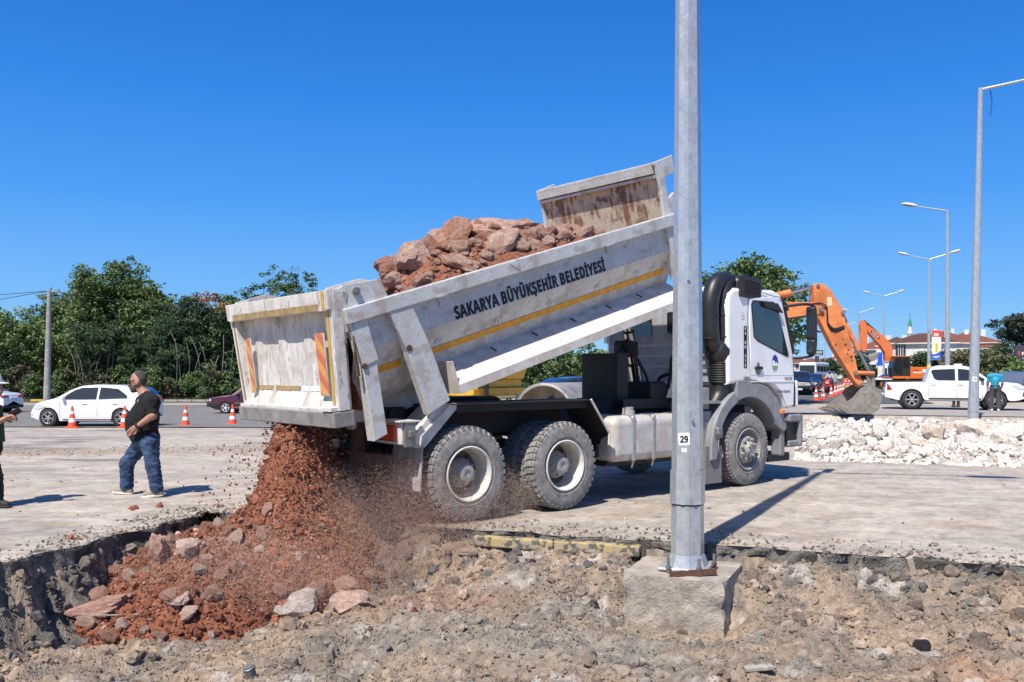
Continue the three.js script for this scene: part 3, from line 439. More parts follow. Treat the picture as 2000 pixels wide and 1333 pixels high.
// ---------- tailgate hanging open ----------
const gate = grp('tailgate', truck, [-1.654, 2.43, 0]); gate.rotation.z = .10;
{
  const zt0 = -1.36, zt1 = 1.20, zb0 = -1.17, zb1 = 1.17, H = -1.18;
  const edge = (y) => [lerp(zt0, zb0, y / H), lerp(zt1, zb1, y / H)];
  const plate = (y0, y1, x0, x1, ins = 0, m = 0) => { const [a0, b0] = edge(y0), [a1, b1] = edge(y1), g = ext([[a0 + ins, y0], [b0 - ins, y0], [b1 - ins, y1], [a1 + ins, y1]], x0, x1, .004); g.applyMatrix4(new THREE.Matrix4().set(0, 0, 1, 0, 0, 1, 0, 0, 1, 0, 0, 0, 0, 0, 0, 1)); const p = g.index; return g; };
  const fix = (g) => { const h = g.toNonIndexed ? (g.index ? g.toNonIndexed() : g) : g, p = h.attributes.position, a = p.array; for (let i = 0; i < a.length; i += 9) for (let k = 0; k < 3; k++) { const t = a[i + 3 + k]; a[i + 3 + k] = a[i + 6 + k]; a[i + 6 + k] = t; } h.computeVertexNormals(); return h; };
  // panel with shallow vertical folds
  const fold = (z) => .02 * sst(abs(((z + 3) * 1.6) % 1 - .5), .12, .2);
  const A = lines([-1.3, 1.16, .03]), Bq = lines([H, -.10, .04]);
  const pg = sheet(A, Bq, (z, y) => { const [l, r] = edge(y); const zz = lerp(l + .06, r - .08, (z + 1.3) / 2.46); return { p: [.07 + fold(zz) + .006 * fb2(zz * 3, y * 3) - .08 * sst(y, -.95, -1.18) * 1, y, zz], c: [1, 1, 1] }; });
  const pn = Object.assign(M.gate.clone(), { side: THREE.DoubleSide }); pg.deleteAttribute('color'); obj('panel', pg, pn, gate);
  obj('panel_back', fix(plate(-.02, H, .10, .13, .02)), M.rusty, gate);
  obj('top_beam', [fix(plate(.0, -.19, -.06, .12)), fix(plate(-.185, -.20, -.06, .08, .05))], M.gate, gate);
  const [l0, r0] = edge(-.1), [l1, r1] = edge(H);
  const sideStrip = (za0, za1, zb0_, zb1_, x0, x1, y0, y1) => { const g = ext([[za0, y0], [za1, y0], [zb1_, y1], [zb0_, y1]], x0, x1, .004); g.applyMatrix4(new THREE.Matrix4().set(0, 0, 1, 0, 0, 1, 0, 0, 1, 0, 0, 0, 0, 0, 0, 1)); return fix(g); };
  obj('side_flange', [sideStrip(zt1 - .13, zt1, zb1 - .13, zb1, -.02, .10, 0, H), sideStrip(zt1 - .0, zt1 + .012, zb1, zb1 + .012, .0, .15, -.02, -.42)], M.gate, gate);
  obj('side_flange', [sideStrip(zt0, zt0 + .12, zb0, zb0 + .12, -.02, .17, 0, H), sideStrip(zt0 - .06, zt0 + .03, zt0 - .03, zt0 + .06, .0, .16, 0, -.28)], M.gate, gate);
  obj('bottom_beam', [bb(-.09, .14, -1.345, H - .01, zb0 - .0, zb1 + .0, .012)], std([.40, .385, .37], .85, { map: rep(T.stone, .6), bumpMap: rep(T.grit, 2), bumpScale: .004 }), gate);
  obj('bottom_lip', [bb(-.075, .02, H - .008, H + .02, zb0 + .02, zb1 - .2), bb(-.1, .0, H + .0, H + .035, zb1 - .22, zb1 - .02)], M.gate, gate);
  obj('gusset', [0].map(() => { const g = ext([[-.05, -.2], [.07, -.2], [.08, -.36]], -.21, -.195); return g; }), M.gate, gate);
  for (const zc of [-.42, .42]) obj('lower_gusset', ext([[-.05, H + .02], [.05, H + .02], [.07, H + .26]], zc - .006, zc + .006), M.gate, gate);
  // reflective tapes
  const tape = (name, m, z0, z1, y0, y1, x = -.066, z2 = z0, z3 = z1) => { const g = new THREE.BufferGeometry(), P = [[x, y0, z0], [x, y0, z1], [x - (y1 < -1 ? 0 : 0), y1, z3], [x, y1, z2]], I = [0, 1, 3, 1, 2, 3]; g.setAttribute('position', new THREE.BufferAttribute(new Float32Array(I.flatMap((i) => P[i])), 3)); return obj(name, g, m, gate); };
  tape('yellow_tape', M.tantape, edge(-.19)[0] + .17, edge(-.19)[1] - .2, -.125, -.192, -.0645);
  const a1 = edge(-.01)[1], a2 = edge(-1.1)[1]; tape('yellow_tape', M.yellowtape, a1 - .125, a1 - .07, -.012, -1.12, -.0255, a2 - .12, a2 - .065); 
  const b1 = edge(-.06)[0], b2 = edge(-1.1)[0]; tape('yellow_tape', M.tantape, b1 + .055, b1 + .10, -.06, -1.12, -.0255, b2 + .055, b2 + .10);
  tape('yellow_tape', M.yellowtape, a1 - .125, a1 - .07, -.002, -.185, -.0645);
  const chev = print(128, 512, (x, w, h) => { x.fillStyle = '#c96d52'; x.fillRect(0, 0, w, h); x.fillStyle = '#d89c52'; for (let k = -3; k < 8; k++) { x.beginPath(); const y = k * 190; x.moveTo(0, y); x.lineTo(w, y + 130); x.lineTo(w, y + 225); x.lineTo(0, y + 95); x.fill(); } }, { solid: true });
  const d1 = decal('warning_plate', chev, .17, .62, gate, [.0, -.72, .845], [0, -PI / 2, 0]); d1.rotation.set(0, -PI / 2, 0); d1.rotateZ(.06);
  const d2 = decal('warning_plate', chev, .11, .62, gate, [.0, -.72, -.92], [0, -PI / 2, 0]); d2.rotateZ(.10);
  objs('plate_backing', [bb(.004, .012, -1.04, -.41, .75, .94), bb(.004, .012, -1.04, -.41, -.985, -.86)], M.gate, gate);
  const scr = decal('scribble', print(64, 160, (x) => { x.strokeStyle = '#15151a'; x.lineWidth = 5; x.beginPath(); x.arc(34, 40, 20, .6, 4.9); x.stroke(); x.beginPath(); x.moveTo(20, 95); x.lineTo(44, 88); x.lineTo(30, 150); x.stroke(); }), .07, .17, gate, [.05, -.86, .62], [0, -PI / 2, 0]);
  for (const [z0, z1, m] of [[-.86, .15, M.tantape], [.18, .66, M.white]]) { const n = 12; for (let k = 0; k < 1; k++) { const g = sheet(lines([z0, z1, .04]), [-1.005, -.955], (z, y) => ({ p: [.07 + fold(z) + .006 * fb2(z * 3, y * 3) - .08 * sst(y, -.95, -1.18) - .008, y, z], c: [1, 1, 1] })); g.deleteAttribute('color'); const mm = m.clone(); mm.side = THREE.DoubleSide; obj('tape_strip', g, mm, gate); } }
  objs('hinge_arm', [1, -1].map((s) => ext([[-.02, .02], [.0, -.2], [.2, -.22], [.42, -.02], [.44, .08], [.36, .1]], s > 0 ? 1.10 : -1.16, s > 0 ? 1.15 : -1.11)), M.gate, gate);
  obj('rod_latch', [rod([.18, -.3, 1.215], [.19, -.75, 1.21], .012), rod([.19, -.75, 1.21], [.2, -.86, 1.205], .02), rod([.2, -.86, 1.205], [.17, -.62, 1.22], .01)], M.rustbar, gate);
}

// ---------- cab ----------
const cab = grp('cab', truck);
{
  const z = 1.2;
  // side outline in x,y of the shell; sills step over the wheel arch
  const sideP = [[4.52, 1.46], [4.50, 2.62], [4.54, 2.76], [4.66, 2.84], [5.62, 2.86], [5.80, 2.80], [5.86, 2.70], [6.12, 1.92], [6.17, 1.45], [6.16, 1.10], [5.90, 1.10], [5.80, 1.30], [5.55, 1.46], [5.0, 1.50]];
  obj('cab_shell', ext(sideP, -z, z - .012, .05), M.cabwhite, cab);
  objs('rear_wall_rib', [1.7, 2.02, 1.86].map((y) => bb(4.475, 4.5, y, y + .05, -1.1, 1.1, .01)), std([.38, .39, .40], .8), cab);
  obj('rear_wall_shade', bb(4.487, 4.497, 1.5, 2.72, -1.12, 1.08), std([.34, .35, .36], .8, { map: rep(T.dusty, .8) }), cab);  // added grey panel: shade under the raised bed painted on the white cab back
  for (const [z0, z1] of [[-.85, -.2], [.1, .75]]) obj('rear_window', rbox(.02, .36, z1 - z0, .05, 4.484, 2.36, (z0 + z1) / 2), M.glassdark, cab);
  obj('roof_rail', [bb(4.4, 4.55, 2.78, 2.86, -1.1, .95, .02), bb(4.38, 4.42, 2.1, 2.82, -1.12, -1.06)], M.cabwhite, cab);
  // door set on the side
  const doorP = [[5.02, 1.54], [5.0, 2.70], [5.62, 2.76], [5.80, 2.68], [6.07, 1.92], [6.115, 1.5], [6.10, 1.14], [5.92, 1.13], [5.80, 1.34], [5.62, 1.46]];
  obj('door', ext(doorP, z - .014, z + .004, .006), M.cabwhite, cab);
  obj('door_gap', [tube([...doorP.slice(0, 3), doorP[3], doorP[4], doorP[5]].map(([x, y]) => [x - .004, y, z + .0015]), .004, 60, 4)], M.black, cab);
  obj('door_crease', [bb(5.03, 6.1, 1.495, 1.51, z + .002, z + .012), bb(5.03, 6.1, 1.60, 1.604, z + .002, z + .008)], M.cabwhite, cab);
  const winP = [[5.05, 2.60], [5.09, 2.66], [5.58, 2.66], [5.66, 2.60], [5.93, 1.97], [5.95, 1.90], [5.88, 1.90], [5.20, 2.10], [5.11, 2.16]];
  obj('window_seal', ext(winP.map(([x, y]) => [5.5 + (x - 5.5) * 1.045, 2.3 + (y - 2.3) * 1.06]), z - .002, z + .009), M.black, cab);
  obj('door_window', ext(winP, z, z + .012), phy([.02, .026, .03], .05, { clearcoat: 1, clearcoatRoughness: .02 }), cab);
  obj('wind_deflector', ext([[5.26, 2.66], [5.62, 2.66], [5.76, 2.52], [5.56, 2.56], [5.3, 2.6]], z + .01, z + .06, .012), M.blackplastic, cab);
  objs('roof_bump', [rbox(.26, .09, .24, .04, 5.52, 2.86, .93), rbox(.24, .08, .24, .04, 5.5, 2.86, -.93)], M.black, cab);
  obj('visor', [ext([[5.74, 2.76], [5.80, 2.83], [6.08, 2.68], [6.12, 2.58], [6.06, 2.60]], -1.1, 1.12, .01)], M.black, cab);
  const ws = new THREE.PlaneGeometry(2.1, .80); obj('windshield', xf(new RoundedBoxGeometry(.012, .80, 2.15, 2, .005), 6.005, 2.31, 0, 0, 0, .318), M.glassdark, cab);
  objs('a_pillar_trim', [rod([5.90, 2.66, 1.16], [6.13, 1.92, 1.17], .03), rod([5.90, 2.66, -1.16], [6.13, 1.92, -1.17], .03)], M.black, cab);
  obj('front_face', [bb(6.13, 6.2, 1.1, 1.85, -1.05, 1.05, .03)], M.cabwhite, cab);
  obj('grille', [1.2, 1.3, 1.4, 1.5, 1.6].map((y) => bb(6.2, 6.225, y - .035, y + .035, -.85, .85)).concat([bb(6.1, 6.17, 1.12, 1.48, 1.10, 1.196, .02)]), M.black, cab);
  obj('corner_panel', rbox(.10, .42, .14, .04, 6.235, 1.31, 1.11), M.cabwhite, cab);
  obj('door_handle', [rbox(.17, .045, .03, .012, 5.20, 1.70, z + .022), rbox(.03, .03, .03, .008, 5.13, 1.70, z + .012)], M.black, cab);
  obj('handle_recess', cyl(.07, .07, .006, 24, 5.2, 1.665, z + .004, PI / 2), M.cabgrey, cab);
  obj('handle_key', rbox(.06, .05, .006, .002, 5.2, 1.755, z + .007), M.steel, cab);
  // print
  const num = print(128, 1024, (x, w, h) => { x.fillStyle = '#0a0a0c'; x.fillRect(0, 0, w, h); x.fillStyle = '#f2f2f2'; x.textAlign = 'center'; x.textBaseline = 'middle'; x.font = 'bold 104px sans-serif'; '54 AH 319'.split('').forEach((c, i) => { x.save(); x.translate(w / 2, 62 + i * 112); x.fillText(c, 0, 0); x.restore(); }); }, { solid: true });
  decal('number_strip', num, .075, .60, cab, [4.915, 2.0, z - .0085]);
  const logo = print(256, 384, (x, w, h) => { x.clearRect(0, 0, w, h); x.strokeStyle = '#8f9aa8'; x.lineWidth = 3; x.setLineDash([7, 9]); x.beginPath(); x.ellipse(128, 192, 118, 182, 0, 0, 7); x.stroke(); x.setLineDash([]); x.save(); x.beginPath(); x.ellipse(128, 192, 98, 158, 0, 0, 7); x.clip(); x.fillStyle = '#fff'; x.fillRect(0, 0, 256, 384); x.fillStyle = '#1b3f94'; x.fillRect(0, 0, 256, 205); x.fillStyle = '#fff'; x.beginPath(); x.arc(70, 175, 34, 0, 7); x.fill(); x.beginPath(); x.moveTo(30, 215); x.lineTo(90, 130); x.lineTo(150, 215); x.fill(); x.beginPath(); x.moveTo(110, 215); x.lineTo(165, 165); x.lineTo(215, 215); x.fill(); x.fillStyle = '#1b3f94'; for (const q of [48, 88, 128, 176]) x.fillRect(q, 182, 14, 22); x.fillStyle = '#2d8f4e'; x.fillRect(0, 236, 256, 150); x.strokeStyle = '#fff'; x.lineWidth = 9; for (const q of [-40, 20, 80, 140]) { x.beginPath(); x.moveTo(q + 140, 236); x.quadraticCurveTo(q + 80, 300, q + 20, 384); x.stroke(); } x.restore(); });
  decal('door_emblem', logo, .20, .30, cab, [5.62, 1.775, z + .006]);
  const t1 = print(512, 128, (x, w, h) => { x.clearRect(0, 0, w, h); x.fillStyle = '#3a3d44'; x.font = 'italic bold 110px sans-serif'; fitText(x, '3028', 'bold 110px sans-serif', w / 2, h / 2, w - 20, 92); });
  decal('model_number', t1, .21, .058, cab, [5.95, 1.545, z + .013]);
  const t2 = print(1024, 96, (x, w, h) => { x.clearRect(0, 0, w, h); x.fillStyle = '#16181c'; fitText(x, 'RESMİ HİZMETE', 'bold 80px sans-serif', w / 2, h / 2 + 8, w - 20, 62); });
  decal('lettering', t2, .37, .075, cab, [5.84, 1.36, z + .0065]);
  decal('speed_sticker', print(128, 128, (x) => { x.clearRect(0, 0, 128, 128); x.fillStyle = '#f4f4f4'; x.beginPath(); x.arc(64, 64, 60, 0, 7); x.fill(); x.strokeStyle = '#b02a2a'; x.lineWidth = 8; x.stroke(); x.fillStyle = '#333'; x.font = 'bold 62px sans-serif'; x.textAlign = 'center'; x.fillText('20', 64, 86); }), .07, .095, cab, [4.86, 2.44, z - .0085]);
  obj('side_vent', bb(4.88, 5.0, 1.535, 1.575, z - .006, z + .003), M.cabgrey, cab);
  // lower fender (grey) over the front wheel
  const arc = (r, a0, a1, n = 14) => Array.from({ length: n + 1 }, (_, i) => { const t = lerp(a0, a1, i / n); return [5.0 + r * cos(t), .56 + r * sin(t)]; });
  const upper = [...arc(.98, PI * .60, PI * .12), ...arc(.68, PI * .04, PI * .60).map((p) => p)];
  obj('wheel_arch', ext([[4.72, 1.52], [5.05, 1.53], [5.45, 1.42], [5.70, 1.24], [5.86, .98], [5.93, .80], [5.86, .74], ...arc(.72, .42, 1.95), [4.70, 1.28]], .88, 1.205, .012), M.cabgrey, cab);
  obj('rear_fender', ext([...arc(.86, 1.95, 3.1), [4.14, .42], [4.26, .42], ...arc(.69, 3.1, 1.95)], .86, 1.20, .02), M.cabgrey, cab);
  obj('mud_flap', [bb(4.05, 4.42, .09, .62, .85, 1.16, .01)].map((g) => g), std([.20, .20, .195], .85, { map: rep(T.dusty, 1.4), bumpMap: rep(T.grit, 3), bumpScale: .004 }), cab);
  obj('front_bumper', [bb(6.02, 6.36, .88, 1.0, -1.2, 1.2, .03), bb(6.02, 6.36, .50, .60, -1.18, 1.18, .03), bb(6.28, 6.37, .50, 1.0, -1.2, 1.2, .03), bb(5.80, 5.92, .38, .92, 1.0, 1.18, .03)], std([.24, .245, .25], .6, { map: rep(T.dusty, 1) }), cab);
  obj('bumper_step', [bb(6.0, 6.28, .58, .90, -1.1, 1.14), bb(5.75, 6.3, .28, .40, -.9, 1.0)], M.black, cab);
  obj('corner_light', [rbox(.10, .07, .05, .02, 5.78, 1.05, 1.22)], M.amber, cab);
  objs('headlight', [1, -1].map((s) => rbox(.04, .22, .42, .03, 6.36, .75, s * .85)), M.glassdark, cab);
  // fender-side air valve with cable
  obj('air_coupling', [rbox(.14, .16, .07, .02, 4.28, .80, 1.2), rbox(.08, .1, .06, .02, 4.22, .82, 1.25), tube([[4.25, .74, 1.23], [4.22, .58, 1.26], [4.30, .45, 1.25], [4.35, .5, 1.22], [4.3, .62, 1.22]], .009, 24, 6)], M.steel, cab);
  // mirrors
  const mir = grp('mirror', truck);
  obj('mirror_frame', [tube([[5.86, 2.62, 1.16], [6.08, 2.66, 1.35], [6.26, 2.65, 1.42], [6.33, 2.56, 1.43], [6.34, 2.3, 1.43], [6.33, 1.95, 1.42], [6.22, 1.87, 1.36], [6.08, 1.85, 1.2]], .022, 60, 8), rod([6.0, 2.45, 1.17], [6.25, 2.5, 1.4], .014)], M.black, mir);
  obj('mirror_head', [rbox(.10, .50, .15, .04, 6.24, 2.38, 1.42, 0, .15), rbox(.10, .24, .15, .045, 6.24, 2.02, 1.42, 0, .15)], M.blackplastic, mir);
  obj('mirror_glass', [rbox(.006, .42, .09, .003, 6.186, 2.38, 1.42, 0, .15), rbox(.006, .17, .09, .003, 6.186, 2.02, 1.42, 0, .15)], M.glassdark, mir);
  const mir2 = mir.clone(); mir2.scale.z = -1; mir2.name = 'mirror'; truck.add(mir2);
  // raised air intake behind the door
  const inta = grp('air_intake', truck);
  obj('intake_duct', [tube([[4.60, 1.78, .98], [4.50, 1.95, .98], [4.36, 2.1, 1.02], [4.33, 2.4, 1.02], [4.34, 2.66, 1.02], [4.45, 2.88, 1.02], [4.66, 2.95, 1.0], [4.86, 2.93, 1.0]], .125, 50, 16), tube([[4.60, 1.80, 1.05], [4.60, 2.0, 1.06], [4.585, 2.2, 1.06], [4.585, 2.55, 1.06], [4.60, 2.75, 1.05], [4.70, 2.9, 1.03], [4.9, 2.93, 1.0]], .115, 50, 16), xf(new THREE.SphereGeometry(.19, 20, 14), 4.55, 1.93, 1.0), rbox(.56, .33, .40, .12, 5.03, 2.86, .98, 0, .08, -.06, 5)], M.blackplastic, inta);
  objs('intake_band', [2.12, 2.42, 2.60].flatMap((y) => [cyl(.13, .13, .02, 20, 4.335, y, 1.02), cyl(.122, .122, .02, 20, 4.587, y + .02, 1.06)]), M.black, inta);
  const gr = []; for (let k = 0; k < 5; k++) gr.push(rbox(.43, .014, .012, .004, 5.04, 2.775 + k * .044, 1.216, 0, .08, -.06));
  obj('intake_mouth', rbox(.56, .32, .05, .06, 5.04, 2.86, 1.185, 0, .08, -.06), M.blackplastic, inta); obj('intake_mesh', rbox(.44, .22, .02, .03, 5.04, 2.862, 1.205, 0, .08, -.06), std([.05, .03, .025], .8), inta); obj('intake_louver', gr, M.black, inta);
  const bel = []; for (let k = 0; k < 9; k++) bel.push(xf(new THREE.TorusGeometry(.155, .017, 8, 24), 4.60, 1.50 + k * .034, 1.0, PI / 2)); bel.push(cyl(.15, .15, .32, 20, 4.60, 1.64, 1.0));
  obj('bellows', bel, M.black, inta);
  obj('lower_duct', [tube([[4.60, 1.5, 1.0], [4.56, 1.3, 1.0], [4.40, 1.1, .98], [4.22, .95, .92], [4.02, .82, .85]], .135, 30, 16)], M.blackplastic, inta);
  const fil = []; for (let k = 0; k < 14; k++) { const t = k / 14 * 2 * PI; fil.push(rod([4.2 + .14 * sin(t) * .6, 1.0 - .02 + .14 * cos(t), .95 + .14 * sin(t) * .8], [3.92 + .16 * sin(t) * .6, .70 + .16 * cos(t), .85 + .16 * sin(t) * .8], .016, 6)); } obj('corrugated_hose', fil.concat([rod([4.2, .98, .95], [3.92, .7, .85], .14, 16)]), M.black, inta);
  obj('duct_bracket', [rbox(.09, .16, .10, .03, 4.66, 2.02, 1.12), rbox(.08, .12, .1, .02, 4.66, 2.62, 1.1), rbox(.05, .08, .05, .01, 4.62, 2.2, 1.16)], M.black, inta);
}
truck.updateMatrixWorld(true);
const bedPt = (t, n, z) => V(t, n, z).applyMatrix4(bed.matrixWorld);

// ---------- foreground light pole on its dug-out footing ----------
const flat = (g) => { const h = g.index ? g.toNonIndexed() : g; h.computeVertexNormals(); return h; };
const DIRP = -Math.atan2(.3426, .9395);          // yaw of the kerb line (local x runs along it to the right)
const lampWhite = std([.60, .60, .57], .45, { map: rep(T.dusty, 2) }), lampGlass = phy([.35, .33, .28], .25, { clearcoat: .6 });
function lampHead(parent, base, dir, rise, len, s = 1) {       // arm from base along yaw dir, rising; head at its end
  const a = grp('lamp_arm', parent, base, dir);
  obj('arm_tube', rod([0, 0, 0], [len, rise, 0], .045 * s, 10, .03 * s), M.galv, a);
  const k = Math.atan2(rise, len);
  obj('lamp_housing', xf(new THREE.SphereGeometry(1, 18, 10, 0, 2 * PI, 0, PI / 2).scale(.42 * s, .13 * s, .15 * s), len + .3 * s * cos(k), rise + .3 * s * sin(k), 0, 0, 0, k), lampWhite, a);
  obj('lamp_glass', xf(new THREE.SphereGeometry(1, 18, 10, 0, 2 * PI, PI / 2, PI / 2).scale(.38 * s, .06 * s, .13 * s), len + .32 * s * cos(k), rise + .3 * s * sin(k) - .004, 0, 0, 0, k), lampGlass, a);
  return a;
}
function lightPole(name, label, cat, pos, H, arms, r0 = .15, r1 = .06, n = 8, rot = 0) {
  const t = thing(name, label, cat, pos, 0, 'street light poles');
  const sh = obj('shaft', flat(xf(new THREE.CylinderGeometry(r1, r0, H, n, 1), 0, H / 2, 0, 0, rot)), M.galv, t);
  arms.forEach(([dir, rise, len, s]) => lampHead(t, [0, H - .05, 0], dir, rise, len, s));
  return t;
}
{
  const PXp = 1.59, PZp = 8.0, y0 = -.12, rot = -7 * PI / 180;
  const pole = lightPole('light_pole', 'galvanised octagonal light pole with number 29 sticker in the foreground', 'light pole', [PXp, y0, -PZp], 10.55, [[DIRP, .35, 2.2, 1]], .150, .062, 8, rot); delete pole.userData.group;
  obj('sleeve', [flat(xf(new THREE.CylinderGeometry(.1535, .1575, .30, 8, 1, true), 0, .72, 0, 0, rot)), flat(xf(new THREE.RingGeometry(.12, .1575, 8, 1, PI / 8).rotateX(PI / 2), 0, .57, 0, 0, rot - PI / 8 + PI / 8))], Object.assign(M.galv.clone(), { side: THREE.DoubleSide }), pole);
  obj('joint_shadow_gap', flat(xf(new THREE.CylinderGeometry(.146, .146, .012, 8, 1), 0, .562, 0, 0, rot)), M.black, pole);
  obj('base_flange', [flat(xf(new THREE.CylinderGeometry(.152, .20, .12, 8, 1), 0, .05, 0, 0, rot)), rbox(.46, .025, .46, .006, 0, .0, 0, 0, DIRP)], M.galv, pole);
  for (const [x, z] of [[-.21, .2], [.23, .05], [.05, .26], [-.1, -.22]]) obj('anchor_bolt', [cyl(.014, .014, .13, 8, x, .05, z), cyl(.026, .026, .025, 6, x, .03, z)], M.steel, pole);
  obj('rivet', [cyl(.013, .013, .01, 10, .02, 1.32, .145, PI / 2 - .1, -.1)], M.steel, pole); obj('rivet', [cyl(.013, .013, .01, 10, -.02, 2.58, .138, PI / 2 - .1, -.4)], M.steel, pole);
  const ang = rot - PI / 8, put = (m, w, h, y, dx, tilt, name) => { const r = lerp(.150, .062, y / 10.55) * cos(PI / 8) + .002, d = decal(name, m, w, h, pole, [sin(ang) * r + cos(ang) * dx, y, cos(ang) * r - sin(ang) * dx], [0, ang, 0]); d.rotateZ(tilt); return d; };
  put(print(256, 256, (x) => { x.fillStyle = '#f4f4f2'; x.fillRect(0, 0, 256, 256); x.fillStyle = x.strokeStyle = '#0c0c0e'; x.fat = 12; fitText(x, '29', 'bold 180px sans-serif', 128, 132, 190, 140); }, { solid: true }), .105, .11, 1.155, .012, .06, 'number_sticker');
  put(print(128, 96, (x) => { x.fillStyle = '#dfe3e6'; x.fillRect(0, 0, 128, 96); x.strokeStyle = '#8aa0b8'; x.lineWidth = 8; x.beginPath(); x.arc(48, 44, 18, .5, 5); x.moveTo(70, 60); x.lineTo(96, 26); x.stroke(); }, { solid: true }), .05, .036, 1.055, .012, .02, 'small_sticker');
  // footing
  const g = new THREE.BoxGeometry(.9, 1.0, .86, 26, 26, 26), p = g.attributes.position; for (let i = 0; i < p.count; i++) { const x = p.getX(i), y = p.getY(i), z = p.getZ(i), e = .012 * n3(x * 3, y * 3, z * 3) + .007 * n3(x * 11, y * 14, z * 11), l = hypot(x, y, z), cr = -.05 * sst(abs(x) + abs(z), .76, .9) * (.5 + n3(x * 3, y * 5, z * 3)) - .012 * sst(abs((y * 7 + .3 * n3(x * 2, 1, z * 2)) % 1), .12, .0); p.setXYZ(i, x * (1 + (e + cr) / l), y + e * .7, z * (1 + (e + cr) / l)); } g.computeVertexNormals();
  const ft = tag(obj('concrete_footing', g, M.concrete, null, { pos: [PXp - .04, y0 - .52, -PZp + .02], rot: [0, DIRP - .08, 0] }), 'rough concrete footing block under the numbered light pole', 'footing');
  tag(obj('angle_bar', [box(.42, .05, .02, 0, 0, 0), box(.02, .04, .26, .22, .01, -.12, 0, -.5)], M.rustbar, null, { pos: [PXp - .02, y0 + .01, -PZp + .34], rot: [0, .12, .04] }), 'rusty steel angle bar lying at the foot of the pole', 'steel bar');
}

// ---------- rocks ----------
function rockGeo(seed, detail, cols, sharp = 9, rough = .05) {
  const r = RNG(seed), g = mergeVertices(new THREE.IcosahedronGeometry(1, detail).deleteAttribute('uv').deleteAttribute('normal')), p = g.attributes.position, pl = [];
  for (let k = 0; k < sharp; k++) { const y = 1 - 2 * (k + .5) / sharp, t = k * 2.4 + r() * 1.4, q = sqrt(1 - y * y), d = V(q * cos(t) + (r() - .5) * .5, y + (r() - .5) * .5, q * sin(t) + (r() - .5) * .5).normalize(); pl.push([d, .5 + .38 * r()]); }
  const c = new Float32Array(p.count * 3), v = V(), o = r() * 50, A = cols[floor(r() * cols.length)], B = cols[floor(r() * cols.length)];
  for (let i = 0; i < p.count; i++) {
    v.fromBufferAttribute(p, i).normalize(); let d = 1; for (const [n, q] of pl) { const t = v.dot(n); if (t > .05) d = min(d, q / t); }
    d *= 1 + rough * n3(v.x * 2.5 + o, v.y * 2.5, v.z * 2.5) + rough * .6 * n3(v.x * 7 + o, v.y * 7, v.z * 7); p.setXYZ(i, v.x * d, v.y * d, v.z * d);
    const k = sst(n3(v.x * 1.3 + o, v.y * 3, v.z * 1.3), -.3, .5), m = mixc(A, B, k), j = 1 + .16 * n3(v.x * 6, v.y * 6 + o, v.z * 6); c.set([m[0] * j, m[1] * j, m[2] * j], i * 3);
  }
  g.setAttribute('color', new THREE.BufferAttribute(c, 3)); g.computeVertexNormals(); return toCreasedNormals(geo(g), .38);
}
const redCols = [[.88, .51, .385], [.76, .40, .285], [.95, .61, .48], [.70, .34, .23], [.98, .70, .57]], paleCols = [[.92, .84, .76], [.98, .92, .86], [.92, .80, .70], [.95, .91, .87], [.80, .76, .72], [.97, .84, .72], [.90, .72, .56]];
const redRocks = Array.from({ length: 12 }, (_, i) => rockGeo(300 + i, i < 6 ? 4 : 3, redCols, 14, .085)), paleRocks = Array.from({ length: 14 }, (_, i) => rockGeo(500 + i, 3, paleCols, 14, .06));
const pinkRocks = Array.from({ length: 5 }, (_, i) => rockGeo(700 + i, 4, [[.84, .55, .46], [.88, .66, .57], [.76, .47, .38]], 13, .08));
const stoneMat = std([1.22, 1.2, 1.17], .95, { map: rep(T.stone, .9), vertexColors: true, bumpMap: rep(T.grit, 1.8), bumpScale: .03 });
function rock(name, g, m, label, group, pos, size, rot) { const o = obj(name, g, m, null, { raw: true, pos, rot }); o.scale.set(...size); return tag(o, label, 'rock', group); }

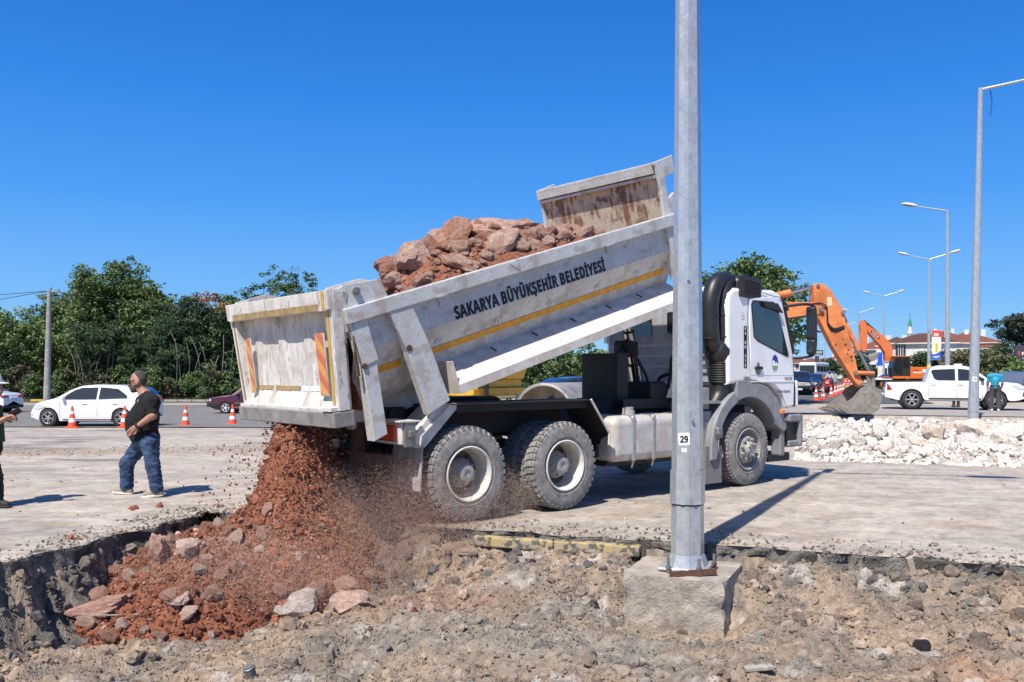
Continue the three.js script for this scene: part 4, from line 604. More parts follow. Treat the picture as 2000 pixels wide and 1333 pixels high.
// load in the tipped bed: soil body and rocks on it
{
  const crest = (t) => { t -= .28 * (1 - sst(t, 1.2, 2.6)); const k = [[-.75, 2.25], [-.3, 2.36], [.0, 2.48], [.22, 2.70], [.45, 2.84], [1.2, 2.92], [2.0, 2.92], [2.5, 2.88], [2.9, 2.76], [3.3, 2.52], [3.7, 2.35], [4.3, 2.2]]; let i = 0; while (i < k.length - 2 && t > k[i + 1][0]) i++; return lerp(k[i][1], k[i + 1][1], clamp((t - k[i][0]) / (k[i + 1][0] - k[i][0]))); };
  const top = (t, z) => { const c = crest(t + .55 * min(0, z)), e = min(c, 2.40 + .12 * sst(t, 0, 1)); return lerp(c, e, Math.pow(abs(z) / 1.13, 2.2)) + .05 * fb2(t * 3, z * 3); };
  const A = lines([-.80, 4.2, .05]), Bz = lines([-1.13, 1.13, .05]);
  const g = sheet(A, Bz, (t, z) => { let y = top(max(t, -.75), z); const out = .05 * fb2(z * 2, y * 3); return { p: [t + (t < -.6 ? out : 0), y, z], c: [1, 1, 1] }; });
  g.deleteAttribute('color');
  const rear = sheet(lines([-1.08, 1.08, .05]), lines([1.55, 2.5, .05]), (z, y) => ({ p: [-.80 - .05 * sin((y - 1.5) * 3) + .05 * fb2(z * 3, y * 3), min(y, top(-.75, z) - .05), z], c: [1, 1, 1] })); rear.deleteAttribute('color');
  const sm = M.soil.clone(); sm.side = THREE.DoubleSide;
  const ld = tag(obj('soil_load', mergeGeometries([g, rear]), sm, null, {}), 'heaped red soil filling the tipped truck bed', 'soil'); ld.applyMatrix4(bed.matrixWorld);
  const r = RNG(71), list = [];
  const add = (t, z, sx, sy, sz, dn = 0, lab, gi, rx) => { if (z < 0) t -= .5 * z * (1 - sst(t, 1.4, 2.6)); t += .34 * (1 - sst(t, 1.0, 2.4)); sx *= .88; sy *= .86; sz *= .88; const p = bedPt(t, top(t, z) + dn, z); const o = rock('red_rock', redRocks[gi ?? floor(r() * 12)], M.redstone, lab || 'reddish boulder heaped on the load in the truck bed', 'red boulders on the truck load', [p.x, p.y, p.z], [sx, sy, sz], rx ?? [r() * .8 - .4, TH + r() * 6, .3 + r() * .5 - .25]); list.push(o); };
  add(.33, .35, .34, .26, .27, .12, 'square pinkish boulder standing out on the truck load, left of centre', 0, [.3, TH + .3, .5]); add(1.1, .15, .46, .24, .34, .10, 'broad flat pink boulder in the middle of the truck load', 1, [.5, TH + .4, .35]);
  add(2.15, .25, .72, .24, .44, .05, 'largest long streaked rock slab on the truck load, near the headboard', 2, [.15, TH + .1, .12]); add(1.35, .78, .42, .22, .22, .06, 'dark red wedge of rock leaning on the near bed rail', 3, [.4, TH + .2, .45]);
  for (const [t, z, x, y, w] of [[.30, -.35, .24, .18, .26], [.45, -.75, .26, .18, .26], [.62, -.3, .26, .2, .28], [.72, -.8, .3, .2, .28], [.95, -.5, .32, .2, .3], [1.1, -.85, .3, .2, .3], [1.3, -.45, .34, .22, .32], [1.55, -.8, .3, .22, .3], [1.65, -.35, .3, .24, .3], [1.95, -.7, .3, .22, .3], [2.15, -.4, .32, .24, .3], [2.4, -.8, .28, .2, .28], [2.55, -.45, .3, .24, .3], [2.75, -.75, .24, .16, .24], [3.0, -.3, .26, .14, .26], [2.95, .55, .3, .12, .3], [3.25, .2, .26, .12, .26], [.6, .85, .42, .14, .2], [.1, .25, .2, .15, .18], [.12, .75, .24, .12, .2], [.85, .55, .24, .16, .2], [1.8, .78, .22, .16, .18], [2.6, .78, .24, .1, .2], [1.66, .2, .26, .22, .22], [.75, .1, .22, .18, .2], [1.5, -.05, .26, .2, .24], [.2, -.1, .2, .18, .2], [2.7, 0, .3, .16, .28], [2.2, .8, .22, .12, .18]]) add(t, z, x, y, w, .05);
  for (let i = 0; i < 12; i++) add(1.5 + i * .15, .8 + .12 * (i % 2), rr(r, .16, .26), rr(r, .08, .13), rr(r, .12, .18), .03);
  for (let i = 0; i < 150; i++) { const s = lerp(.06, .2, r() * r()); add(rr(r, 0, 3.2), rr(r, -.95, .98), s * 1.2, s * .8, s, .02, null, 6 + floor(r() * 6)); }
  scatter('load_crumbs', 2600, 72, (q) => { const t = lerp(-.7, 3.6, q()), z = rr(q, -1.08, 1.1), s = lerp(.008, .04, Math.pow(q(), 3)), p = bedPt(t, top(t, z) + s * .3, z); return { p: [p.x, p.y, p.z], s, c: jit([.40, .20, .135], q, .35) }; }, 73, clodMat, 'small red crumbs between the boulders of the load', 'soil', 1);
}

// ---------- heap of red soil under the gate, still falling ----------
const HX = -2.30, HZc = 9.62;
function heapY(X, Z) {
  const dx = X - HX, dz = Z - HZc, th = Math.atan2(dz, dx), r = hypot(dx, dz), lob = 1 + .14 * sin(th * 2 + 1.2) + .10 * sin(th * 3 + .4) - .10 * sst(cos(th + 1.5), .3, .9) + .10 * fb2(cos(th) * 1.4 + 5, sin(th) * 1.4);
  const tail = Math.pow(max(0, cos(th + 2.50)), 3), side = max(0, cos(th)), le = lerp(1, lob + .78 * tail - .22 * side, sst(r, .55, 1.5));
  const q = r / le, K = [[0, 1.08], [.27, 1.02], [.36, .76], [.45, .46], [.60, .12], [.84, -.12], [1.06, -.36], [1.32, -.62], [1.8, -1.2]]; let i = 0; while (i < K.length - 2 && q > K[i + 1][0]) i++;
  const t = clamp((q - K[i][0]) / (K[i + 1][0] - K[i][0])); return lerp(K[i][1], K[i + 1][1], t) + .07 * fb2(X * 2.2, Z * 2.2 + 5) + .05 * fb2(X * 6, Z * 6) + .02 * n2(X * 17, Z * 17);
}
const surfY = (X, Z) => max(groundY(X, Z), heapY(X, Z));
function hit(u, v) { const dx = (u - 1000) / F, dy = -(v - 730) / F; for (let Z = 5.2; Z < 60; Z += .02) { const y = EYE + dy * Z; if (y <= surfY(dx * Z, Z)) return [dx * Z, y, -Z]; } return null; }
const heapIn = (X, Z) => heapY(X, Z) - groundY(X, Z);
{
  const g = sheet(lines([-3.0, 2.4, .035]), lines([-2.4, 2.9, .035]), (x, z) => { const X = HX + x, Z = HZc - z; return { p: [X, heapY(X, Z) - .03, -Z], c: [1, 1, 1] }; }, (x, z) => heapIn(HX + x, HZc - z) > -.25);
  g.deleteAttribute('color');
  tag(obj('soil_heap', g, M.soil, null, { raw: true }), 'steep heap of red soil pouring out under the tailgate', 'soil');
  const redc = (q) => jit(q() < .08 ? [.55, .35, .27] : q() < .5 ? [.235, .082, .044] : [.33, .122, .066], q, .3);
  const onHeap = (smin, smax, pw, rmax = 2.5) => (q) => { let X, Z; do { const t = q() * 2 * PI, r = rmax * Math.pow(q(), .62); X = HX + r * cos(t); Z = HZc + r * sin(t); } while (heapIn(X, Z) < -.03 && q() < .93); const s = lerp(smin, smax, Math.pow(q(), pw)); return { p: [X, surfY(X, Z) + s * .25 - .02, -Z], s, c: redc(q) }; };
  scatter('heap_crumbs', 24000, 81, onHeap(.004, .017, 2.2), 82, clodMat, 'loose red crumbs over the soil heap', 'soil');
  scatter('heap_clods', 1000, 83, onHeap(.012, .06, 3), 84, clodMat, 'red clods tumbling down the soil heap', 'soil', 1);
  // falling soil in mid air: a curtain under the gate and loose grains round it
  const axis = V(-.775, 0, .632), acr = V(.632, 0, .775), gateC = truck.localToWorld(V(-1.25, 0, 0));
  scatter('falling_soil', 16000, 85, (q) => { const k = q(), y = lerp(-.45, 1.22, Math.pow(q(), .8)), w = (q() + q() + q() - 1.5) / 1.5, d = (q() + q() - 1), fall = 1.2 - y, p = gateC.clone().addScaledVector(acr, w * (.72 + .12 * fall)).addScaledVector(axis, .10 + .10 * fall + d * (.26 + .18 * fall)); const s = lerp(.003, .022, Math.pow(q(), 3)); return { p: [p.x, y, p.z], s, c: redc(q) }; }, 86, clodMat, 'falling red soil grains in mid air under the tailgate', 'soil');
  scatter('flying_crumbs', 420, 87, (q) => { const w = -1.25 + (q() - .5) * .7 - q() * q() * .5, y = rr(q, -.2, .95), p = gateC.clone().addScaledVector(acr, -w * .0 - .75 * q() - .35).addScaledVector(axis, .25 + q() * .75 * (1 - y * .4)); return { p: [p.x, y * .9, p.z], s: lerp(.004, .02, Math.pow(q(), 3)), c: redc(q) }; }, 88, clodMat, 'few red crumbs flying off the left side of the falling soil', 'soil');
  // dust raised round the heap and the rear wheels: tiny grains in the air
  const dust = (n, seed, c, R, sz, col, name, label) => scatter(name, n, seed, (q) => { let x, y, z; do { x = q() * 2 - 1; y = q() * 2 - 1; z = q() * 2 - 1; } while (x * x + y * y + z * z > 1 || q() < x * x + y * y + z * z - .1); return { p: [c[0] + x * R[0], max(c[1] + y * R[1], surfY(c[0] + x * R[0], -(c[2] + z * R[2])) + .005), c[2] + z * R[2]], s: sz * rr(q, .6, 1.3), c: jit(col, q, .15) }; }, 90, clodMat, label, 'dust');
  dust(100000, 91, [-1.25, .05, -9.3], [1.05, .8, .9], .0027, [.66, .43, .32], 'dust_cloud', 'reddish dust hanging between the soil heap and the rear wheel');
  dust(60000, 92, [-2.5, -.36, -8.55], [1.5, .42, .6], .0024, [.80, .52, .40], 'dust_cloud', 'pale reddish dust drifting low in front of the soil heap');
  dust(32000, 93, [-.35, .2, -10.0], [.7, .45, .6], .0024, [.72, .55, .44], 'dust_cloud', 'thin dust swirling round the rear tyres');
  // rocks that rolled down, placed where they lie
  const r = RNG(95);
  const at2 = (u, v, s, label, gi, rot, pale) => { const p = hit(u, v); if (!p) return; rock(pale ? 'limestone_rock' : 'red_rock', pale === true ? paleRocks[gi] : pale ? pinkRocks[gi] : redRocks[gi], pale ? stoneMat : M.redstone, label, pale ? null : 'red rocks at the soil heap', [p[0], p[1] + s[1] * .35, p[2]], s, rot || [r(), r() * 6, r()]); };
  at2(310, 1092, [.12, .21, .12], 'upright pointed pink rock at the left of the soil heap', 1, [.2, .5, .2], 'p'); at2(362, 1078, [.17, .12, .14], 'pale pink rock behind the upright pointed rock', 4, [0, 1, .2], 'p');
  at2(205, 1190, [.36, .11, .2], 'long flat pinkish slab at the far left of the heap', 2, [.1, .4, .12], 'p'); at2(172, 1218, [.11, .07, .1], 'small orange stone below the long flat slab', 3);
  at2(585, 1188, [.29, .12, .2], 'grey white flat limestone slab in front of the soil heap', 4, [.5, .2, .05], true); at2(690, 1185, [.26, .14, .19], 'rounded reddish rock right of the grey slab', 0, [.1, .3, .1], 'p');
  at2(672, 1150, [.19, .14, .16], 'pale pink block behind the rounded reddish rock', 3, [.2, .2, 0], 'p'); at2(620, 1160, [.14, .10, .13], 'red stone just above the grey slab', 5); at2(548, 1162, [.13, .1, .12], 'red stone left of the grey slab', 8); at2(350, 1172, [.16, .07, .13], 'flat red stone right of the long slab', 0, null, 'p'); at2(420, 1165, [.14, .08, .12], 'low red stone in the middle of the heap foot', 10); at2(725, 1125, [.12, .07, .1], 'small pinkish stone at the right foot of the heap', 11);
  for (let i = 0; i < 130; i++) { const t = rr(r, 2.6, 5.4), q = rr(r, .5, 2.3), X = HX + q * cos(t), Z = HZc + q * sin(t), s = lerp(.025, .13, Math.pow(r(), 2.2)); if (heapIn(X, Z) < -.05) continue; const pk = r() < .3; rock('red_rock', pk ? pinkRocks[floor(r() * 5)] : redRocks[floor(r() * 12)], pk ? stoneMat : M.redstone, 'red stone tumbling on the slope of the soil heap', 'stones on the soil heap slope', [X, surfY(X, Z) + s * .1, -Z], [s * 1.3, s * .8, s], [r() * 3, r() * 6, r() * 3]); }
}
// pieces lying on the dug ground
scatter('earth_lumps', 150, 97, onDug(.03, .085, 2.2), 98, std([1, 1, 1], 1, { bumpMap: rep(T.grit, 2), bumpScale: .05 }), 'bigger rounded lumps of dug earth', 'dirt', 2);
{
  const r = RNG(131), cm = std([.42, .40, .37], .95, { map: rep(T.stone, 2), bumpMap: rep(T.grit, 3), bumpScale: .01 });
  const lay = (name, label, cat, g, m, u, v, rot, dy = .02) => { const p = hit(u, v); return tag(obj(name, g, m, null, { pos: [p[0], p[1] + dy, p[2]], rot }), label, cat); };
  lay('cable', 'thin grey cable lying across the pit by the long slab', 'cable', tube([[-.42, .16, -.05], [-.2, .03, .1], [.05, 0, .15], [.5, .0, .1], [.85, .03, 0], [1.2, .04, -.1]], .008, 40, 6), cm, 190, 1200, [0, 0, 0], .03);
  lay('pipe_stub', 'dark open pipe end in the ochre soil at lower right', 'pipe', cylZ(.045, .2, 16, 0, 0, 0).scale(1, 1, 1), M.black, 1792, 1262, [-.3, .2, 0], .0);
  lay('hose_piece', 'ribbed grey hose end poking out at the bottom edge', 'hose', [0, 1, 2, 3, 4].map((k) => xf(new THREE.TorusGeometry(.035, .009, 6, 16), 0, k * .018, 0, PI / 2)).concat([cyl(.033, .033, .1, 16, 0, .04, 0)]), M.steel, 490, 1322, [.3, 0, .2], .0);
  lay('timber_stub', 'pale wooden post stub leaning from the torn edge', 'timber', rbox(.055, .24, .05, .008, 0, 0, 0), std([.55, .48, .39], .9, { map: rep(T.stone, 4) }), 1782, 1115, [0, 0, .25], .0);
  lay('timber_stub', 'short whitish post stub left of the black hole in the edge', 'timber', rbox(.05, .16, .04, .008, 0, 0, 0), std([.50, .46, .40], .9, { map: rep(T.stone, 4) }), 1603, 1098, [0, 0, .1], .0);
  lay('timber_stub', 'short pale board lying at the bottom of the dug ground', 'timber', rbox(.2, .03, .07, .008, 0, 0, 0), std([.5, .46, .41], .9, { map: rep(T.stone, 4) }), 1482, 1308, [0, .1, .05], .01);
  for (let i = 0; i < 34; i++) { const u = rr(r, 780, 1990), v = rr(r, 1125, 1325), p = hit(u, v), s = lerp(.02, .06, r() * r()); if (p) rock('field_stone', paleRocks[i % 14], i % 3 ? cm2() : stoneMat, 'loose stone scattered on the dug ground', 'loose stones on the dug ground', [p[0], p[1] + s * .2, p[2]], [s * 1.3, s * .8, s], [r() * 3, r() * 6, r() * 3]); }
  function cm2() { return cm2.m ||= std([.52, .46, .39], .95, { map: rep(T.stone, 3), vertexColors: true }); }
}

// ---------- bed of white quarry rubble on the right ----------
{
  const r = RNG(141), yR = (a, b) => { const [X, Z] = XZ(a, b); return -.10 + .30 * sst(b, -8.9, -10.4) * (.55 + .5 * fb2(a * .5, b * .4)) + .10 * fb2(a * 1.6, b * 1.6) - .36 * sst(b, -20.5, -24) * sst(a, 17, 13) + .22 * sst(a, 13, 16) * sst(b, -10, -14) * sst(b, -26, -20); };
  const g = sheet(lines([5.6, 30, .12]), lines([-25.5, -8.6, .12]), (a, b) => { const [X, Z] = XZ(a, b), e = sst(a, 5.6, 7) * sst(b + .5 * fb2(a * .6, 4), -8.7, -9.3), k = 1 + .12 * n2(a * 3, b * 3), w = .5 + .5 * n2(a * .7, b * .7); return { p: [X, lerp(paved(X, Z, a, b) - .02, yR(a, b) + .05 * abs(n2(a * 5, b * 5)), e), -Z], c: mixc([.66, .60, .53], [.60, .55, .50], w).map((q) => q * k) }; });
  tag(obj('rubble_fill', g, groundMat.clone(), null, { raw: true }), 'fine white crushed stone filling the trench', 'rubble', null, 'stuff').material.color.setRGB(1.2, 1.2, 1.2);
  const palem = std([1, 1, 1], 1, {});
  scatter('rubble_gravel', 17000, 142, (q) => { const b = lerp(-8.8, -25, Math.pow(q(), 1.7)), a = rr(q, 6.3, 30), [X, Z] = XZ(a, b), s = lerp(.015, .09, Math.pow(q(), 2.6)); return { p: [X, yR(a, b) + .05 + s * .25, -Z], s, c: jit([.66, .60, .53], q, .15) }; }, 143, palem, 'small white stones of the rubble bed', 'rubble', 1);
  const big = [[1718, 846, .42, .30, 'grey cornered boulder in the middle of the white rubble'], [1826, 850, .62, .45, 'tall streaked boulder leaning in the white rubble'], [1905, 845, .95, .5, 'biggest pale boulder overhanging a dark gap in the rubble'], [1965, 850, .9, .36, 'long ochre boulder right of the dark gap'], [1775, 853, .36, .26, 'split grey boulder between the cornered and the tall boulder'], [1600, 850, .55, .3, 'pink boulder in the rubble close to the truck bumper'], [1640, 868, .5, .22, 'broad flat boulder at the front of the rubble near the truck'], [1735, 872, .35, .2, 'low boulder in front of the grey cornered boulder'], [1585, 870, .35, .3, 'reddish boulder beside the truck bumper']];
  const onR = (u, v) => { const dx = (u - 1000) / F, dy = -(v - 730) / F; for (let Z = 12; Z < 40; Z += .05) { const [a, b] = abOf(dx * Z, Z); if (b < -8.6 && EYE + dy * Z <= yR(a, b)) return [dx * Z, EYE + dy * Z, -Z]; } return null; };
  big.forEach(([u, v, w, h, label], i) => { const p = onR(u, v + 12); if (p) rock('limestone_rock', paleRocks[i % 14], stoneMat, label, null, [p[0], p[1] + h * .38, p[2]], [w * .62, h * .75, w * .5], [rr(r, -.3, .3), r() * 6, rr(r, -.4, .4)]); });
  for (let i = 0; i < 620; i++) { const b = lerp(-9.4, -25, Math.pow(r(), 1.2)), a = rr(r, 6.9, 24), [X, Z] = XZ(a, b), u = 1000 + F * X / Z; if (u < 1480 || u > 2080 || (b < -21.5 && a < 15)) continue; const s = lerp(.09, .32, Math.pow(r(), 2)) * (b > -11 ? .7 : 1); rock('limestone_rock', paleRocks[floor(r() * 14)], stoneMat, 'pale limestone rock among others in the white rubble bed', 'limestone rocks of the rubble bed', [X, yR(a, b) + s * .12, -Z], [s * rr(r, .9, 1.5), s * rr(r, .6, 1), s * rr(r, .8, 1.2)], [rr(r, -.5, .5), r() * 6, rr(r, -.5, .5)]); }
}

// ---------- cars ----------
const carM = { tyre: std([.03, .03, .031], .85), alloy: std([.55, .55, .56], .35, { metalness: .7 }), dark: std([.02, .02, .021], .7), glass: phy([.018, .022, .024], .05, { clearcoat: 1, clearcoatRoughness: .02 }), lamp: phy([.55, .57, .6], .12, { clearcoat: 1 }), tail: phy([.42, .02, .02], .2, { clearcoat: 1 }), plate: std([.72, .72, .7], .5), trim: std([.045, .045, .047], .6) };
function carWheel(parent, x, y, z, r, w, s, spokes = 10, alloy = carM.alloy) {
  const g = grp('wheel', parent, [x, y, z], s < 0 ? PI : 0), rr_ = r * .66;
  obj('tyre', latheZ([[rr_, -w / 2], [r * .93, -w / 2], [r, -w * .36], [r, w * .36], [r * .93, w / 2], [rr_, w / 2]], 36, 0, 0, 0), carM.tyre, g);
  obj('rim_barrel', latheZ([[rr_, w * .48], [rr_ * .96, w * .3], [rr_ * .92, -w * .2], [0, -w * .25]], 28, 0, 0, 0), carM.dark, g);
  const sp = [latheZ([[rr_ * 1.0, w * .42], [rr_ * 1.0, w * .52], [rr_ * .93, w * .5], [rr_ * .91, w * .4]], 36, 0, 0, 0), latheZ([[rr_ * .26, w * .2], [rr_ * .24, w * .46], [0, w * .46]], 20, 0, 0, 0)];
  for (let i = 0; i < spokes; i++) { const t = i / spokes * 2 * PI, b = new THREE.BoxGeometry(rr_ * .8, rr_ * (spokes > 7 ? .10 : .2), w * .12); b.translate(rr_ * .55, 0, w * .42); b.rotateZ(t + (i % 2 && spokes > 7 ? .18 : 0)); sp.push(b); }
  obj('rim', sp, alloy, g); return g;
}
function pw(k, x) { if (x <= k[0][0]) return k[0][1]; for (let i = 0; i < k.length - 1; i++) if (x <= k[i + 1][0]) return lerp(k[i][1], k[i + 1][1], (x - k[i][0]) / (k[i + 1][0] - k[i][0])); return k[k.length - 1][1]; }
function car(name, label, pos, ry, c, group) {
  const t = thing(name, label, c.cat || 'car', pos, ry, group), hw = c.W / 2, ra = c.r * 1.16, x0 = -c.L / 2, x1 = c.L / 2;
  const top = (x) => { let s = 0; for (const d of [-.06, -.03, 0, .03, .06]) s += pw(c.top, x + d); return s / 5; };
  const bot = (x) => { let y = lerp(c.sill, c.sill + .12, sst(abs(x), c.L * .40, c.L * .5)); for (const w of c.ax) { const d = abs(x - w); if (d < ra) y = max(y, c.r + sqrt(ra * ra - d * d) * (d > ra * .96 ? .6 : 1)); } return y; };
  const wx = (x) => hw * (1 - c.taper * Math.pow(abs(x) / (c.L / 2), 4)), tum = c.tum ?? .26;
  const zAt = (x, y) => { const W = wx(x); let z = y < c.belt ? W * (1 - .07 * Math.pow(abs(y - c.belt * .68) / (c.belt * .6), 2)) : W * (.985 - tum * (y - c.belt) / (c.H - c.belt)); return z; };
  const zz = (x, y) => { const T_ = top(x), r = c.round ?? .09, k = y - (T_ - r); let z = zAt(x, y); if (k > 0) z -= r * 1.1 * (1 - sqrt(max(0, 1 - (k / r) ** 2))); return max(.02, z); };
  // shell
  const N = 84, S = 15, RO = 5, ring = 2 * (S + 1) + RO, p = [], ix = [];
  const xs = Array.from({ length: N + 1 }, (_, i) => lerp(x0, x1, .5 - .5 * cos(PI * (i / N * .86 + .07)) / cos(PI * .07)));
  for (const x of xs) { const b = bot(x), T_ = max(top(x), b + .02), row = []; for (let j = 0; j <= S; j++) { const y = lerp(b, T_, 1 - Math.pow(1 - j / S, 1.6)); row.push([x, y, zz(x, y)]); } const zt = row[S][2]; for (let j = 1; j <= RO; j++) { const q = 1 - 2 * j / (RO + 1); row.push([x, T_ + .02 * (1 - q * q), zt * q]); } for (let j = S; j >= 0; j--) row.push([x, row[j][1], -row[j][2]]); row.forEach((q) => p.push(...q)); }
  for (let i = 0; i < N; i++) for (let j = 0; j < ring - 1; j++) { const a = i * ring + j; ix.push(a, a + ring, a + 1, a + 1, a + ring, a + ring + 1); }
  for (const [i, f] of [[0, 1], [N, 0]]) { const base = i * ring, m = p.length / 3; let cy = 0; for (let j = 0; j < ring; j++) cy += p[(base + j) * 3 + 1]; p.push(xs[i], cy / ring, 0); for (let j = 0; j < ring - 1; j++) f ? ix.push(m, base + j, base + j + 1) : ix.push(m, base + j + 1, base + j); }
  const g = new THREE.BufferGeometry(); g.setAttribute('position', new THREE.BufferAttribute(new Float32Array(p), 3)); g.setIndex(ix); g.computeVertexNormals();
  obj('body', g, c.paint, t);
  obj('underbody', [bb(x0 + .3, x1 - .3, c.sill - .03, c.belt * .75, -hw * .8, hw * .8)].concat(c.ax.flatMap((x) => [cylZ(ra * 1.02, c.W * .86, 28, x, c.r, 0)])), carM.dark, t);
  // glass
  const dens = (P) => P.flatMap((a, i) => { const b = P[(i + 1) % P.length]; return [0, .34, .67].map((q) => [lerp(a[0], b[0], q), lerp(a[1], b[1], q)]); });
  const patch = (P, s, off) => { const q = new THREE.ShapeGeometry(poly(dens(P))), a = q.attributes.position; for (let i = 0; i < a.count; i++) a.setZ(i, s * (zz(a.getX(i), a.getY(i)) + off)); if (s < 0) { const id = q.index.array; for (let i = 0; i < id.length; i += 3) { const k = id[i]; id[i] = id[i + 1]; id[i + 1] = k; } } q.computeVertexNormals(); return q; };
  for (const s of [1, -1]) for (const P of c.windows) obj('window', patch(P, s, .016), carM.glass, t);
  const across = (xa, xb, k, ins, off = .022) => sheet(lines([xa, xb, abs(xb - xa) / 8]), lines([-1, 1, .2]), (x, q) => ({ p: [x, top(x) + off + .02 * (1 - q * q), -q * max(.05, zz(x, top(x) - .015) - ins)], c: [1, 1, 1] }));
  for (const [n, xa, xb] of c.screens) { const q = across(xa, xb, 1, .03); q.deleteAttribute('color'); obj(n, q, carM.glass, t); }
  for (const [P, m, n] of c.side || []) for (const s of [1, -1]) obj(n, patch(P, s, .018), m, t);
  // wheels, lights, mirrors, gaps
  for (const x of c.ax) for (const s of [1, -1]) carWheel(t, x, c.r, s * (hw - .11), c.r, c.tw || .21, s, c.spokes || 10, c.alloy);
  for (const s of [1, -1]) { const m = grp('door_mirror', t); obj('mirror_shell', rbox(.12, .13, .2, .04, c.mir[0], c.mir[1], s * (zz(c.mir[0], c.mir[1]) + .08)), c.mirM || c.paint, m); }
  for (const s of [1, -1]) for (const x of c.handles || []) obj('door_handle', rbox(.18, .03, .03, .01, x, c.belt - .12, s * (zz(x, c.belt - .12) + .012)), c.hM || carM.alloy, t);
  for (const s of [1, -1]) for (const [x, ya, yb] of c.gaps || []) { const pts = []; for (let k = 0; k <= 8; k++) { const y = lerp(ya, yb, k / 8); pts.push([x + (c.gapCurve || 0) * sin(k / 8 * PI), y, s * (zz(x, y) + .001)]); } obj('door_gap', tube(pts, .006, 16, 4), carM.trim, t); }
  for (const [n, m, a] of c.boxes || []) obj(n, Array.isArray(a[0]) ? a.map((q) => rbox(...q)) : rbox(...a), m, t);
  return t;
}
const paintOf = (c, r = .3) => phy(c, r, { clearcoat: 1, clearcoatRoughness: .05 });
const whiteP = paintOf([.80, .80, .81], .35), navyP = paintOf([.012, .02, .045]), blackP = paintOf([.012, .012, .014]), maroonP = paintOf([.075, .008, .022]), greyP = paintOf([.14, .15, .17]), blueP = paintOf([.02, .035, .07]);
// proportions: hatchback, old saloon, saloon, estate-like, pickup
const HATCH = { L: 4.07, W: 1.73, H: 1.45, r: .31, sill: .20, belt: .92, taper: .16, ax: [-1.22, 1.36], top: [[-2.03, .62], [-1.98, .98], [-1.86, 1.2], [-1.55, 1.37], [-1.0, 1.44], [-.2, 1.46], [.3, 1.42], [.62, 1.30], [1.12, 1.0], [1.4, .93], [1.8, .84], [1.98, .70], [2.03, .5]], windows: [[[-1.42, .99], [-1.38, 1.10], [-1.05, 1.32], [-.55, 1.37], [-.42, 1.37], [-.42, .96]], [[-.34, .96], [-.34, 1.37], [.22, 1.36], [.50, 1.26], [.90, .99], [.86, .95]]], screens: [['windshield', 1.06, .40], ['rear_window', -1.93, -1.6]], mir: [.80, .99], handles: [-1.0, .06], gaps: [[-.38, .34, .95], [.95, .3, .95], [-1.15, .62, .96]], gapCurve: .0 };
const SEDAN = { L: 4.5, W: 1.75, H: 1.44, r: .31, sill: .21, belt: .93, taper: .15, ax: [-1.3, 1.38], top: [[-2.25, .62], [-2.2, .92], [-2.05, 1.0], [-1.5, 1.06], [-.9, 1.36], [-.4, 1.43], [.1, 1.44], [.45, 1.36], [1.05, 1.02], [1.35, .95], [1.95, .85], [2.18, .7], [2.25, .5]], windows: [[[-1.25, .99], [-.82, 1.30], [-.5, 1.36], [-.38, 1.36], [-.38, .97]], [[-.30, .97], [-.30, 1.36], [.1, 1.36], [.4, 1.28], [.85, .99]]], screens: [['windshield', 1.0, .42], ['rear_window', -1.45, -.86]], mir: [.78, 1.0], handles: [-.95, .0], gaps: [[-.34, .32, .95], [.92, .3, .95]] };
const BOXY = { L: 4.25, W: 1.62, H: 1.40, r: .285, sill: .22, belt: .89, taper: .06, tum: .24, round: .06, ax: [-1.2, 1.24], top: [[-2.12, .55], [-2.1, .9], [-1.35, .96], [-.85, 1.34], [-.6, 1.395], [.25, 1.40], [.42, 1.37], [.98, .93], [1.4, .89], [2.0, .80], [2.1, .74], [2.12, .5]], windows: [[[-1.1, .95], [-.75, 1.27], [-.32, 1.31], [-.32, .93]], [[-.25, .93], [-.25, 1.31], [.3, 1.30], [.68, .97], [.66, .93]]], screens: [['windshield', .94, .46], ['rear_window', -1.3, -.9]], mir: [.62, .95], handles: [-.8, .1], gaps: [[-.28, .3, .92], [.78, .28, .92]], spokes: 5, alloy: std([.8, .8, .8], .4) };
const SUV = { L: 4.4, W: 1.82, H: 1.62, r: .35, sill: .26, belt: 1.02, taper: .13, ax: [-1.28, 1.36], top: [[-2.2, .7], [-2.14, 1.1], [-1.95, 1.35], [-1.6, 1.55], [-.8, 1.62], [.1, 1.61], [.45, 1.52], [1.0, 1.16], [1.3, 1.08], [1.95, .98], [2.15, .8], [2.2, .5]], windows: [[[-1.6, 1.1], [-1.45, 1.38], [-1.2, 1.5], [-.4, 1.53], [-.4, 1.07]], [[-.32, 1.07], [-.32, 1.53], [.1, 1.52], [.42, 1.42], [.8, 1.1]]], screens: [['windshield', .96, .44], ['rear_window', -2.08, -1.66]], mir: [.72, 1.1], handles: [-.95, .05], gaps: [[-.36, .35, 1.05], [.92, .34, 1.05]] };
const PICK = { L: 5.33, W: 1.86, H: 1.80, r: .385, tw: .26, sill: .36, belt: 1.13, taper: .08, tum: .24, ax: [-1.63, 1.46], top: [[-2.66, .7], [-2.62, 1.10], [-1.05, 1.12], [-1.01, 1.55], [-.9, 1.71], [-.6, 1.79], [.25, 1.80], [.6, 1.72], [1.28, 1.2], [1.5, 1.15], [2.3, 1.06], [2.56, .92], [2.66, .55]], windows: [[[-.9, 1.56], [-.82, 1.63], [-.0, 1.66], [-.0, 1.18], [-.68, 1.19], [-.8, 1.27]], [[.1, 1.18], [.1, 1.66], [.42, 1.64], [.66, 1.55], [1.08, 1.22], [1.04, 1.18]]], screens: [['windshield', 1.22, .58]], mir: [.98, 1.22], handles: [-.82, .18], gaps: [[-1.0, .5, 1.12], [.05, .45, 1.15], [1.12, .42, 1.12]], spokes: 6, alloy: std([.42, .42, .43], .4, { metalness: .5 }) };
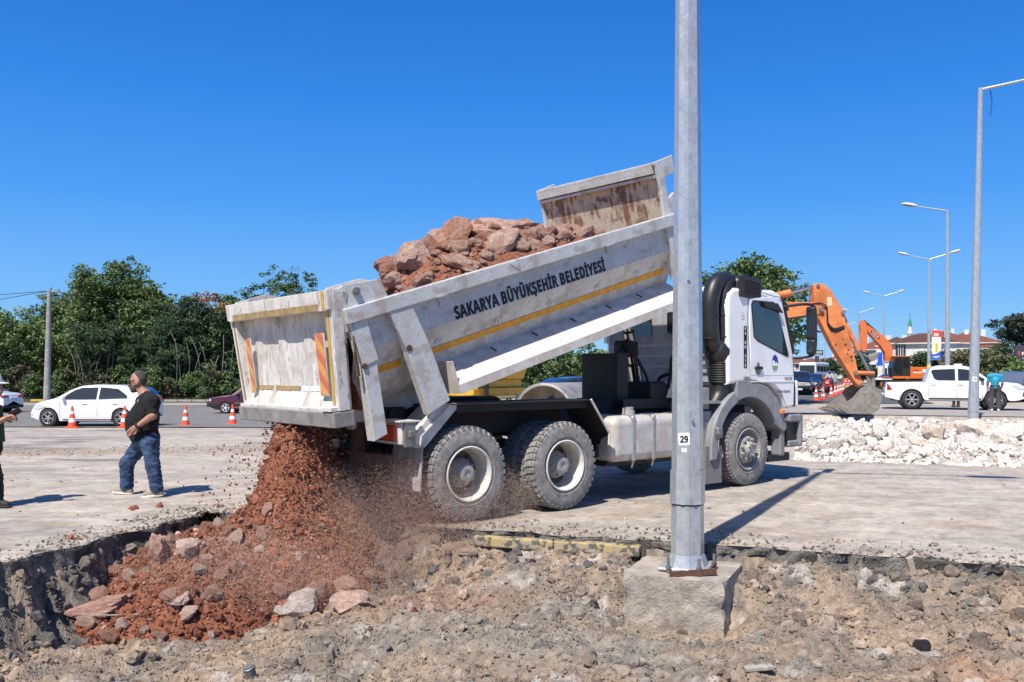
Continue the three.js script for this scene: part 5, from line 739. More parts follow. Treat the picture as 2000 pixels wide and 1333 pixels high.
const yL = (Z) => paved(-12, Z, ...abOf(-12, Z)) + .034;
// white hatchback on the left, facing left
{
  const t = car('hatchback', 'white hatchback crossing behind the traffic cones on the left', [(192 - 1000) / F * 31.6, yL(31.6), -31.6], PI - .03, { ...HATCH, paint: whiteP, mirM: whiteP, boxes: [['grille', carM.dark, [.06, .16, .8, .03, 2.0, .42, 0]], ['number_plate', carM.plate, [.03, .11, .5, .01, 2.04, .42, 0]], ['fog_light', carM.dark, [.12, .14, .24, .03, 1.93, .43, -.62]], ['fog_light', carM.dark, [.12, .14, .24, .03, 1.93, .43, .62]], ['tail_light', carM.tail, [.12, .2, .2, .03, -1.93, .95, .66]], ['tail_light', carM.tail, [.12, .2, .2, .03, -1.93, .95, -.66]]], side: [[[[1.42, .70], [1.62, .80], [1.86, .74], [1.92, .64], [1.75, .60]], carM.lamp, 'headlight'], [[[-.9, .24], [.85, .24], [.85, .27], [-.9, .27]], carM.trim, 'sill_trim']] });
}
car('saloon', 'dark red boxy saloon parked beyond the cones, half hidden by the tailgate', [(497 - 1000) / F * 45, yL(45), -45], PI + .02, { ...BOXY, paint: maroonP, mirM: carM.dark, side: [[[[1.95, .62], [2.05, .62], [2.05, .74], [1.97, .75]], carM.lamp, 'headlight'], [[[.78, .52], [-.9, .54], [-.9, .56], [.78, .54]], carM.alloy, 'side_moulding'], [[[.9, .30], [-.85, .30], [-.85, .33], [.9, .33]], carM.alloy, 'sill_trim']], boxes: [['bumper', carM.dark, [.16, .22, 1.6, .04, 2.1, .45, 0]], ['bumper', carM.dark, [.16, .22, 1.6, .04, -2.1, .45, 0]], ['bumper_side', carM.dark, [.5, .2, .05, .02, 1.88, .45, .79]], ['bumper_side', carM.dark, [.5, .2, .05, .02, 1.88, .45, -.79]], ['roof_rack', carM.alloy, [.9, .03, .03, .01, -.2, 1.43, .5]]] });
car('saloon', 'white saloon at the left picture edge showing its tail light', [(-52 - 1000) / F * 46, yL(46), -46], PI - .12, { ...SEDAN, paint: whiteP, boxes: [['number_plate', carM.plate, [.03, .12, .5, .01, -2.26, .72, 0]], ['rear_bumper_trim', carM.dark, [.2, .16, 1.5, .04, -2.18, .32, 0]], ['tail_light', carM.tail, [.16, .12, .42, .03, -2.18, .84, .58]], ['tail_light', carM.tail, [.16, .12, .42, .03, -2.18, .84, -.58]]] });
car('saloon', 'dark blue saloon seen under the raised bed behind the roller', [(1125 - 1000) / F * 34, .05, -34], .5, { ...SEDAN, paint: blueP, boxes: [['tail_light', carM.tail, [.1, .12, .3, .03, -2.2, .84, .6]]] });
// white pickup on the right, along the kerb direction, front to the right
{
  const p0 = [16.0 + .9395 * 2.665, 38 - .3426 * 2.665];
  car('pickup', 'white double cab pickup parked behind the rubble on the right', [p0[0], .155, -p0[1]], DIRP, { ...PICK, cat: 'pickup', paint: whiteP, mirM: carM.dark, hM: carM.alloy, side: [[[[2.05, .98], [2.3, .99], [2.52, .90], [2.52, .83], [2.3, .83]], carM.lamp, 'headlight'], [[[-2.585, 1.03], [-2.54, 1.03], [-2.38, .80], [-2.585, .77]], carM.tail, 'tail_light'], [[[2.42, .55], [2.47, .55], [2.52, .72], [2.46, .72]], carM.dark, 'fog_recess'], [[[-1.0, .40], [.95, .40], [.95, .46], [-1.0, .46]], carM.trim, 'step_bar']], boxes: [['grille', carM.dark, [.08, .42, 1.1, .04, 2.62, .80, 0]], ['grille_bar', carM.alloy, [.04, .05, 1.15, .02, 2.66, .9, 0]], ['rear_bumper', carM.alloy, [.2, .12, 1.6, .03, -2.68, .58, 0]], ['tailgate_handle', carM.dark, [.03, .08, .3, .01, -2.66, .95, 0]], ['bed_floor', carM.dark, [1.45, .02, 1.35, .005, -1.85, 1.135, 0]], ['roof_light', carM.plate, [.3, .06, .25, .02, .2, 1.84, 0]], ['front_mud_flap', carM.dark, [.02, .3, .26, .005, 1.0, .42, .8]], ['rear_mud_flap', carM.dark, [.02, .3, .26, .005, -2.08, .42, .8]]] });
}
// traffic on the main road, coming towards the camera
const dirD = Math.atan2(-.94, .34), toCam = PI + Math.atan2(.94, .34);
const face = (p) => [['headlight', carM.lamp, [.1, .13, .34, .03, 2.1, .70, .62]], ['headlight', carM.lamp, [.1, .13, .34, .03, 2.1, .70, -.62]], ['grille', carM.dark, [.06, .2, .8, .03, 2.18, .55, 0]], ['number_plate', carM.plate, [.03, .11, .5, .01, 2.24, .40, 0]]];
car('dark_suv', 'black car nearest the cones, half hidden by the truck cab', at(1560, 62, .15), -PI * .60, { ...SUV, paint: blackP, boxes: face() }, 'cars queueing on the main road');
car('saloon', 'navy saloon facing the camera behind the black car', at(1591, 71, .15), toCam - .25, { ...SEDAN, paint: navyP, boxes: face() }, 'cars queueing on the main road');
car('dark_suv', 'dark van-like car with roof rails behind the navy saloon', at(1608, 86, .15), toCam - .25, { ...SUV, H: 1.72, paint: greyP, boxes: face().concat([['roof_rail', carM.alloy, [1.8, .04, .04, .01, -.4, 1.68, .6]], ['roof_rail', carM.alloy, [1.8, .04, .04, .01, -.4, 1.68, -.6]]]) }, 'cars queueing on the main road');
car('saloon', 'white car far off beside the second excavator', at(1748, 88, .15), .2, { ...SEDAN, paint: whiteP, boxes: [] });
car('dark_suv', 'grey blue car parked behind the pickup at the right edge', at(1985, 47, .10), PI + DIRP * 1.0 + .9, { ...SUV, paint: paintOf([.11, .13, .17]), boxes: face() });
{ // bus
  const b = thing('minibus', 'white minibus far back in the traffic queue', 'minibus', at(1591, 112, .15), toCam - .25);
  obj('body', rbox(6.4, 2.45, 2.1, .25, 0, 1.65, 0, 0, 0, 0, 4), whiteP, b); obj('windshield', rbox(.06, 1.1, 1.8, .05, 3.19, 1.95, 0), carM.glass, b); for (const s of [1, -1]) { for (let k = 0; k < 4; k++) obj('window', rbox(1.2, .8, .04, .05, -2.2 + k * 1.4, 2.0, s * 1.045), carM.glass, b); obj('headlight', rbox(.06, .2, .35, .03, 3.2, .95, s * .75), carM.lamp, b); } obj('bumper', rbox(.15, .3, 2.0, .05, 3.18, .6, 0), carM.dark, b); for (const x of [-2, 2.1]) for (const s of [1, -1]) carWheel(b, x, .38, s * .92, .38, .24, s, 6);
}

// ---------- people: smooth fields meshed with surface nets ----------
function nets(lo, hi, cell, f) {
  const n = [0, 1, 2].map((i) => Math.ceil((hi[i] - lo[i]) / cell) + 1), [nx, ny, nz] = n, v = new Float32Array(nx * ny * nz);
  for (let k = 0, q = 0; k < nz; k++) for (let j = 0; j < ny; j++) for (let i = 0; i < nx; i++, q++) v[q] = f(lo[0] + i * cell, lo[1] + j * cell, lo[2] + k * cell);
  const id = new Int32Array(nx * ny * nz).fill(-1), P = [], ix = [], at_ = (i, j, k) => i + nx * (j + ny * k);
  for (let k = 0; k < nz - 1; k++) for (let j = 0; j < ny - 1; j++) for (let i = 0; i < nx - 1; i++) {
    let m = 0; const c = []; for (let b = 0; b < 8; b++) { const s = v[at_(i + (b & 1), j + (b >> 1 & 1), k + (b >> 2))]; c.push(s); if (s < 0) m |= 1 << b; } if (m === 0 || m === 255) continue;
    let x = 0, y = 0, z = 0, w = 0; for (let a = 0; a < 8; a++) for (const d of [1, 2, 4]) { const b = a | d; if (a & d || (m >> a & 1) === (m >> b & 1)) continue; const t = c[a] / (c[a] - c[b]); x += (a & 1) + (d === 1 ? t : 0); y += (a >> 1 & 1) + (d === 2 ? t : 0); z += (a >> 2) + (d === 4 ? t : 0); w++; }
    id[at_(i, j, k)] = P.length / 3; P.push(lo[0] + (i + x / w) * cell, lo[1] + (j + y / w) * cell, lo[2] + (k + z / w) * cell);
  }
  for (let k = 1; k < nz - 1; k++) for (let j = 1; j < ny - 1; j++) for (let i = 1; i < nx - 1; i++) {
    const s0 = v[at_(i, j, k)] < 0, Q = (a, b, c, d, fl) => { if (a < 0 || b < 0 || c < 0 || d < 0) return; fl ? ix.push(a, b, c, a, c, d) : ix.push(a, c, b, a, d, c); };
    if (s0 !== v[at_(i + 1, j, k)] < 0) Q(id[at_(i, j - 1, k - 1)], id[at_(i, j, k - 1)], id[at_(i, j, k)], id[at_(i, j - 1, k)], s0);
    if (s0 !== v[at_(i, j + 1, k)] < 0) Q(id[at_(i - 1, j, k - 1)], id[at_(i - 1, j, k)], id[at_(i, j, k)], id[at_(i, j, k - 1)], s0);
    if (s0 !== v[at_(i, j, k + 1)] < 0) Q(id[at_(i - 1, j - 1, k)], id[at_(i, j - 1, k)], id[at_(i, j, k)], id[at_(i - 1, j, k)], s0);
  }
  const g = new THREE.BufferGeometry(); g.setAttribute('position', new THREE.BufferAttribute(new Float32Array(P), 3)); g.setIndex(ix); g.computeVertexNormals(); return g;
}
const smin = (a, b, k) => { const h = clamp(.5 + .5 * (b - a) / k); return lerp(b, a, h) - k * h * (1 - h); };
function bone(a, b, ra, rb, sq) { const [ax, ay, az] = a, dx = b[0] - ax, dy = b[1] - ay, dz = b[2] - az, L = dx * dx + dy * dy + dz * dz || 1e-9; return (x, y, z) => { const t = clamp(((x - ax) * dx + (y - ay) * dy + (z - az) * dz) / L); return hypot(x - ax - dx * t, y - ay - dy * t, z - az - dz * t) - lerp(ra, rb, t); }; }
const blob = (c, r) => { const m = min(...r); return (x, y, z) => { const k = hypot((x - c[0]) / r[0], (y - c[1]) / r[1], (z - c[2]) / r[2]); return (k - 1) * m; }; };
const uni = (fs, k) => (x, y, z) => { let d = fs[0](x, y, z); for (let i = 1; i < fs.length; i++) d = smin(d, fs[i](x, y, z), k); return d; };
const wrinkle = (f, a, s) => (x, y, z) => { const d = f(x, y, z); return d < .06 ? d + a * n3(x * s, y * s * 1.7, z * s) : d; };
function boundsOf(pts, m) { const lo = [1e9, 1e9, 1e9], hi = [-1e9, -1e9, -1e9]; for (const p of pts) for (let i = 0; i < 3; i++) { lo[i] = min(lo[i], p[i] - m); hi[i] = max(hi[i], p[i] + m); } return [lo, hi]; }
const mid = (a, b, t = .5) => a.map((v, i) => lerp(v, b[i], t));
// J: joints with x forward, y up, z to the person's right... all in the person's own frame
function person(label, pos, ry, J, c) {
  const t = thing('person', label, 'person', pos, ry), sc = c.scale || 1; t.scale.setScalar(sc);
  const cell = c.cell || .011;
  const hand = (w, dir, side, up, flip) => {                // wrist point, pointing direction, thumb side
    const d = V(...dir).normalize(), u = V(...up).normalize(), s = V().crossVectors(d, u).normalize().multiplyScalar(flip), W = V(...w), p = (f, l, h) => W.clone().addScaledVector(d, f).addScaledVector(s, l).addScaledVector(u, h).toArray();
    const fs = [bone(p(-.01, 0, 0), p(.07, .012, 0), .026, .028), bone(p(.02, -.018, 0), p(.075, -.024, 0), .02, .018)];
    [[.030, .088], [.010, .098], [-.010, .092], [-.029, .074]].forEach(([l, len]) => { const cu = c.curl ?? .35, a = p(.08, l, 0), b = p(.08 + len * .45 * cos(cu), l, -len * .45 * sin(cu)), e = p(.08 + len * .45 * cos(cu) + len * .45 * cos(cu * 2.4), l * .95, -len * .45 * sin(cu) - len * .45 * sin(cu * 2.4)); fs.push(bone(a, b, .0098, .009), bone(b, e, .009, .0078)); });
    fs.push(bone(p(.015, .026, -.005), p(.055, .052, -.015), .013, .0105), bone(p(.055, .052, -.015), p(.083, .052, -.028), .0105, .0085));
    return [uni(fs, .008), boundsOf([p(-.02, 0, 0), p(.2, .06, -.08), p(.2, -.06, .03)], .05)];
  };
  // skin: head, neck, arms and hands in one surface
  const hd = J.head, fw = J.look || [1, 0, 0], F3 = V(...fw).normalize(), U3 = V(...(J.up || [0, 1, 0])).normalize(), S3 = V().crossVectors(F3, U3), hp = (f, u, s) => V(...hd).addScaledVector(F3, f).addScaledVector(U3, u).addScaledVector(S3, s).toArray();
  const headF = uni([blob(hp(-.012, .03, 0), [.098, .112, .082]), blob(hp(.035, -.055, 0), [.062, .075, .06]), bone(hp(.088, .012, 0), hp(.112, -.028, 0), .014, .018), bone(hp(.09, -.065, -.018), hp(.09, -.065, .018), .014, .014), bone(hp(.07, -.105, -.012), hp(.07, -.105, .012), .02, .02), blob(hp(-.01, -.01, .083), [.026, .036, .014]), blob(hp(-.01, -.01, -.083), [.026, .036, .014]), bone(hp(.075, .045, -.035), hp(.075, .045, .035), .016, .016)], .022);
  const neck = bone(J.neck, hp(-.02, -.06, 0), .066 * (c.fat || 1), .058);
  const body = [neck, bone(J.neck, J.chest, .09, .13), bone(J.chest, J.hip, .13, .13)], hands = [];
  for (const s of ['L', 'R']) { body.push(bone(J['sh' + s], J['el' + s], .056 * (c.arm || 1), .043 * (c.arm || 1)), bone(J['el' + s], J['wr' + s], .045 * (c.arm || 1), .028), bone(J.neck, J['sh' + s], .06, .06)); body.push(bone(J['hp' + s], J['kn' + s], .075, .05), bone(J['kn' + s], J['an' + s], .05, .035)); const a = J['el' + s], w = J['wr' + s], d = J['hd' + s] || w.map((v, i) => v - a[i]); hands.push(hand(w, d, s, J['hu' + s] || [0, .3, s === 'L' ? 1 : -1], s === 'L' ? 1 : -1)); }
  const bodyF = uni(body, .03), [lo, hi] = boundsOf([J.neck, J.shL, J.shR, J.elL, J.elR, J.wrL, J.wrR, J.anL, J.anR, J.hip], .16);
  const hb = boundsOf([hd], .2);
  const skinG = [nets(lo, hi, cell * 1.3, bodyF), nets(hb[0], hb[1], c.fine || .006, (x, y, z) => smin(headF(x, y, z), neck(x, y, z), .02)), ...hands.map(([f, b]) => nets(b[0], b[1], c.fine ? c.fine * .8 : .0045, f))];
  obj('body', skinG, c.skin, t);
  // hair, beard
  const cap = (f0, inf, keep) => { const g = (x, y, z) => max(f0(x, y, z) - inf, keep(x, y, z)); return g; };
  const rel = (x, y, z) => { const dx = x - hd[0], dy = y - hd[1], dz = z - hd[2]; return [dx * F3.x + dy * F3.y + dz * F3.z, dx * U3.x + dy * U3.y + dz * U3.z, dx * S3.x + dy * S3.y + dz * S3.z]; };
  if (c.hair) obj('hair', nets(hb[0], hb[1], c.fine || .006, wrinkle(cap(headF, .0045, (x, y, z) => { const [f, u, s] = rel(x, y, z); const bk = f < -.05 ? u + .05 : u - .04 - 1.5 * max(0, f + .045); return -bk; }), .004, 60)), c.hair, t);
  if (c.beard) obj('beard', nets(hb[0], hb[1], .006, wrinkle(cap(headF, .0035, (x, y, z) => { const [f, u] = rel(x, y, z); return max(u + .042 + .5 * min(0, f - .05) * -1 * 0, -(f + .012) ); }), .003, 70)), c.beard, t);
  if (c.glasses) { const g = grp('sunglasses', t); const bar = (a, b, r) => rod(hp(...a), hp(...b), r, 6); obj('temple', bar([.098, .03, .07], [-.03, .022, .088], .006), M.black, g); obj('temple', bar([.098, .03, -.07], [-.03, .022, -.088], .006), M.black, g); obj('bridge', bar([.112, .03, .03], [.112, .03, -.03], .006), M.black, g); for (const s of [1, -1]) obj('lens', nets(...boundsOf([hp(.1, .02, s * .04)], .06), .005, blob(hp(.1, .018, s * .042), [.016, .024, .032])), carM.glass, g); }
  if (c.cap) { obj('cap', [nets(hb[0], hb[1], .006, (x, y, z) => { const [f, u] = rel(x, y, z); return max(headF(x, y, z) - .014, -(u - .03)); }), (() => { const b = new THREE.SphereGeometry(1, 20, 8, 0, PI, 0, PI / 2).scale(.085, .02, .12); b.rotateY(PI / 2); b.rotateY(Math.atan2(-F3.z, F3.x)); const q = hp(.07, .038, 0); b.translate(...q); return b; })()], c.cap, t); }
  // shirt
  const tor = [bone(J.chest, J.hip, c.chestR || .15, c.waistR || .15), bone(mid(J.shL, J.shR), J.chest, .10, c.chestR || .15), bone(J.shL, J.shR, .085 * (c.slim || 1), .085 * (c.slim || 1)), bone(J.neck, J.shL, .080, .088), bone(J.neck, J.shR, .080, .088), ...(c.torso || []).map(([p, r]) => blob(p, r))];
  for (const s of ['L', 'R']) tor.push(bone(J['sh' + s], mid(J['sh' + s], J['el' + s], c.sleeve ?? .62), .078 * (c.slim || 1), .070 * (c.slim || 1)), ...(c.longSleeve ? [bone(J['el' + s], mid(J['el' + s], J['wr' + s], .7), .058, .045)] : []));
  const hem = J.hip[1] + (c.hem ?? -.02), [tl, th_] = boundsOf([J.shL, J.shR, J.elL, J.elR, J.hip, J.chest, ...(c.longSleeve ? [J.wrL, J.wrR] : []), ...(c.torso || []).map(([p]) => p)], .26);
  const torF = uni(tor, .06), cutEl = (x, y, z) => { if (c.longSleeve) return -1; let d = -1; for (const s of ['L', 'R']) { const a = J['sh' + s], e = J['el' + s], L = hypot(e[0] - a[0], e[1] - a[1], e[2] - a[2]), q = ((x - a[0]) * (e[0] - a[0]) + (y - a[1]) * (e[1] - a[1]) + (z - a[2]) * (e[2] - a[2])) / L, rad = hypot(x - lerp(a[0], e[0], q / L), y - lerp(a[1], e[1], q / L), z - lerp(a[2], e[2], q / L)); if (rad < .11) d = max(d, q - L * ((c.sleeve ?? .62) + .02)); } return d; };
  obj('shirt', nets(tl, th_, cell, wrinkle((x, y, z) => max(torF(x, y, z), hem - y, cutEl(x, y, z), -(neck(x, y, z) - .004) - max(0, J.neck[1] + .05 - y) * 4), .006, 9)), c.shirt, t);
  // trousers
  const le = []; for (const s of ['L', 'R']) { le.push(bone(J['hp' + s], J['kn' + s], c.thigh || .10, c.knee || .073), bone(J['kn' + s], [J['an' + s][0], J['an' + s][1] + .02, J['an' + s][2]], c.knee || .073, c.cuff || .066)); } le.push(bone(J.hpL, J.hpR, .115, .115), blob([J.hip[0] + (c.seat || 0), J.hip[1] - .01, J.hip[2]], [.15 * (c.fat || 1), .13, .17]));
  const legF = uni(le, .035), [ll, lh] = boundsOf([J.hip, J.hpL, J.hpR, J.knL, J.knR, J.anL, J.anR], .2);
  obj('trousers', nets(ll, lh, cell, wrinkle((x, y, z) => max(legF(x, y, z), y - J.hip[1] - .09), .009, 11)), c.trousers, t);
  if (c.belt) obj('belt', xf(new THREE.TorusGeometry(.15, .018, 6, 28).scale(1, 1.1, 1), J.hip[0], J.hip[1] + .075, J.hip[2], PI / 2), c.belt, t);
  // shoes
  for (const s of ['L', 'R']) { const a = J['an' + s], fd = J['ft' + s] || [1, 0, 0], d = V(...fd).normalize(), q = (f, y, l = 0) => [a[0] + d.x * f - d.z * l, a[1] + d.y * f + y, a[2] + d.z * f + d.x * l]; const sf = uni([bone(q(-.04, -.045), q(.02, -.02), .045, .05), bone(q(-.04, -.05), q(.15, -.058), .042, .036), bone(q(.05, -.03), q(.13, -.05), .04, .034)], .03), sb = boundsOf([q(-.05, 0), q(.2, -.06)], .1);
    const sh = grp('shoe', t); const base = a[1] - .092; obj('upper', nets(sb[0], sb[1], .007, (x, y, z) => max(sf(x, y, z), y - a[1] - .01)), c.shoes, sh); obj('sole', nets(sb[0], sb[1], .007, (x, y, z) => max(uni([bone(q(-.045, -.082), q(.155, -.082), .045, .042), bone(q(.04, -.082, .006), q(.1, -.082, .006), .047, .047)], .02)(x, y, z), abs((y - (a[1] - .078)) - ((x - a[0]) * d.x + (z - a[2]) * d.z) * d.y) - .016)), c.sole || c.shoes, sh); }
  return t;
}
const skinM = phy([.40, .21, .14], .6, { sheen: .2 }), skinDark = std([.22, .115, .075], .6);
const cloth = (c) => std(c, .95, { map: rep(T.weave, 6), bumpMap: rep(T.grit, 5), bumpScale: .004 });
const denimT = tex(512, (i) => { const a = sst(fA[i] * .6 + fB[i] * .4, .4, .62), b = .85 + .3 * (fC[i] - .5); return mixc([.014 * b, .032 * b, .085 * b], [.055 * b, .105 * b, .21 * b], a); });
const denim = std([1, 1, 1], .9, { map: rep(denimT, 2.2), bumpMap: rep(T.grit, 6), bumpScale: .003 });
// walking man: x = his forward (to the left in the picture), z to his right (away from the camera)
{
  const Z = 11.72, p = (u, v, z) => { const d = Z + z, y = EYE - (v - 730) / F * d; return [-((u - 1000) / F * d - (270 - 1000) / F * Z), v > 955 ? .098 : y, z]; };
  person('man in black T-shirt, jeans and sunglasses walking left past the cones', at(270, Z, .0), PI, {
    head: p(269, 746, 0), look: [1, -.26, -.12], neck: p(285, 776, 0), chest: p(281, 803, 0), hip: p(284, 856, 0),
    shL: p(297, 786, -.19), elL: p(298, 812, -.25), wrL: p(266, 834, -.24), hdL: [.75, -.62, .0], huL: [.2, .3, 1],
    shR: p(280, 786, .19), elR: p(284, 815, .26), wrR: p(270, 842, .25), hdR: [.6, -.8, 0],
    hpL: p(292, 866, -.09), knL: p(298, 911, -.11), anL: p(306, 962.5, -.12), ftL: [1, -.10, -.12], hpR: p(277, 866, .09), knR: p(247, 906, .11), anR: p(247, 961, .12), ftR: [1, .04, .1],
  }, { skin: skinM, hair: std([.10, .085, .075], .95, { bumpMap: rep(T.grit, 14), bumpScale: .02 }), beard: std([.12, .085, .07], .95, { bumpMap: rep(T.grit, 14), bumpScale: .01 }), glasses: true, fat: 1.15, arm: 1.12, chestR: .135, waistR: .155, torso: [[p(268, 824, 0), [.155, .165, .17]], [p(272, 841, 0), [.16, .14, .17]], [p(289, 815, 0), [.135, .22, .17]], [p(286, 856, 0), [.155, .10, .165]]], hem: -.03, sleeve: .9, shirt: cloth([.008, .008, .009]), trousers: denim, thigh: .118, knee: .088, cuff: .086, shoes: std([.30, .25, .19], .95), sole: std([.68, .66, .62], .8), curl: .4 });
  // watch
  const wq = p(268, 832, -.24);
  const w = tag(obj('wrist_watch', [xf(new THREE.TorusGeometry(.036, .012, 8, 24), 0, 0, 0, 0, PI / 2), rbox(.034, .044, .016, .005, 0, 0, .042)], M.black, null, { pos: [at(270, Z)[0] - wq[0], wq[1], -Z - wq[2]], rot: [0, 0, .62] }), 'black watch on the wrist of the walking man', 'watch');
}
// man at the left edge with a phone, facing right (x forward = to the right, z to his right = towards the camera)
{
  const Z = 10.75, p = (u, v, z) => { const d = Z - z, y = EYE - (v - 730) / F * d; return [(u - 1000) / F * d - (-22 - 1000) / F * Z, v > 970 ? .098 : y, z]; };
  const J = { head: p(-8, 752, 0), look: [1, -.35, 0], neck: p(-22, 785, 0), chest: p(-22, 815, 0), hip: p(-20, 875, 0), shL: p(-22, 795, -.19), elL: p(-16, 840, -.24), wrL: p(16, 818, -.12), hdL: [1, .2, .25], shR: p(-22, 795, .19), elR: p(-20, 835, .24), wrR: p(16, 817, .14), hdR: [1, .28, -.1], huR: [-.2, .9, -.4], hpL: p(-18, 885, -.09), knL: p(-14, 935, -.10), anL: p(-16, 978, -.11), hpR: p(-20, 885, .09), knR: p(-6, 932, .10), anR: p(-4, 978, .10), ftR: [1, 0, .1] };
  person('man in white cap and dark work clothes with a phone at the left edge', at(-27, Z, .0), 0, J, { skin: skinM, hair: std([.03, .027, .025], .9), cap: cloth([.72, .72, .74]), shirt: cloth([.02, .021, .026]), sleeve: .85, hem: -.08, chestR: .155, waistR: .165, trousers: cloth([.022, .023, .028]), thigh: .11, knee: .085, cuff: .088, shoes: std([.015, .014, .014], .7), sole: std([.02, .02, .02], .8), curl: .6 });
  const q = at(29, Z - .14, 0), ph = tag(obj('phone', [rbox(.15, .075, .011, .006, 0, 0, 0)], M.black, null, { pos: [q[0], EYE - (806 - 730) / F * (Z - .14), q[2]], rot: [.5, .2, .45] }), 'dark phone held by the man at the left edge', 'phone');
  const vs = tag(obj('work_vest', nets([-.3, .75, -.3], [.3, 1.35, .3], .014, (x, y, z) => { const c = J.chest, h = J.hip; const d = bone([c[0], c[1] + .08, 0], h, .165, .185)(x, y, z); return max(abs(d) - .008, .78 - y + .0, y - 1.24, -(hypot(x, y - 1.2, abs(z) - .2) - .1)); }), cloth([.035, .075, .035]), null, { pos: at(-27, Z, 0) }), 'green safety vest on the man at the left edge', 'vest');
}
// man seen from behind in front of the pickup
{
  const J = { head: [.02, 1.56, 0], look: [.6, -.1, .8], neck: [0, 1.40, 0], chest: [0, 1.2, 0], hip: [0, .92, 0], shL: [0, 1.36, -.19], elL: [.02, 1.08, -.25], wrL: [.08, .86, -.24], shR: [0, 1.36, .19], elR: [-.02, 1.08, .26], wrR: [.10, .88, .23], hpL: [0, .88, -.09], knL: [.02, .48, -.11], anL: [0, .10, -.13], hpR: [0, .88, .09], knR: [.02, .48, .11], anR: [0, .10, .13], ftL: [1, 0, -.3], ftR: [1, 0, .35] };
  const t = person('man in turquoise T-shirt and grey trousers standing by the pickup', at(1944, 34.6, .15), PI / 2 - .35, J, { skin: skinDark, hair: std([.012, .011, .011], .9), slim: .82, chestR: .148, waistR: .148, hem: -.08, shirt: cloth([.03, .36, .52]), sleeve: .75, trousers: cloth([.075, .08, .085]), thigh: .10, knee: .08, cuff: .085, shoes: std([.62, .60, .55], .9), sole: std([.6, .6, .58], .8), cell: .02, fine: .011, belt: M.black });
  decal('back_print', print(128, 64, (x) => { x.clearRect(0, 0, 128, 64); x.fillStyle = '#d8f2fa'; x.font = 'bold 34px sans-serif'; x.fillText('CEY', 24, 40); }), .16, .08, t, [-.158, 1.27, 0], [0, -PI / 2, 0]);
}
{
  const J = { head: [.02, 1.56, 0], neck: [0, 1.40, 0], chest: [0, 1.2, 0], hip: [0, .92, 0], shL: [0, 1.36, -.19], elL: [.02, 1.08, -.25], wrL: [.08, .86, -.24], shR: [0, 1.36, .19], elR: [-.02, 1.08, .26], wrR: [.10, .88, .23], hpL: [0, .88, -.09], knL: [.02, .48, -.10], anL: [0, .10, -.11], hpR: [0, .88, .09], knR: [.02, .48, .10], anR: [0, .10, .11] };
  person('person standing behind the pickup, only the dark legs showing below it', at(1868, 39.2, .13), PI / 2, J, { skin: skinDark, hair: std([.012, .011, .011], .9), shirt: cloth([.1, .12, .15]), trousers: cloth([.03, .035, .045]), shoes: std([.05, .05, .05], .9), cell: .024, fine: .012, scale: .94 });
}

// ---------- excavators, roller ----------
const bucketM = std([.40, .37, .325], .8, { map: rep(T.stone, 1), metalness: .2, bumpMap: rep(T.grit, 2), bumpScale: .008 });
const orangeOld = std([.72, .235, .075], .6, { map: rep(tex(512, (i) => mixc(mixc([1, 1, 1], [.72, .66, .58], sst(fA[i], .42, .7)), [.16, .10, .07], spB[i] * .75 * sst(fA[i], .45, .6))), .5), bumpMap: rep(T.grit, 2), bumpScale: .002 });
function tracks(t, m) {
  for (const s of [1, -1]) { const k = grp('crawler_track', t, [0, 0, s * 1.2]); const P = []; for (let i = 0; i <= 10; i++) P.push([-1.55 - .42 * sin(i / 10 * PI), .45 - .42 * cos(i / 10 * PI)]); for (let i = 0; i <= 10; i++) P.push([1.55 + .42 * sin(i / 10 * PI), .45 + .42 * cos(i / 10 * PI)]);
    obj('track_belt', ext(P, -.28, .28, .02), M.chassis, k); const sh = []; for (let i = 0; i < 22; i++) sh.push(box(.1, .04, .58, -1.6 + i * .153, .035 + 0, 0), box(.1, .04, .58, -1.6 + i * .153, .875, 0)); obj('track_shoes', sh, M.chassis, k).userData.kind = 'stuff'; obj('track_frame', bb(-1.3, 1.3, .25, .65, -.31, .31, .04), m, k); }
  obj('undercarriage', [bb(-1, 1, .4, .8, -1, 1, .05), cyl(.6, .6, .2, 24, 0, .92, 0)], M.chassis, t);
}
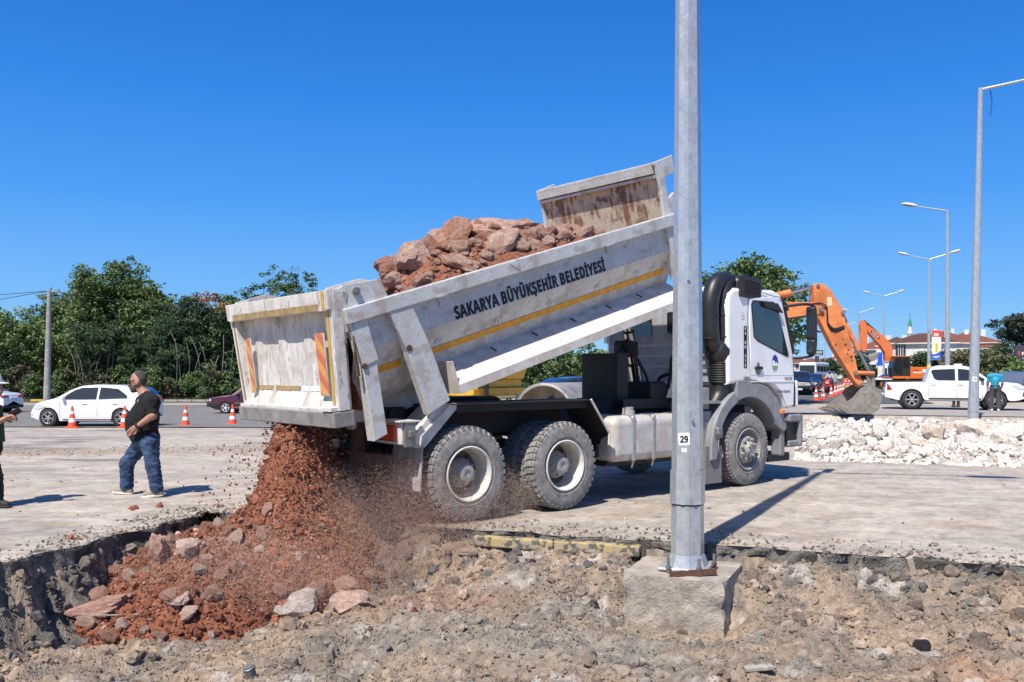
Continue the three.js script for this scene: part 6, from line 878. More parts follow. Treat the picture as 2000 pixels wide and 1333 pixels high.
function upperBody(t, m, o = {}) {
  obj('deck', bb(-2.1, 1.1, 1.0, 1.22, -1.25, 1.25, .03), m, t);
  obj('engine_cover', ext([[-2.05, 1.22], [-2.1, 1.95], [-2.0, 2.05], [-.55, 2.05], [-.1, 1.85], [.3, 1.5], [.9, 1.24]], -1.22, .25, .04), m, t); obj('engine_cover_side', ext([[-2.05, 1.22], [-2.1, 1.95], [-2.0, 2.03], [-.6, 2.03], [-.55, 1.22]], .26, 1.24, .04), m, t);
  obj('counterweight', ext([[-2.1, 1.08], [-2.1, 2.0], [-2.55, 1.95], [-2.7, 1.6], [-2.6, 1.15]], -1.22, 1.22, .06), m, t);
  const c = grp('cabin', t, [.28, 1.22, .78]);
  obj('cabin_frame', ext([[-.75, 0], [.85, 0], [.92, .7], [.62, 1.68], [.5, 1.75], [-.75, 1.75]], -.45, .45, .04), carM.dark, c); obj('cabin_roof', rbox(1.45, .08, .95, .03, -.1, 1.79, 0), m, c);
  for (const s of [1, -1]) { obj('cabin_window', ext([[-.62, .72], [-.05, .72], [-.05, 1.62], [-.62, 1.62]], s > 0 ? .448 : -.46, s > 0 ? .46 : -.448), carM.glass, c); obj('cabin_window', ext([[.02, .15], [.72, .15], [.8, .7], [.56, 1.62], [.02, 1.62]], s > 0 ? .448 : -.46, s > 0 ? .46 : -.448), carM.glass, c); }
  obj('front_window', xf(new RoundedBoxGeometry(.02, 1.0, .8, 1, .008), .80, 1.2, 0, 0, 0, .295), carM.glass, c);
  obj('louvre', [bb(-1.7, -1.4, 1.4, 1.75, 1.245, 1.25)], carM.dark, t);
}
// nearer excavator: its stick comes down to the bucket, traced from its side view at its own depth and real size
{
  const Z = 30.4, k = Z / F, ox = 1335, X = (cx) => (1480 + cx / 4.44 - ox) * k, Y = (cy) => EYE - (530 + cy / 4.44 - 730) * k - .13, q = (l) => l.map(([x, y]) => [X(x), Y(y)]), p3 = (x, y, z) => [X(x), Y(y), z];
  const t = thing('excavator', 'orange excavator behind the truck cab lowering its worn bucket', 'excavator', at(ox, Z, .13), 0);
  tracks(t, orangeOld); upperBody(t, orangeOld);
  const boom = grp('boom', t);
  obj('boom_beam', ext([[1.0, 1.55], [.75, 1.95], [X(-220), Y(430)], [X(-90), Y(300)], [X(60), Y(262)], [X(300), Y(272)], [X(505), Y(276)], [X(548), Y(310)], [X(545), Y(360)], [X(500), Y(388)], [X(240), Y(424)], [X(40), Y(440)], [X(-80), Y(520)], [X(-140), Y(640)]], -.24, .24, .03), orangeOld, boom);
  obj('boom_pin', cylZ(.075, .62, 16, X(530), Y(335), 0), M.steel, boom);
  obj('stick_cylinder', [rod(p3(-90, 262, 0), p3(282, 186, 0), .11, 14), rod(p3(200, 205, .0), p3(284, 186, 0), .125, 14)], orangeOld, boom); obj('cylinder_rod', rod(p3(280, 186, 0), p3(490, 132, 0), .06, 14), M.chrome, boom);
  obj('boom_cylinder', [1, -1].map((s) => rod([1.2, 1.35, s * .35], [X(60), Y(380), s * .33], .09, 12)), orangeOld, boom);
  const stick = grp('stick', t);
  obj('stick_beam', ext(q([[472, 128], [487, 112], [510, 107], [560, 118], [618, 168], [680, 268], [735, 350], [752, 470], [800, 640], [850, 850], [905, 985], [875, 1012], [826, 965], [640, 665], [520, 425], [480, 392], [472, 270]]), -.20, .20, .025), orangeOld, stick);
  obj('stick_plate', ext(q([[492, 190], [530, 150], [580, 150], [650, 240], [700, 350], [720, 470], [640, 560], [585, 420], [560, 300]]), .20, .212, .003), orangeOld, stick);
  obj('stick_pin', [cylZ(.06, .5, 14, X(505), Y(128), 0)], M.steel, stick); obj('stick_pin', [cylZ(.075, .52, 14, X(722), Y(362), 0)], M.steel, stick); obj('stick_pin', [cylZ(.085, .56, 14, X(832), Y(882), 0)], M.steel, stick); obj('stick_pin', [cylZ(.07, .56, 14, X(880), Y(985), 0)], M.steel, stick);
  obj('faded_sticker', box(.16, .30, .004, X(605), Y(268), .217, 0, 0, .12), std([.66, .56, .36], .8), stick);
  obj('bucket_cylinder', rod(p3(728, 390, 0), p3(868, 668, 0), .085, 14), orangeOld, stick); obj('cylinder_collar', rod(p3(850, 640, 0), p3(872, 682, 0), .11, 14), orangeOld, stick); obj('cylinder_head', rod(p3(720, 366, 0), p3(755, 445, 0), .10, 14), M.chassis, stick); obj('cylinder_rod', rod(p3(868, 668, 0), p3(968, 868, 0), .05, 14), M.chrome, stick);
  obj('link_arm', [1, -1].map((s) => rod(p3(835, 882, s * .27), p3(985, 888, s * .27), .07, 8)), orangeOld, stick); obj('link_bar', [1, -1].map((s) => rod(p3(982, 888, s * .18), p3(985, 1010, s * .18), .08, 8)), bucketM, stick);
  for (const [d, s] of [[0, .24], [.09, .26], [.16, .23], [.04, -.26]]) obj('hose', tube([p3(430, 290, s), p3(510, 282, s), p3(570, 310, s + .04), p3(580, 400, s + .03), p3(590, 450 + d * 120, s), p3(640, 500 + d * 150, s), p3(735, 478 + d * 170, s * .8)], .022, 40, 6), M.black, stick);
  obj('hose', tube([p3(525, 450, -.25), p3(520, 490, -.3), p3(545, 520, -.25), p3(570, 525, -.2)], .03, 20, 6), M.black, stick);
  const r = RNG(9); for (let i = 0; i < 9; i++) { const c = [[770, 685], [760, 720], [795, 745], [800, 775], [725, 595], [690, 460], [660, 640], [640, 470], [745, 640]][i]; obj('chipped_paint', xf(new THREE.CircleGeometry(.03 + .035 * r(), 6), X(c[0]), Y(c[1]), .203, 0, 0, r() * 6), M.rustbar, stick); }
  const bu = grp('bucket', t), path = [[895, 975], [950, 998], [1000, 1022], [1012, 1100], [990, 1190], [930, 1236], [820, 1240], [720, 1230], [612, 1194]], inn = path.map(([x, y], i) => [x + (i > 4 ? 0 : -16), y - (i > 3 ? 14 : 0) + (i < 2 ? 14 : 0)]).reverse();
  obj('bucket_shell', ext(q([...path, ...inn]), -.62, .62), bucketM, bu);
  for (const s of [1, -1]) obj('bucket_side', ext(q([[800, 1050], [830, 1015], [895, 980], [1000, 1024], [1010, 1100], [988, 1190], [930, 1234], [720, 1228], [640, 1180], [760, 1096]]), s > 0 ? .62 : -.66, s > 0 ? .66 : -.62, .006), bucketM, bu);
  obj('bucket_rib', [-.32, 0, .32].map((z) => ext(q([[1000, 1024], [1018, 1100], [996, 1196], [932, 1244], [930, 1236], [988, 1190], [1010, 1100]]), z - .03, z + .03)), bucketM, bu);
  for (let i = 0; i < 5; i++) obj('tooth', ext(q([[650, 1206], [640, 1224], [575, 1196], [580, 1186]]), -.58 + i * .26, -.46 + i * .26, .008), bucketM, bu);
}
// farther excavator, working to the left
{
  const Z = 80, k = Z / F, ox = 1757, X = (cx) => -(1560 + cx / 6.06 - ox) * k, Y = (cy) => EYE - (600 + cy / 6.06 - 730) * k - .15, q = (l) => l.map(([x, y]) => [X(x), Y(y)]), p3 = (x, y, z) => [X(x), Y(y), z];
  const m = paintOf([.72, .17, .03], .4), t = thing('excavator', 'orange excavator farther off with folded arm and black name label', 'excavator', at(ox, Z, .15), PI);
  tracks(t, m); upperBody(t, m);
  t.children.filter((o) => o.name === 'cabin').forEach((o) => { o.position.z = -.78; });
  const boom = grp('boom', t);
  obj('boom_beam', ext(q([[795, 225], [820, 222], [850, 245], [1000, 350], [1068, 420], [1100, 490], [1106, 640], [1020, 640], [1010, 545], [960, 462], [880, 375], [812, 300]]), -.28, .28, .03), m, boom);
  decal('name_label', print(512, 96, (x, w, h) => { x.fillStyle = '#101013'; x.fillRect(0, 0, w, h); x.fillStyle = '#eee'; fitText(x, 'DEVELON', 'bold 70px sans-serif', w / 2, h / 2, w * .8, h * .6); }, { solid: true }), 1.0, .21, boom, [X(893), Y(332), -.292], [0, PI, -.735]);
  obj('stick_beam', ext(q([[720, 210], [735, 168], [755, 152], [790, 185], [812, 230], [806, 310], [804, 480], [772, 540], [736, 520], [728, 300]]), -.22, .22, .03), m, boom);
  obj('stick_cylinder', [rod(p3(1010, 372, .0), p3(775, 165, 0), .1, 10)], M.chassis, boom); obj('bucket_cylinder', rod(p3(735, 290, 0), p3(735, 470, 0), .09, 10), m, boom);
  obj('linkage', [rod(p3(735, 470, 0), p3(770, 560, 0), .12, 8), rod(p3(770, 560, 0), p3(815, 600, 0), .12, 8)], bucketM, boom);
  obj('bucket', ext(q([[790, 590], [850, 575], [932, 535], [905, 615], [860, 642], [820, 635]]), -.55, .55, .03), bucketM, t);
  decal('side_lettering', print(256, 96, (x) => { x.clearRect(0, 0, 256, 96); x.fillStyle = '#f2e9e4'; x.fillRect(170, 4, 60, 60); x.fillRect(10, 56, 150, 22); x.fillStyle = '#c23b2a'; x.fillRect(10, 16, 90, 20); }), 1.3, .45, t, [-1.3, 1.65, -1.228], [0, PI, 0]);
}
// yellow soil compactor behind the truck
{
  const yel = phy([.66, .42, .03], .45, { map: rep(T.dusty, .8) }), c = [1.15, 17.85], t = thing('road_roller', 'yellow road roller with smooth steel drum seen under the raised bed', 'road roller', [c[0], .0, -c[1]], -Math.atan2(.55, .83));
  const drumM = std([.50, .48, .46], .55, { metalness: .35, map: rep(T.stone, .6), bumpMap: rep(T.grit, 2), bumpScale: .003 });
  obj('drum', [latheZ([[.66, -.98], [.72, -1.0], [.72, 1.0], [.66, .98]], 64, 0, .72, 0), latheZ([[.66, -.98], [.65, -.7], [.2, -.68], [0, -.68]], 40, 0, .72, 0), latheZ([[0, .68], [.2, .68], [.65, .7], [.66, .98]], 40, 0, .72, 0)], drumM, t);
  obj('drum_hub', [cylZ(.22, .14, 20, 0, .72, .72), ...Array.from({ length: 8 }, (_, i) => cylZ(.05, .1, 10, .4 * cos(i * PI / 4), .72 + .4 * sin(i * PI / 4), .7))], M.rustbar, t);
  obj('drum_frame', [bb(-1.25, .95, .58, .92, 1.03, 1.13, .02), bb(-1.25, .95, .58, .92, -1.13, -1.03, .02), bb(-1.35, -.9, .5, 1.05, -1.12, 1.12, .03), bb(.85, 1.0, .55, .9, -1.12, 1.12, .02)], yel, t);
  obj('articulation', [bb(-1.75, -1.3, .6, 1.0, -.35, .35, .03)], M.chassis, t);
  obj('step_box', [bb(-2.2, -1.6, .95, 1.15, .3, 1.1, .02), bb(-1.75, -1.3, .8, 1.12, .5, 1.1, .02)], yel, t);
  obj('platform', [bb(-3.0, -1.65, 1.15, 1.32, -1.0, 1.0, .03), bb(-2.9, -1.75, 1.32, 1.5, -.95, .95, .03)], yel, t);
  const cb = grp('cabin', t, [-2.3, 1.5, 0]); obj('cabin_panel', [ext([[-.6, 0], [.6, 0], [.75, .35], [.6, .5], [-.6, .5]], -.95, .95, .02)], yel, cb); obj('white_band', bb(.1, .78, .0, .12, .955, .97), M.white, cb); obj('cabin_window', ext([[-.55, .12], [.3, .12], [.55, .35], [.5, 1.4], [-.55, 1.4]], -.96, .97, .01), carM.glass, cb); obj('cabin_roof', bb(-.7, .75, 1.4, 1.5, -1, 1, .04), yel, cb); for (const x of [-.62, .62]) for (const s of [1, -1]) obj('cabin_post', bb(x - .04, x + .04, .4, 1.42, s * .93 - .04, s * .93 + .04), M.black, cb); obj('grab_handle', tube([[.5, .12, .99], [.62, .25, .99], [.7, .3, .99], [.62, .16, .99]], .02, 16, 6, true), M.black, cb);
  obj('steering_ram', rod([-1.55, 1.0, .7], [-1.5, 1.55, .75], .05, 10), M.black, t);
  obj('engine_hood', ext([[-4.6, .9], [-4.6, 1.5], [-3.2, 1.75], [-3.0, 1.7], [-3.0, .9]], -.7, .7, .05), yel, t);
  for (const s of [1, -1]) carWheel(t, -3.35, .72, s * .85, .72, .5, s, 5, yel);
  obj('hydraulic_hose', [tube([[-1.2, .95, .6], [-1.0, 1.12, .7], [-.8, 1.0, .8], [-.75, .8, .85]], .02, 20, 6), tube([[-1.2, .9, .7], [-.95, 1.05, .8], [-.75, .95, .88], [-.7, .75, .9]], .02, 20, 6)], M.black, t);
}

// ---------- cones and barrier ----------
{
  const coneO = std([.80, .10, .03], .6, { map: rep(T.dusty, 3) }), coneW = std([.80, .80, .80], .5);
  const mk = (label, pos, group) => { const t = thing('traffic_cone', label, 'traffic cone', pos, 0, group); obj('base', rbox(.42, .04, .42, .015, 0, .02, 0, 0, .2), coneO, t); const r = (y) => lerp(.15, .028, y / .75); const seg = [[.04, .20, coneO, 'cone_band'], [.20, .33, coneW, 'reflective_band'], [.33, .48, coneO, 'cone_band'], [.48, .58, coneW, 'reflective_band'], [.58, .75, coneO, 'cone_tip']]; for (const [a, b, m, n] of seg) obj(n, cyl(r(b), r(a), b - a, 24, 0, (a + b) / 2, 0), m, t); return t; };
  const c0 = mk('traffic cone in front of the white hatchback, leftmost of four', [(140.5 - 1000) / F * 30.2, yL(30.2) - .03, -30.2], 'traffic cones on the left');
  const put = (u, Z, label, y, g) => dup(c0, [(u - 1000) / F * Z, y ?? yL(Z) - .03, -Z], u % 3, label, g);
  put(243, 30.4, 'traffic cone half hidden behind the walking man'); put(362, 32.0, 'traffic cone standing alone right of the walking man'); put(454, 33.0, 'traffic cone in front of the dark red saloon');
  const G = 'traffic cones on the main road'; put(1594.5, 48, 'traffic cone nearest the truck cab on the main road', .15, G); put(1608, 49.5, 'traffic cone second from the truck cab on the main road', .15, G); put(1624, 55, 'traffic cone third from the truck cab, beside the motorcycle', .15, G); put(1631.5, 60, 'traffic cone fourth from the truck cab on the main road', .15, G); put(1637, 64, 'traffic cone fifth from the truck cab on the main road', .15, G); put(1642, 68, 'traffic cone last but one before the barrier on the main road', .15, G); put(1647, 72, 'traffic cone farthest along the main road', .15, G);
  const br = thing('barrier_board', 'red and white barrier board beyond the cones', 'barrier', at(1657, 74, .15), -.2); obj('board', rbox(.85, .5, .04, .015, 0, .72, 0), std([.70, .06, .04], .6), br); for (let i = 0; i < 6; i++) obj('white_patch', rbox(.12, .12, .01, .004, -.3 + (i % 3) * .28 + (i > 2 ? .1 : 0), i > 2 ? .84 : .6, .025, 0, 0, PI / 4), coneW, br); obj('orange_top', rbox(.5, .09, .05, .02, -.15, 1.02, 0), std([.8, .2, .03], .6), br); for (const q of [-.35, .35]) obj('foot', rbox(.05, .5, .4, .01, q, .25, 0), M.black, br);
  // chain tape between the two nearest cones
  const p = at(1594.5, 48, .80), q = at(1608, 49.5, .80); tag(obj('barrier_tape', tube([p, [(p[0] + q[0]) / 2, .68, (p[2] + q[2]) / 2], q], .02, 16, 6), coneW, null), 'white tape hung between the two nearest cones', 'tape');
}
// ---------- motorcycles with riders ----------
{
  const mk = (label, pos, ry, col, rl) => { const t = thing('motorcycle', label, 'motorcycle', pos, ry); for (const [x, n] of [[.62, 'front_wheel'], [-.62, 'rear_wheel']]) obj(n, [latheZ([[.22, -.05], [.30, -.05], [.30, .05], [.22, .05]], 24, x, .30, 0), latheZ([[0, -.02], [.22, -.03], [.22, .03], [0, .02]], 20, x, .3, 0)], carM.tyre, t); obj('fairing', [rbox(.5, .62, .4, .12, .45, .72, 0), rbox(.9, .28, .34, .1, -.35, .66, 0)], col, t); obj('seat', rbox(.75, .12, .3, .05, -.25, .84, 0), carM.dark, t); obj('handlebar', rod([.4, 1.05, -.34], [.4, 1.05, .34], .02), carM.dark, t); obj('headlight', rbox(.06, .16, .22, .03, .72, .78, 0), carM.lamp, t);
    const J = { head: [-.02, 1.55, 0], neck: [-.06, 1.38, 0], chest: [-.08, 1.2, 0], hip: [-.2, .93, 0], shL: [-.06, 1.34, -.19], elL: [.1, 1.12, -.28], wrL: [.34, 1.08, -.3], shR: [-.06, 1.34, .19], elR: [.1, 1.12, .28], wrR: [.34, 1.08, .3], hpL: [-.18, .92, -.1], knL: [.22, .80, -.2], anL: [.12, .38, -.2], hpR: [-.18, .92, .1], knR: [.22, .80, .2], anR: [.12, .38, .2] };
    person(rl, pos, ry, J, { skin: skinDark, cap: std([.05, .05, .06], .3), shirt: cloth([.45, .44, .44]), longSleeve: true, trousers: cloth([.03, .03, .04]), shoes: M.black, cell: .03, fine: .016 }); };
  mk('red motorcycle coming towards the cones', at(1621, 66, .15), toCam - .25, paintOf([.55, .02, .03]), 'rider in grey top on the red motorcycle');
  mk('dark motorcycle farther back in the traffic', at(1629.5, 92, .15), toCam - .25, paintOf([.02, .02, .03]), 'rider on the dark motorcycle farther back');
}
// ---------- street lights ----------
{
  const arm2 = [[DIRP, .42, 1.5, 1.0], [DIRP + PI, .42, 1.5, 1.0]];
  lightPole('light_pole', 'galvanised light pole rising from the rubble in front of the pickup', 'light pole', at(1901, 27, -.1), 10.45, [[DIRP, .35, 2.2, 1]], .155, .07, 12).rotation.z = -.0;
  { const p = scene.children[scene.children.length - 1]; p.rotation.z = -.022; decal('number_sticker', print(128, 160, (x) => { x.fillStyle = '#f1f1ee'; x.fillRect(0, 0, 128, 160); x.fillStyle = '#111'; fitText(x, '28', 'bold 90px sans-serif', 64, 84, 90, 80); }, { solid: true }), .12, .14, p, [-.055, 1.55, .135], [0, -.4, 0]); obj('sleeve', flat(cyl(.158, .158, .4, 12, 0, .75, 0)), M.galv, p); obj('dangling_wire', tube([[.3, 10.4, .0], [.35, 10.0, .02], [.28, 9.6, .05]], .012, 20, 5), M.black, p); }
  lightPole('light_pole', 'single arm light pole with lamp to the left, behind the pickup', 'light pole', at(1851, 47.5, .12), 10.3, [[DIRP + PI, .35, 1.55, 1.05]], .15, .07, 8);
  const b1 = lightPole('light_pole', 'double arm light pole carrying the 359 banner', 'light pole', at(1815, 67, .12), 10.2, arm2, .15, .07, 8);
  lightPole('light_pole', 'double arm light pole above the second excavator', 'light pole', at(1726.5, 100, .12), 10.3, arm2, .15, .07, 8);
  lightPole('light_pole', 'double arm light pole left of the second excavator boom', 'light pole', at(1677, 129, .12), 10.4, arm2, .15, .07, 8);
  lightPole('light_pole', 'double arm light pole far off behind the excavator stick', 'light pole', at(1648, 165, .12), 10.4, arm2, .15, .07, 8);
  lightPole('light_pole', 'double arm light pole far off behind the black sign', 'light pole', at(1612, 215, .12), 10.4, arm2, .16, .08, 8); lightPole('light_pole', 'smallest double arm light pole near the vanishing point', 'light pole', at(1600, 260, .12), 10.4, arm2, .17, .08, 8);
  // banners
  const ban = print(256, 832, (x, w, h) => { x.fillStyle = '#e9eef4'; x.fillRect(0, 0, w, h); x.fillStyle = '#d8432c'; x.fillRect(0, 0, w, 190); x.fillStyle = '#fff'; fitText(x, '359', 'bold 100px sans-serif', 118, 118, 140, 86); x.fillStyle = '#35506e'; fitText(x, 'Yıllık Kart', 'bold 40px sans-serif', w / 2, 268, 150, 24); x.fillStyle = '#e4d23a'; x.fillRect(88, 350, 92, 290); x.fillStyle = '#3b4a2a'; for (let k = 0; k < 5; k++) x.fillRect(108, 400 + k * 48, 46, 14); x.fillStyle = '#2456c8'; x.beginPath(); x.moveTo(0, 690); x.quadraticCurveTo(150, 690, 256, 560); x.lineTo(256, h); x.lineTo(0, h); x.fill(); x.fillStyle = '#c53d3d'; x.fillRect(0, 672, 60, 14); x.fillStyle = '#fff'; fitText(x, 'eda51', 'bold 90px sans-serif', w / 2, 755, 170, 62); }, { solid: true });
  const bn = thing('banner', 'tall lamp post banner with red 359 top and blue foot', 'banner', at(1819, 66.8, 0), 0); obj('sheet', rbox(.70, 2.2, .02, .005, .40, 3.78, .02), M.white, bn); decal('banner_print', ban, .69, 2.18, bn, [.40, 3.78, .033]); for (const y of [2.66, 4.9]) obj('bracket', rod([-.2, y, .0], [.78, y, .0], .02), M.galv, bn);
  const bp = tag(obj('pole_band', cyl(.16, .16, .45, 12, 0, 0, 0), std([.75, .55, .05], .6), null, { pos: at(1815, 67, 2.05) }), 'yellow band round the banner lamp post', 'band');
  const bm = print(128, 416, (x, w, h) => { x.fillStyle = '#dfe6ee'; x.fillRect(0, 0, w, h); x.fillStyle = '#d8432c'; x.fillRect(0, 0, w, 60); x.fillStyle = '#2456c8'; x.fillRect(20, 130, 90, 220); x.fillRect(0, 350, w, 66); }, { solid: true });
  for (const [u, Z, l] of [[1719, 100, 'blue and white banner on the lamp post by the second excavator'], [1629, 165, 'small blue and white banner far down the road'], [1644, 150, 'small pale banner leaning beside the median trees']]) { const b = thing('banner', l, 'banner', at(u, Z, 0), 0); obj('sheet', rbox(.8, 2.2, .02, .005, 0, 3.6, 0), M.white, b); decal('banner_print', bm, .79, 2.18, b, [0, 3.6, .014]); }
}
// ---------- utility pole on the left with wires ----------
{
  const Z = 60, y0 = -.4, H = 8.35 - y0 * 0 + .0, p0 = at(91, Z, y0), top = EYE + (730 - 567) / F * Z - y0;
  const t = thing('utility_pole', 'concrete utility pole in front of the trees on the left', 'utility pole', p0, 0);
  const sh = obj('shaft', xf(new THREE.CylinderGeometry(.135, .24, top, 14), 0, top / 2, 0), std([.45, .45, .43], .9, { map: rep(T.stone, .8) }), t); t.rotation.z = -.022;
  obj('cross_arm', [rod([-.1, top - .1, 0], [.75, top - .1, .1], .06), cyl(.05, .06, .2, 10, .1, top + .08, 0), cyl(.05, .06, .16, 10, .68, top - .0, .1)], M.steel, t);
  const e = [p0[0] + .2, y0 + top - .05, p0[2]], wire = (b, sag, l) => tag(obj('power_line', tube([e, e.map((v, i) => lerp(v, b[i], .33) - (i === 1 ? sag : 0)), e.map((v, i) => lerp(v, b[i], .66) - (i === 1 ? sag : 0)), b], .022, 40, 5), M.black, null), l, 'power line');
  wire([e[0] - 14, e[1] - 2.1, e[2] + 3], .25, 'lower power line from the pole to the left picture edge'); wire([e[0] - 14, e[1] - 1.0, e[2] + 3], .15, 'upper power line from the pole to the left picture edge'); wire([e[0] + 9, e[1] - 1.0, e[2] - 4], .15, 'short power line from the pole into the trees');
}
// ---------- trees ----------
const leafMat = (c) => phy(c, .75, { vertexColors: true, side: THREE.DoubleSide, transmission: .3 });
const leafM = leafMat([1, 1, 1]), barkM = std([.15, .125, .10], .95, { map: rep(T.stone, 1.5) }), barkPale = std([.30, .27, .22], .95, { map: rep(T.stone, 1.5) });
// crown: leaf-sized folded faces on twigs in clumps; lobes = [x,y,z,rx,ry,rz]
function crown(seed, lobes, n, size, cols, o = {}) {
  const r = RNG(seed), tot = lobes.reduce((s, l) => s + l[3] * l[4] * l[5] ** .7, 0), P = [], C = [], v = V(), q = new THREE.Quaternion(), e = new THREE.Euler(), A = V(), B = V(), Cc = V(), D = V();
  for (const [cx, cy, cz, rx, ry, rz] of lobes) {
    const k = Math.round(n * rx * ry * rz ** .7 / tot), per = o.per || 26, cl = max(3, Math.round(k / per));
    for (let i = 0; i < cl; i++) {
      let x, y, z, d; do { x = r() * 2 - 1; y = r() * 2 - 1; z = r() * 2 - 1; d = x * x + y * y + z * z; } while (d > 1 || (d < .30 && r() < .8) || n3(x * 1.8 + cx, y * 1.8 + cy, z * 1.8) < -.45);
      const X = cx + x * rx, Y = cy + y * ry, Zz = cz + z * rz, cs = (o.clump || .42) * (.6 + .8 * r()), tone = r(), hueC = cols[floor(r() * cols.length)];
      for (let j = 0; j < per; j++) {
        const s = size * (.6 + .8 * r()), a = r() * 6.283, b = Math.acos(2 * r() - 1), rad = cs * Math.cbrt(r());
        v.set(X + rad * sin(b) * cos(a) * 1.25, Y + rad * cos(b) * .7 - (o.droop || 0) * rad, Zz + rad * sin(b) * sin(a) * 1.25);
        e.set((r() - .5) * 1.5 + (o.tilt || 0), r() * 6.283, (r() - .5) * 1.5); q.setFromEuler(e);
        A.set(-s, 0, 0).applyQuaternion(q).add(v); B.set(0, s * .16, s * (o.narrow || .48)).applyQuaternion(q).add(v); Cc.set(s, -s * .12, 0).applyQuaternion(q).add(v); D.set(0, s * .16, -s * (o.narrow || .48)).applyQuaternion(q).add(v);
        for (const w of [A, B, Cc, A, Cc, D]) P.push(w.x, w.y, w.z);
        const m = (.72 + .5 * r()) * (.8 + .4 * tone), c = hueC; for (let w = 0; w < 6; w++) C.push(c[0] * m, c[1] * m, c[2] * m);
      }
    }
  }
  const g = new THREE.BufferGeometry(); g.setAttribute('position', new THREE.BufferAttribute(new Float32Array(P), 3)); g.setAttribute('color', new THREE.BufferAttribute(new Float32Array(C), 3)); g.setAttribute('uv', new THREE.BufferAttribute(new Float32Array(P.length / 3 * 2), 2)); g.computeVertexNormals(); return g;
}
function limbs(seed, H, r0, lobes, spread = 1) { const r = RNG(seed), g = [], fork = H * .34; g.push(tube([[0, -.2, 0], [.06 * r0, fork * .5, .05], [.12 * (r() - .5), fork, 0]], r0, 10, 8)); for (const [x, y, z, rx, ry] of lobes) { const b = [x * .95, y + ry * .25, z * .95]; g.push(rod([0, fork * .92, 0], [b[0] * .5, lerp(fork, b[1], .52), b[2] * .5], r0 * .62, 7, r0 * .4), rod([b[0] * .5, lerp(fork, b[1], .52), b[2] * .5], b, r0 * .4, 6, r0 * .12)); for (let k = 0; k < 3; k++) g.push(rod([b[0] * .5, lerp(fork, b[1], .52), b[2] * .5], [x + (r() - .5) * rx * 1.5, y + (r() - .2) * ry, z + (r() - .5) * rx * 1.5], r0 * .22, 5, r0 * .06)); } return g; }
const GREEN = [[.095, .165, .036], [.115, .19, .04], [.08, .145, .034], [.135, .20, .05]], DARK = [[.058, .115, .038], [.07, .13, .036], [.05, .098, .032]], OLIVE = [[.15, .165, .06], [.125, .15, .05], [.17, .165, .075]], LIGHTG = [[.14, .22, .052], [.12, .20, .045], [.165, .235, .065]];
function lobesFor(seed, R, H, base, n) { const r = RNG(seed), l = [[0, base + (H - base) * .55, 0, R * .62, (H - base) * .42, R * .62]]; for (let i = 0; i < n; i++) { const t = i / n * 6.283 + r() * .8, k = .35 + .5 * r(), y = lerp(base + .4, H - .9, r()); l.push([cos(t) * R * k, y, sin(t) * R * k, R * (.30 + .22 * r()), (H - base) * (.15 + .12 * r()), R * (.30 + .22 * r())]); } l.push([(r() - .5) * R * .5, H - (H - base) * .14, (r() - .5) * R * .5, R * .34, (H - base) * .15, R * .34]); return l; }
function tree(label, pos, R, H, o = {}, group) {
  const seed = o.seed || 1, lobes = lobesFor(seed, R, H, o.base ?? H * .25, o.n || 8), t = thing(o.name || 'tree', label, o.cat || 'tree', pos, o.ry || 0, group);
  if (!o.noTrunk) obj('trunk', limbs(seed + 3, H, o.r0 || .16, lobes), o.bark || barkM, t);
  obj(o.cn || 'crown', crown(seed + 7, lobes, (o.leaves || 4200) * 1.3, (o.size || .17) * .86, o.cols || GREEN, o), leafM, t, { raw: true }); return t;
}
const TG = 'trees beyond the cross street', g0 = -.38;
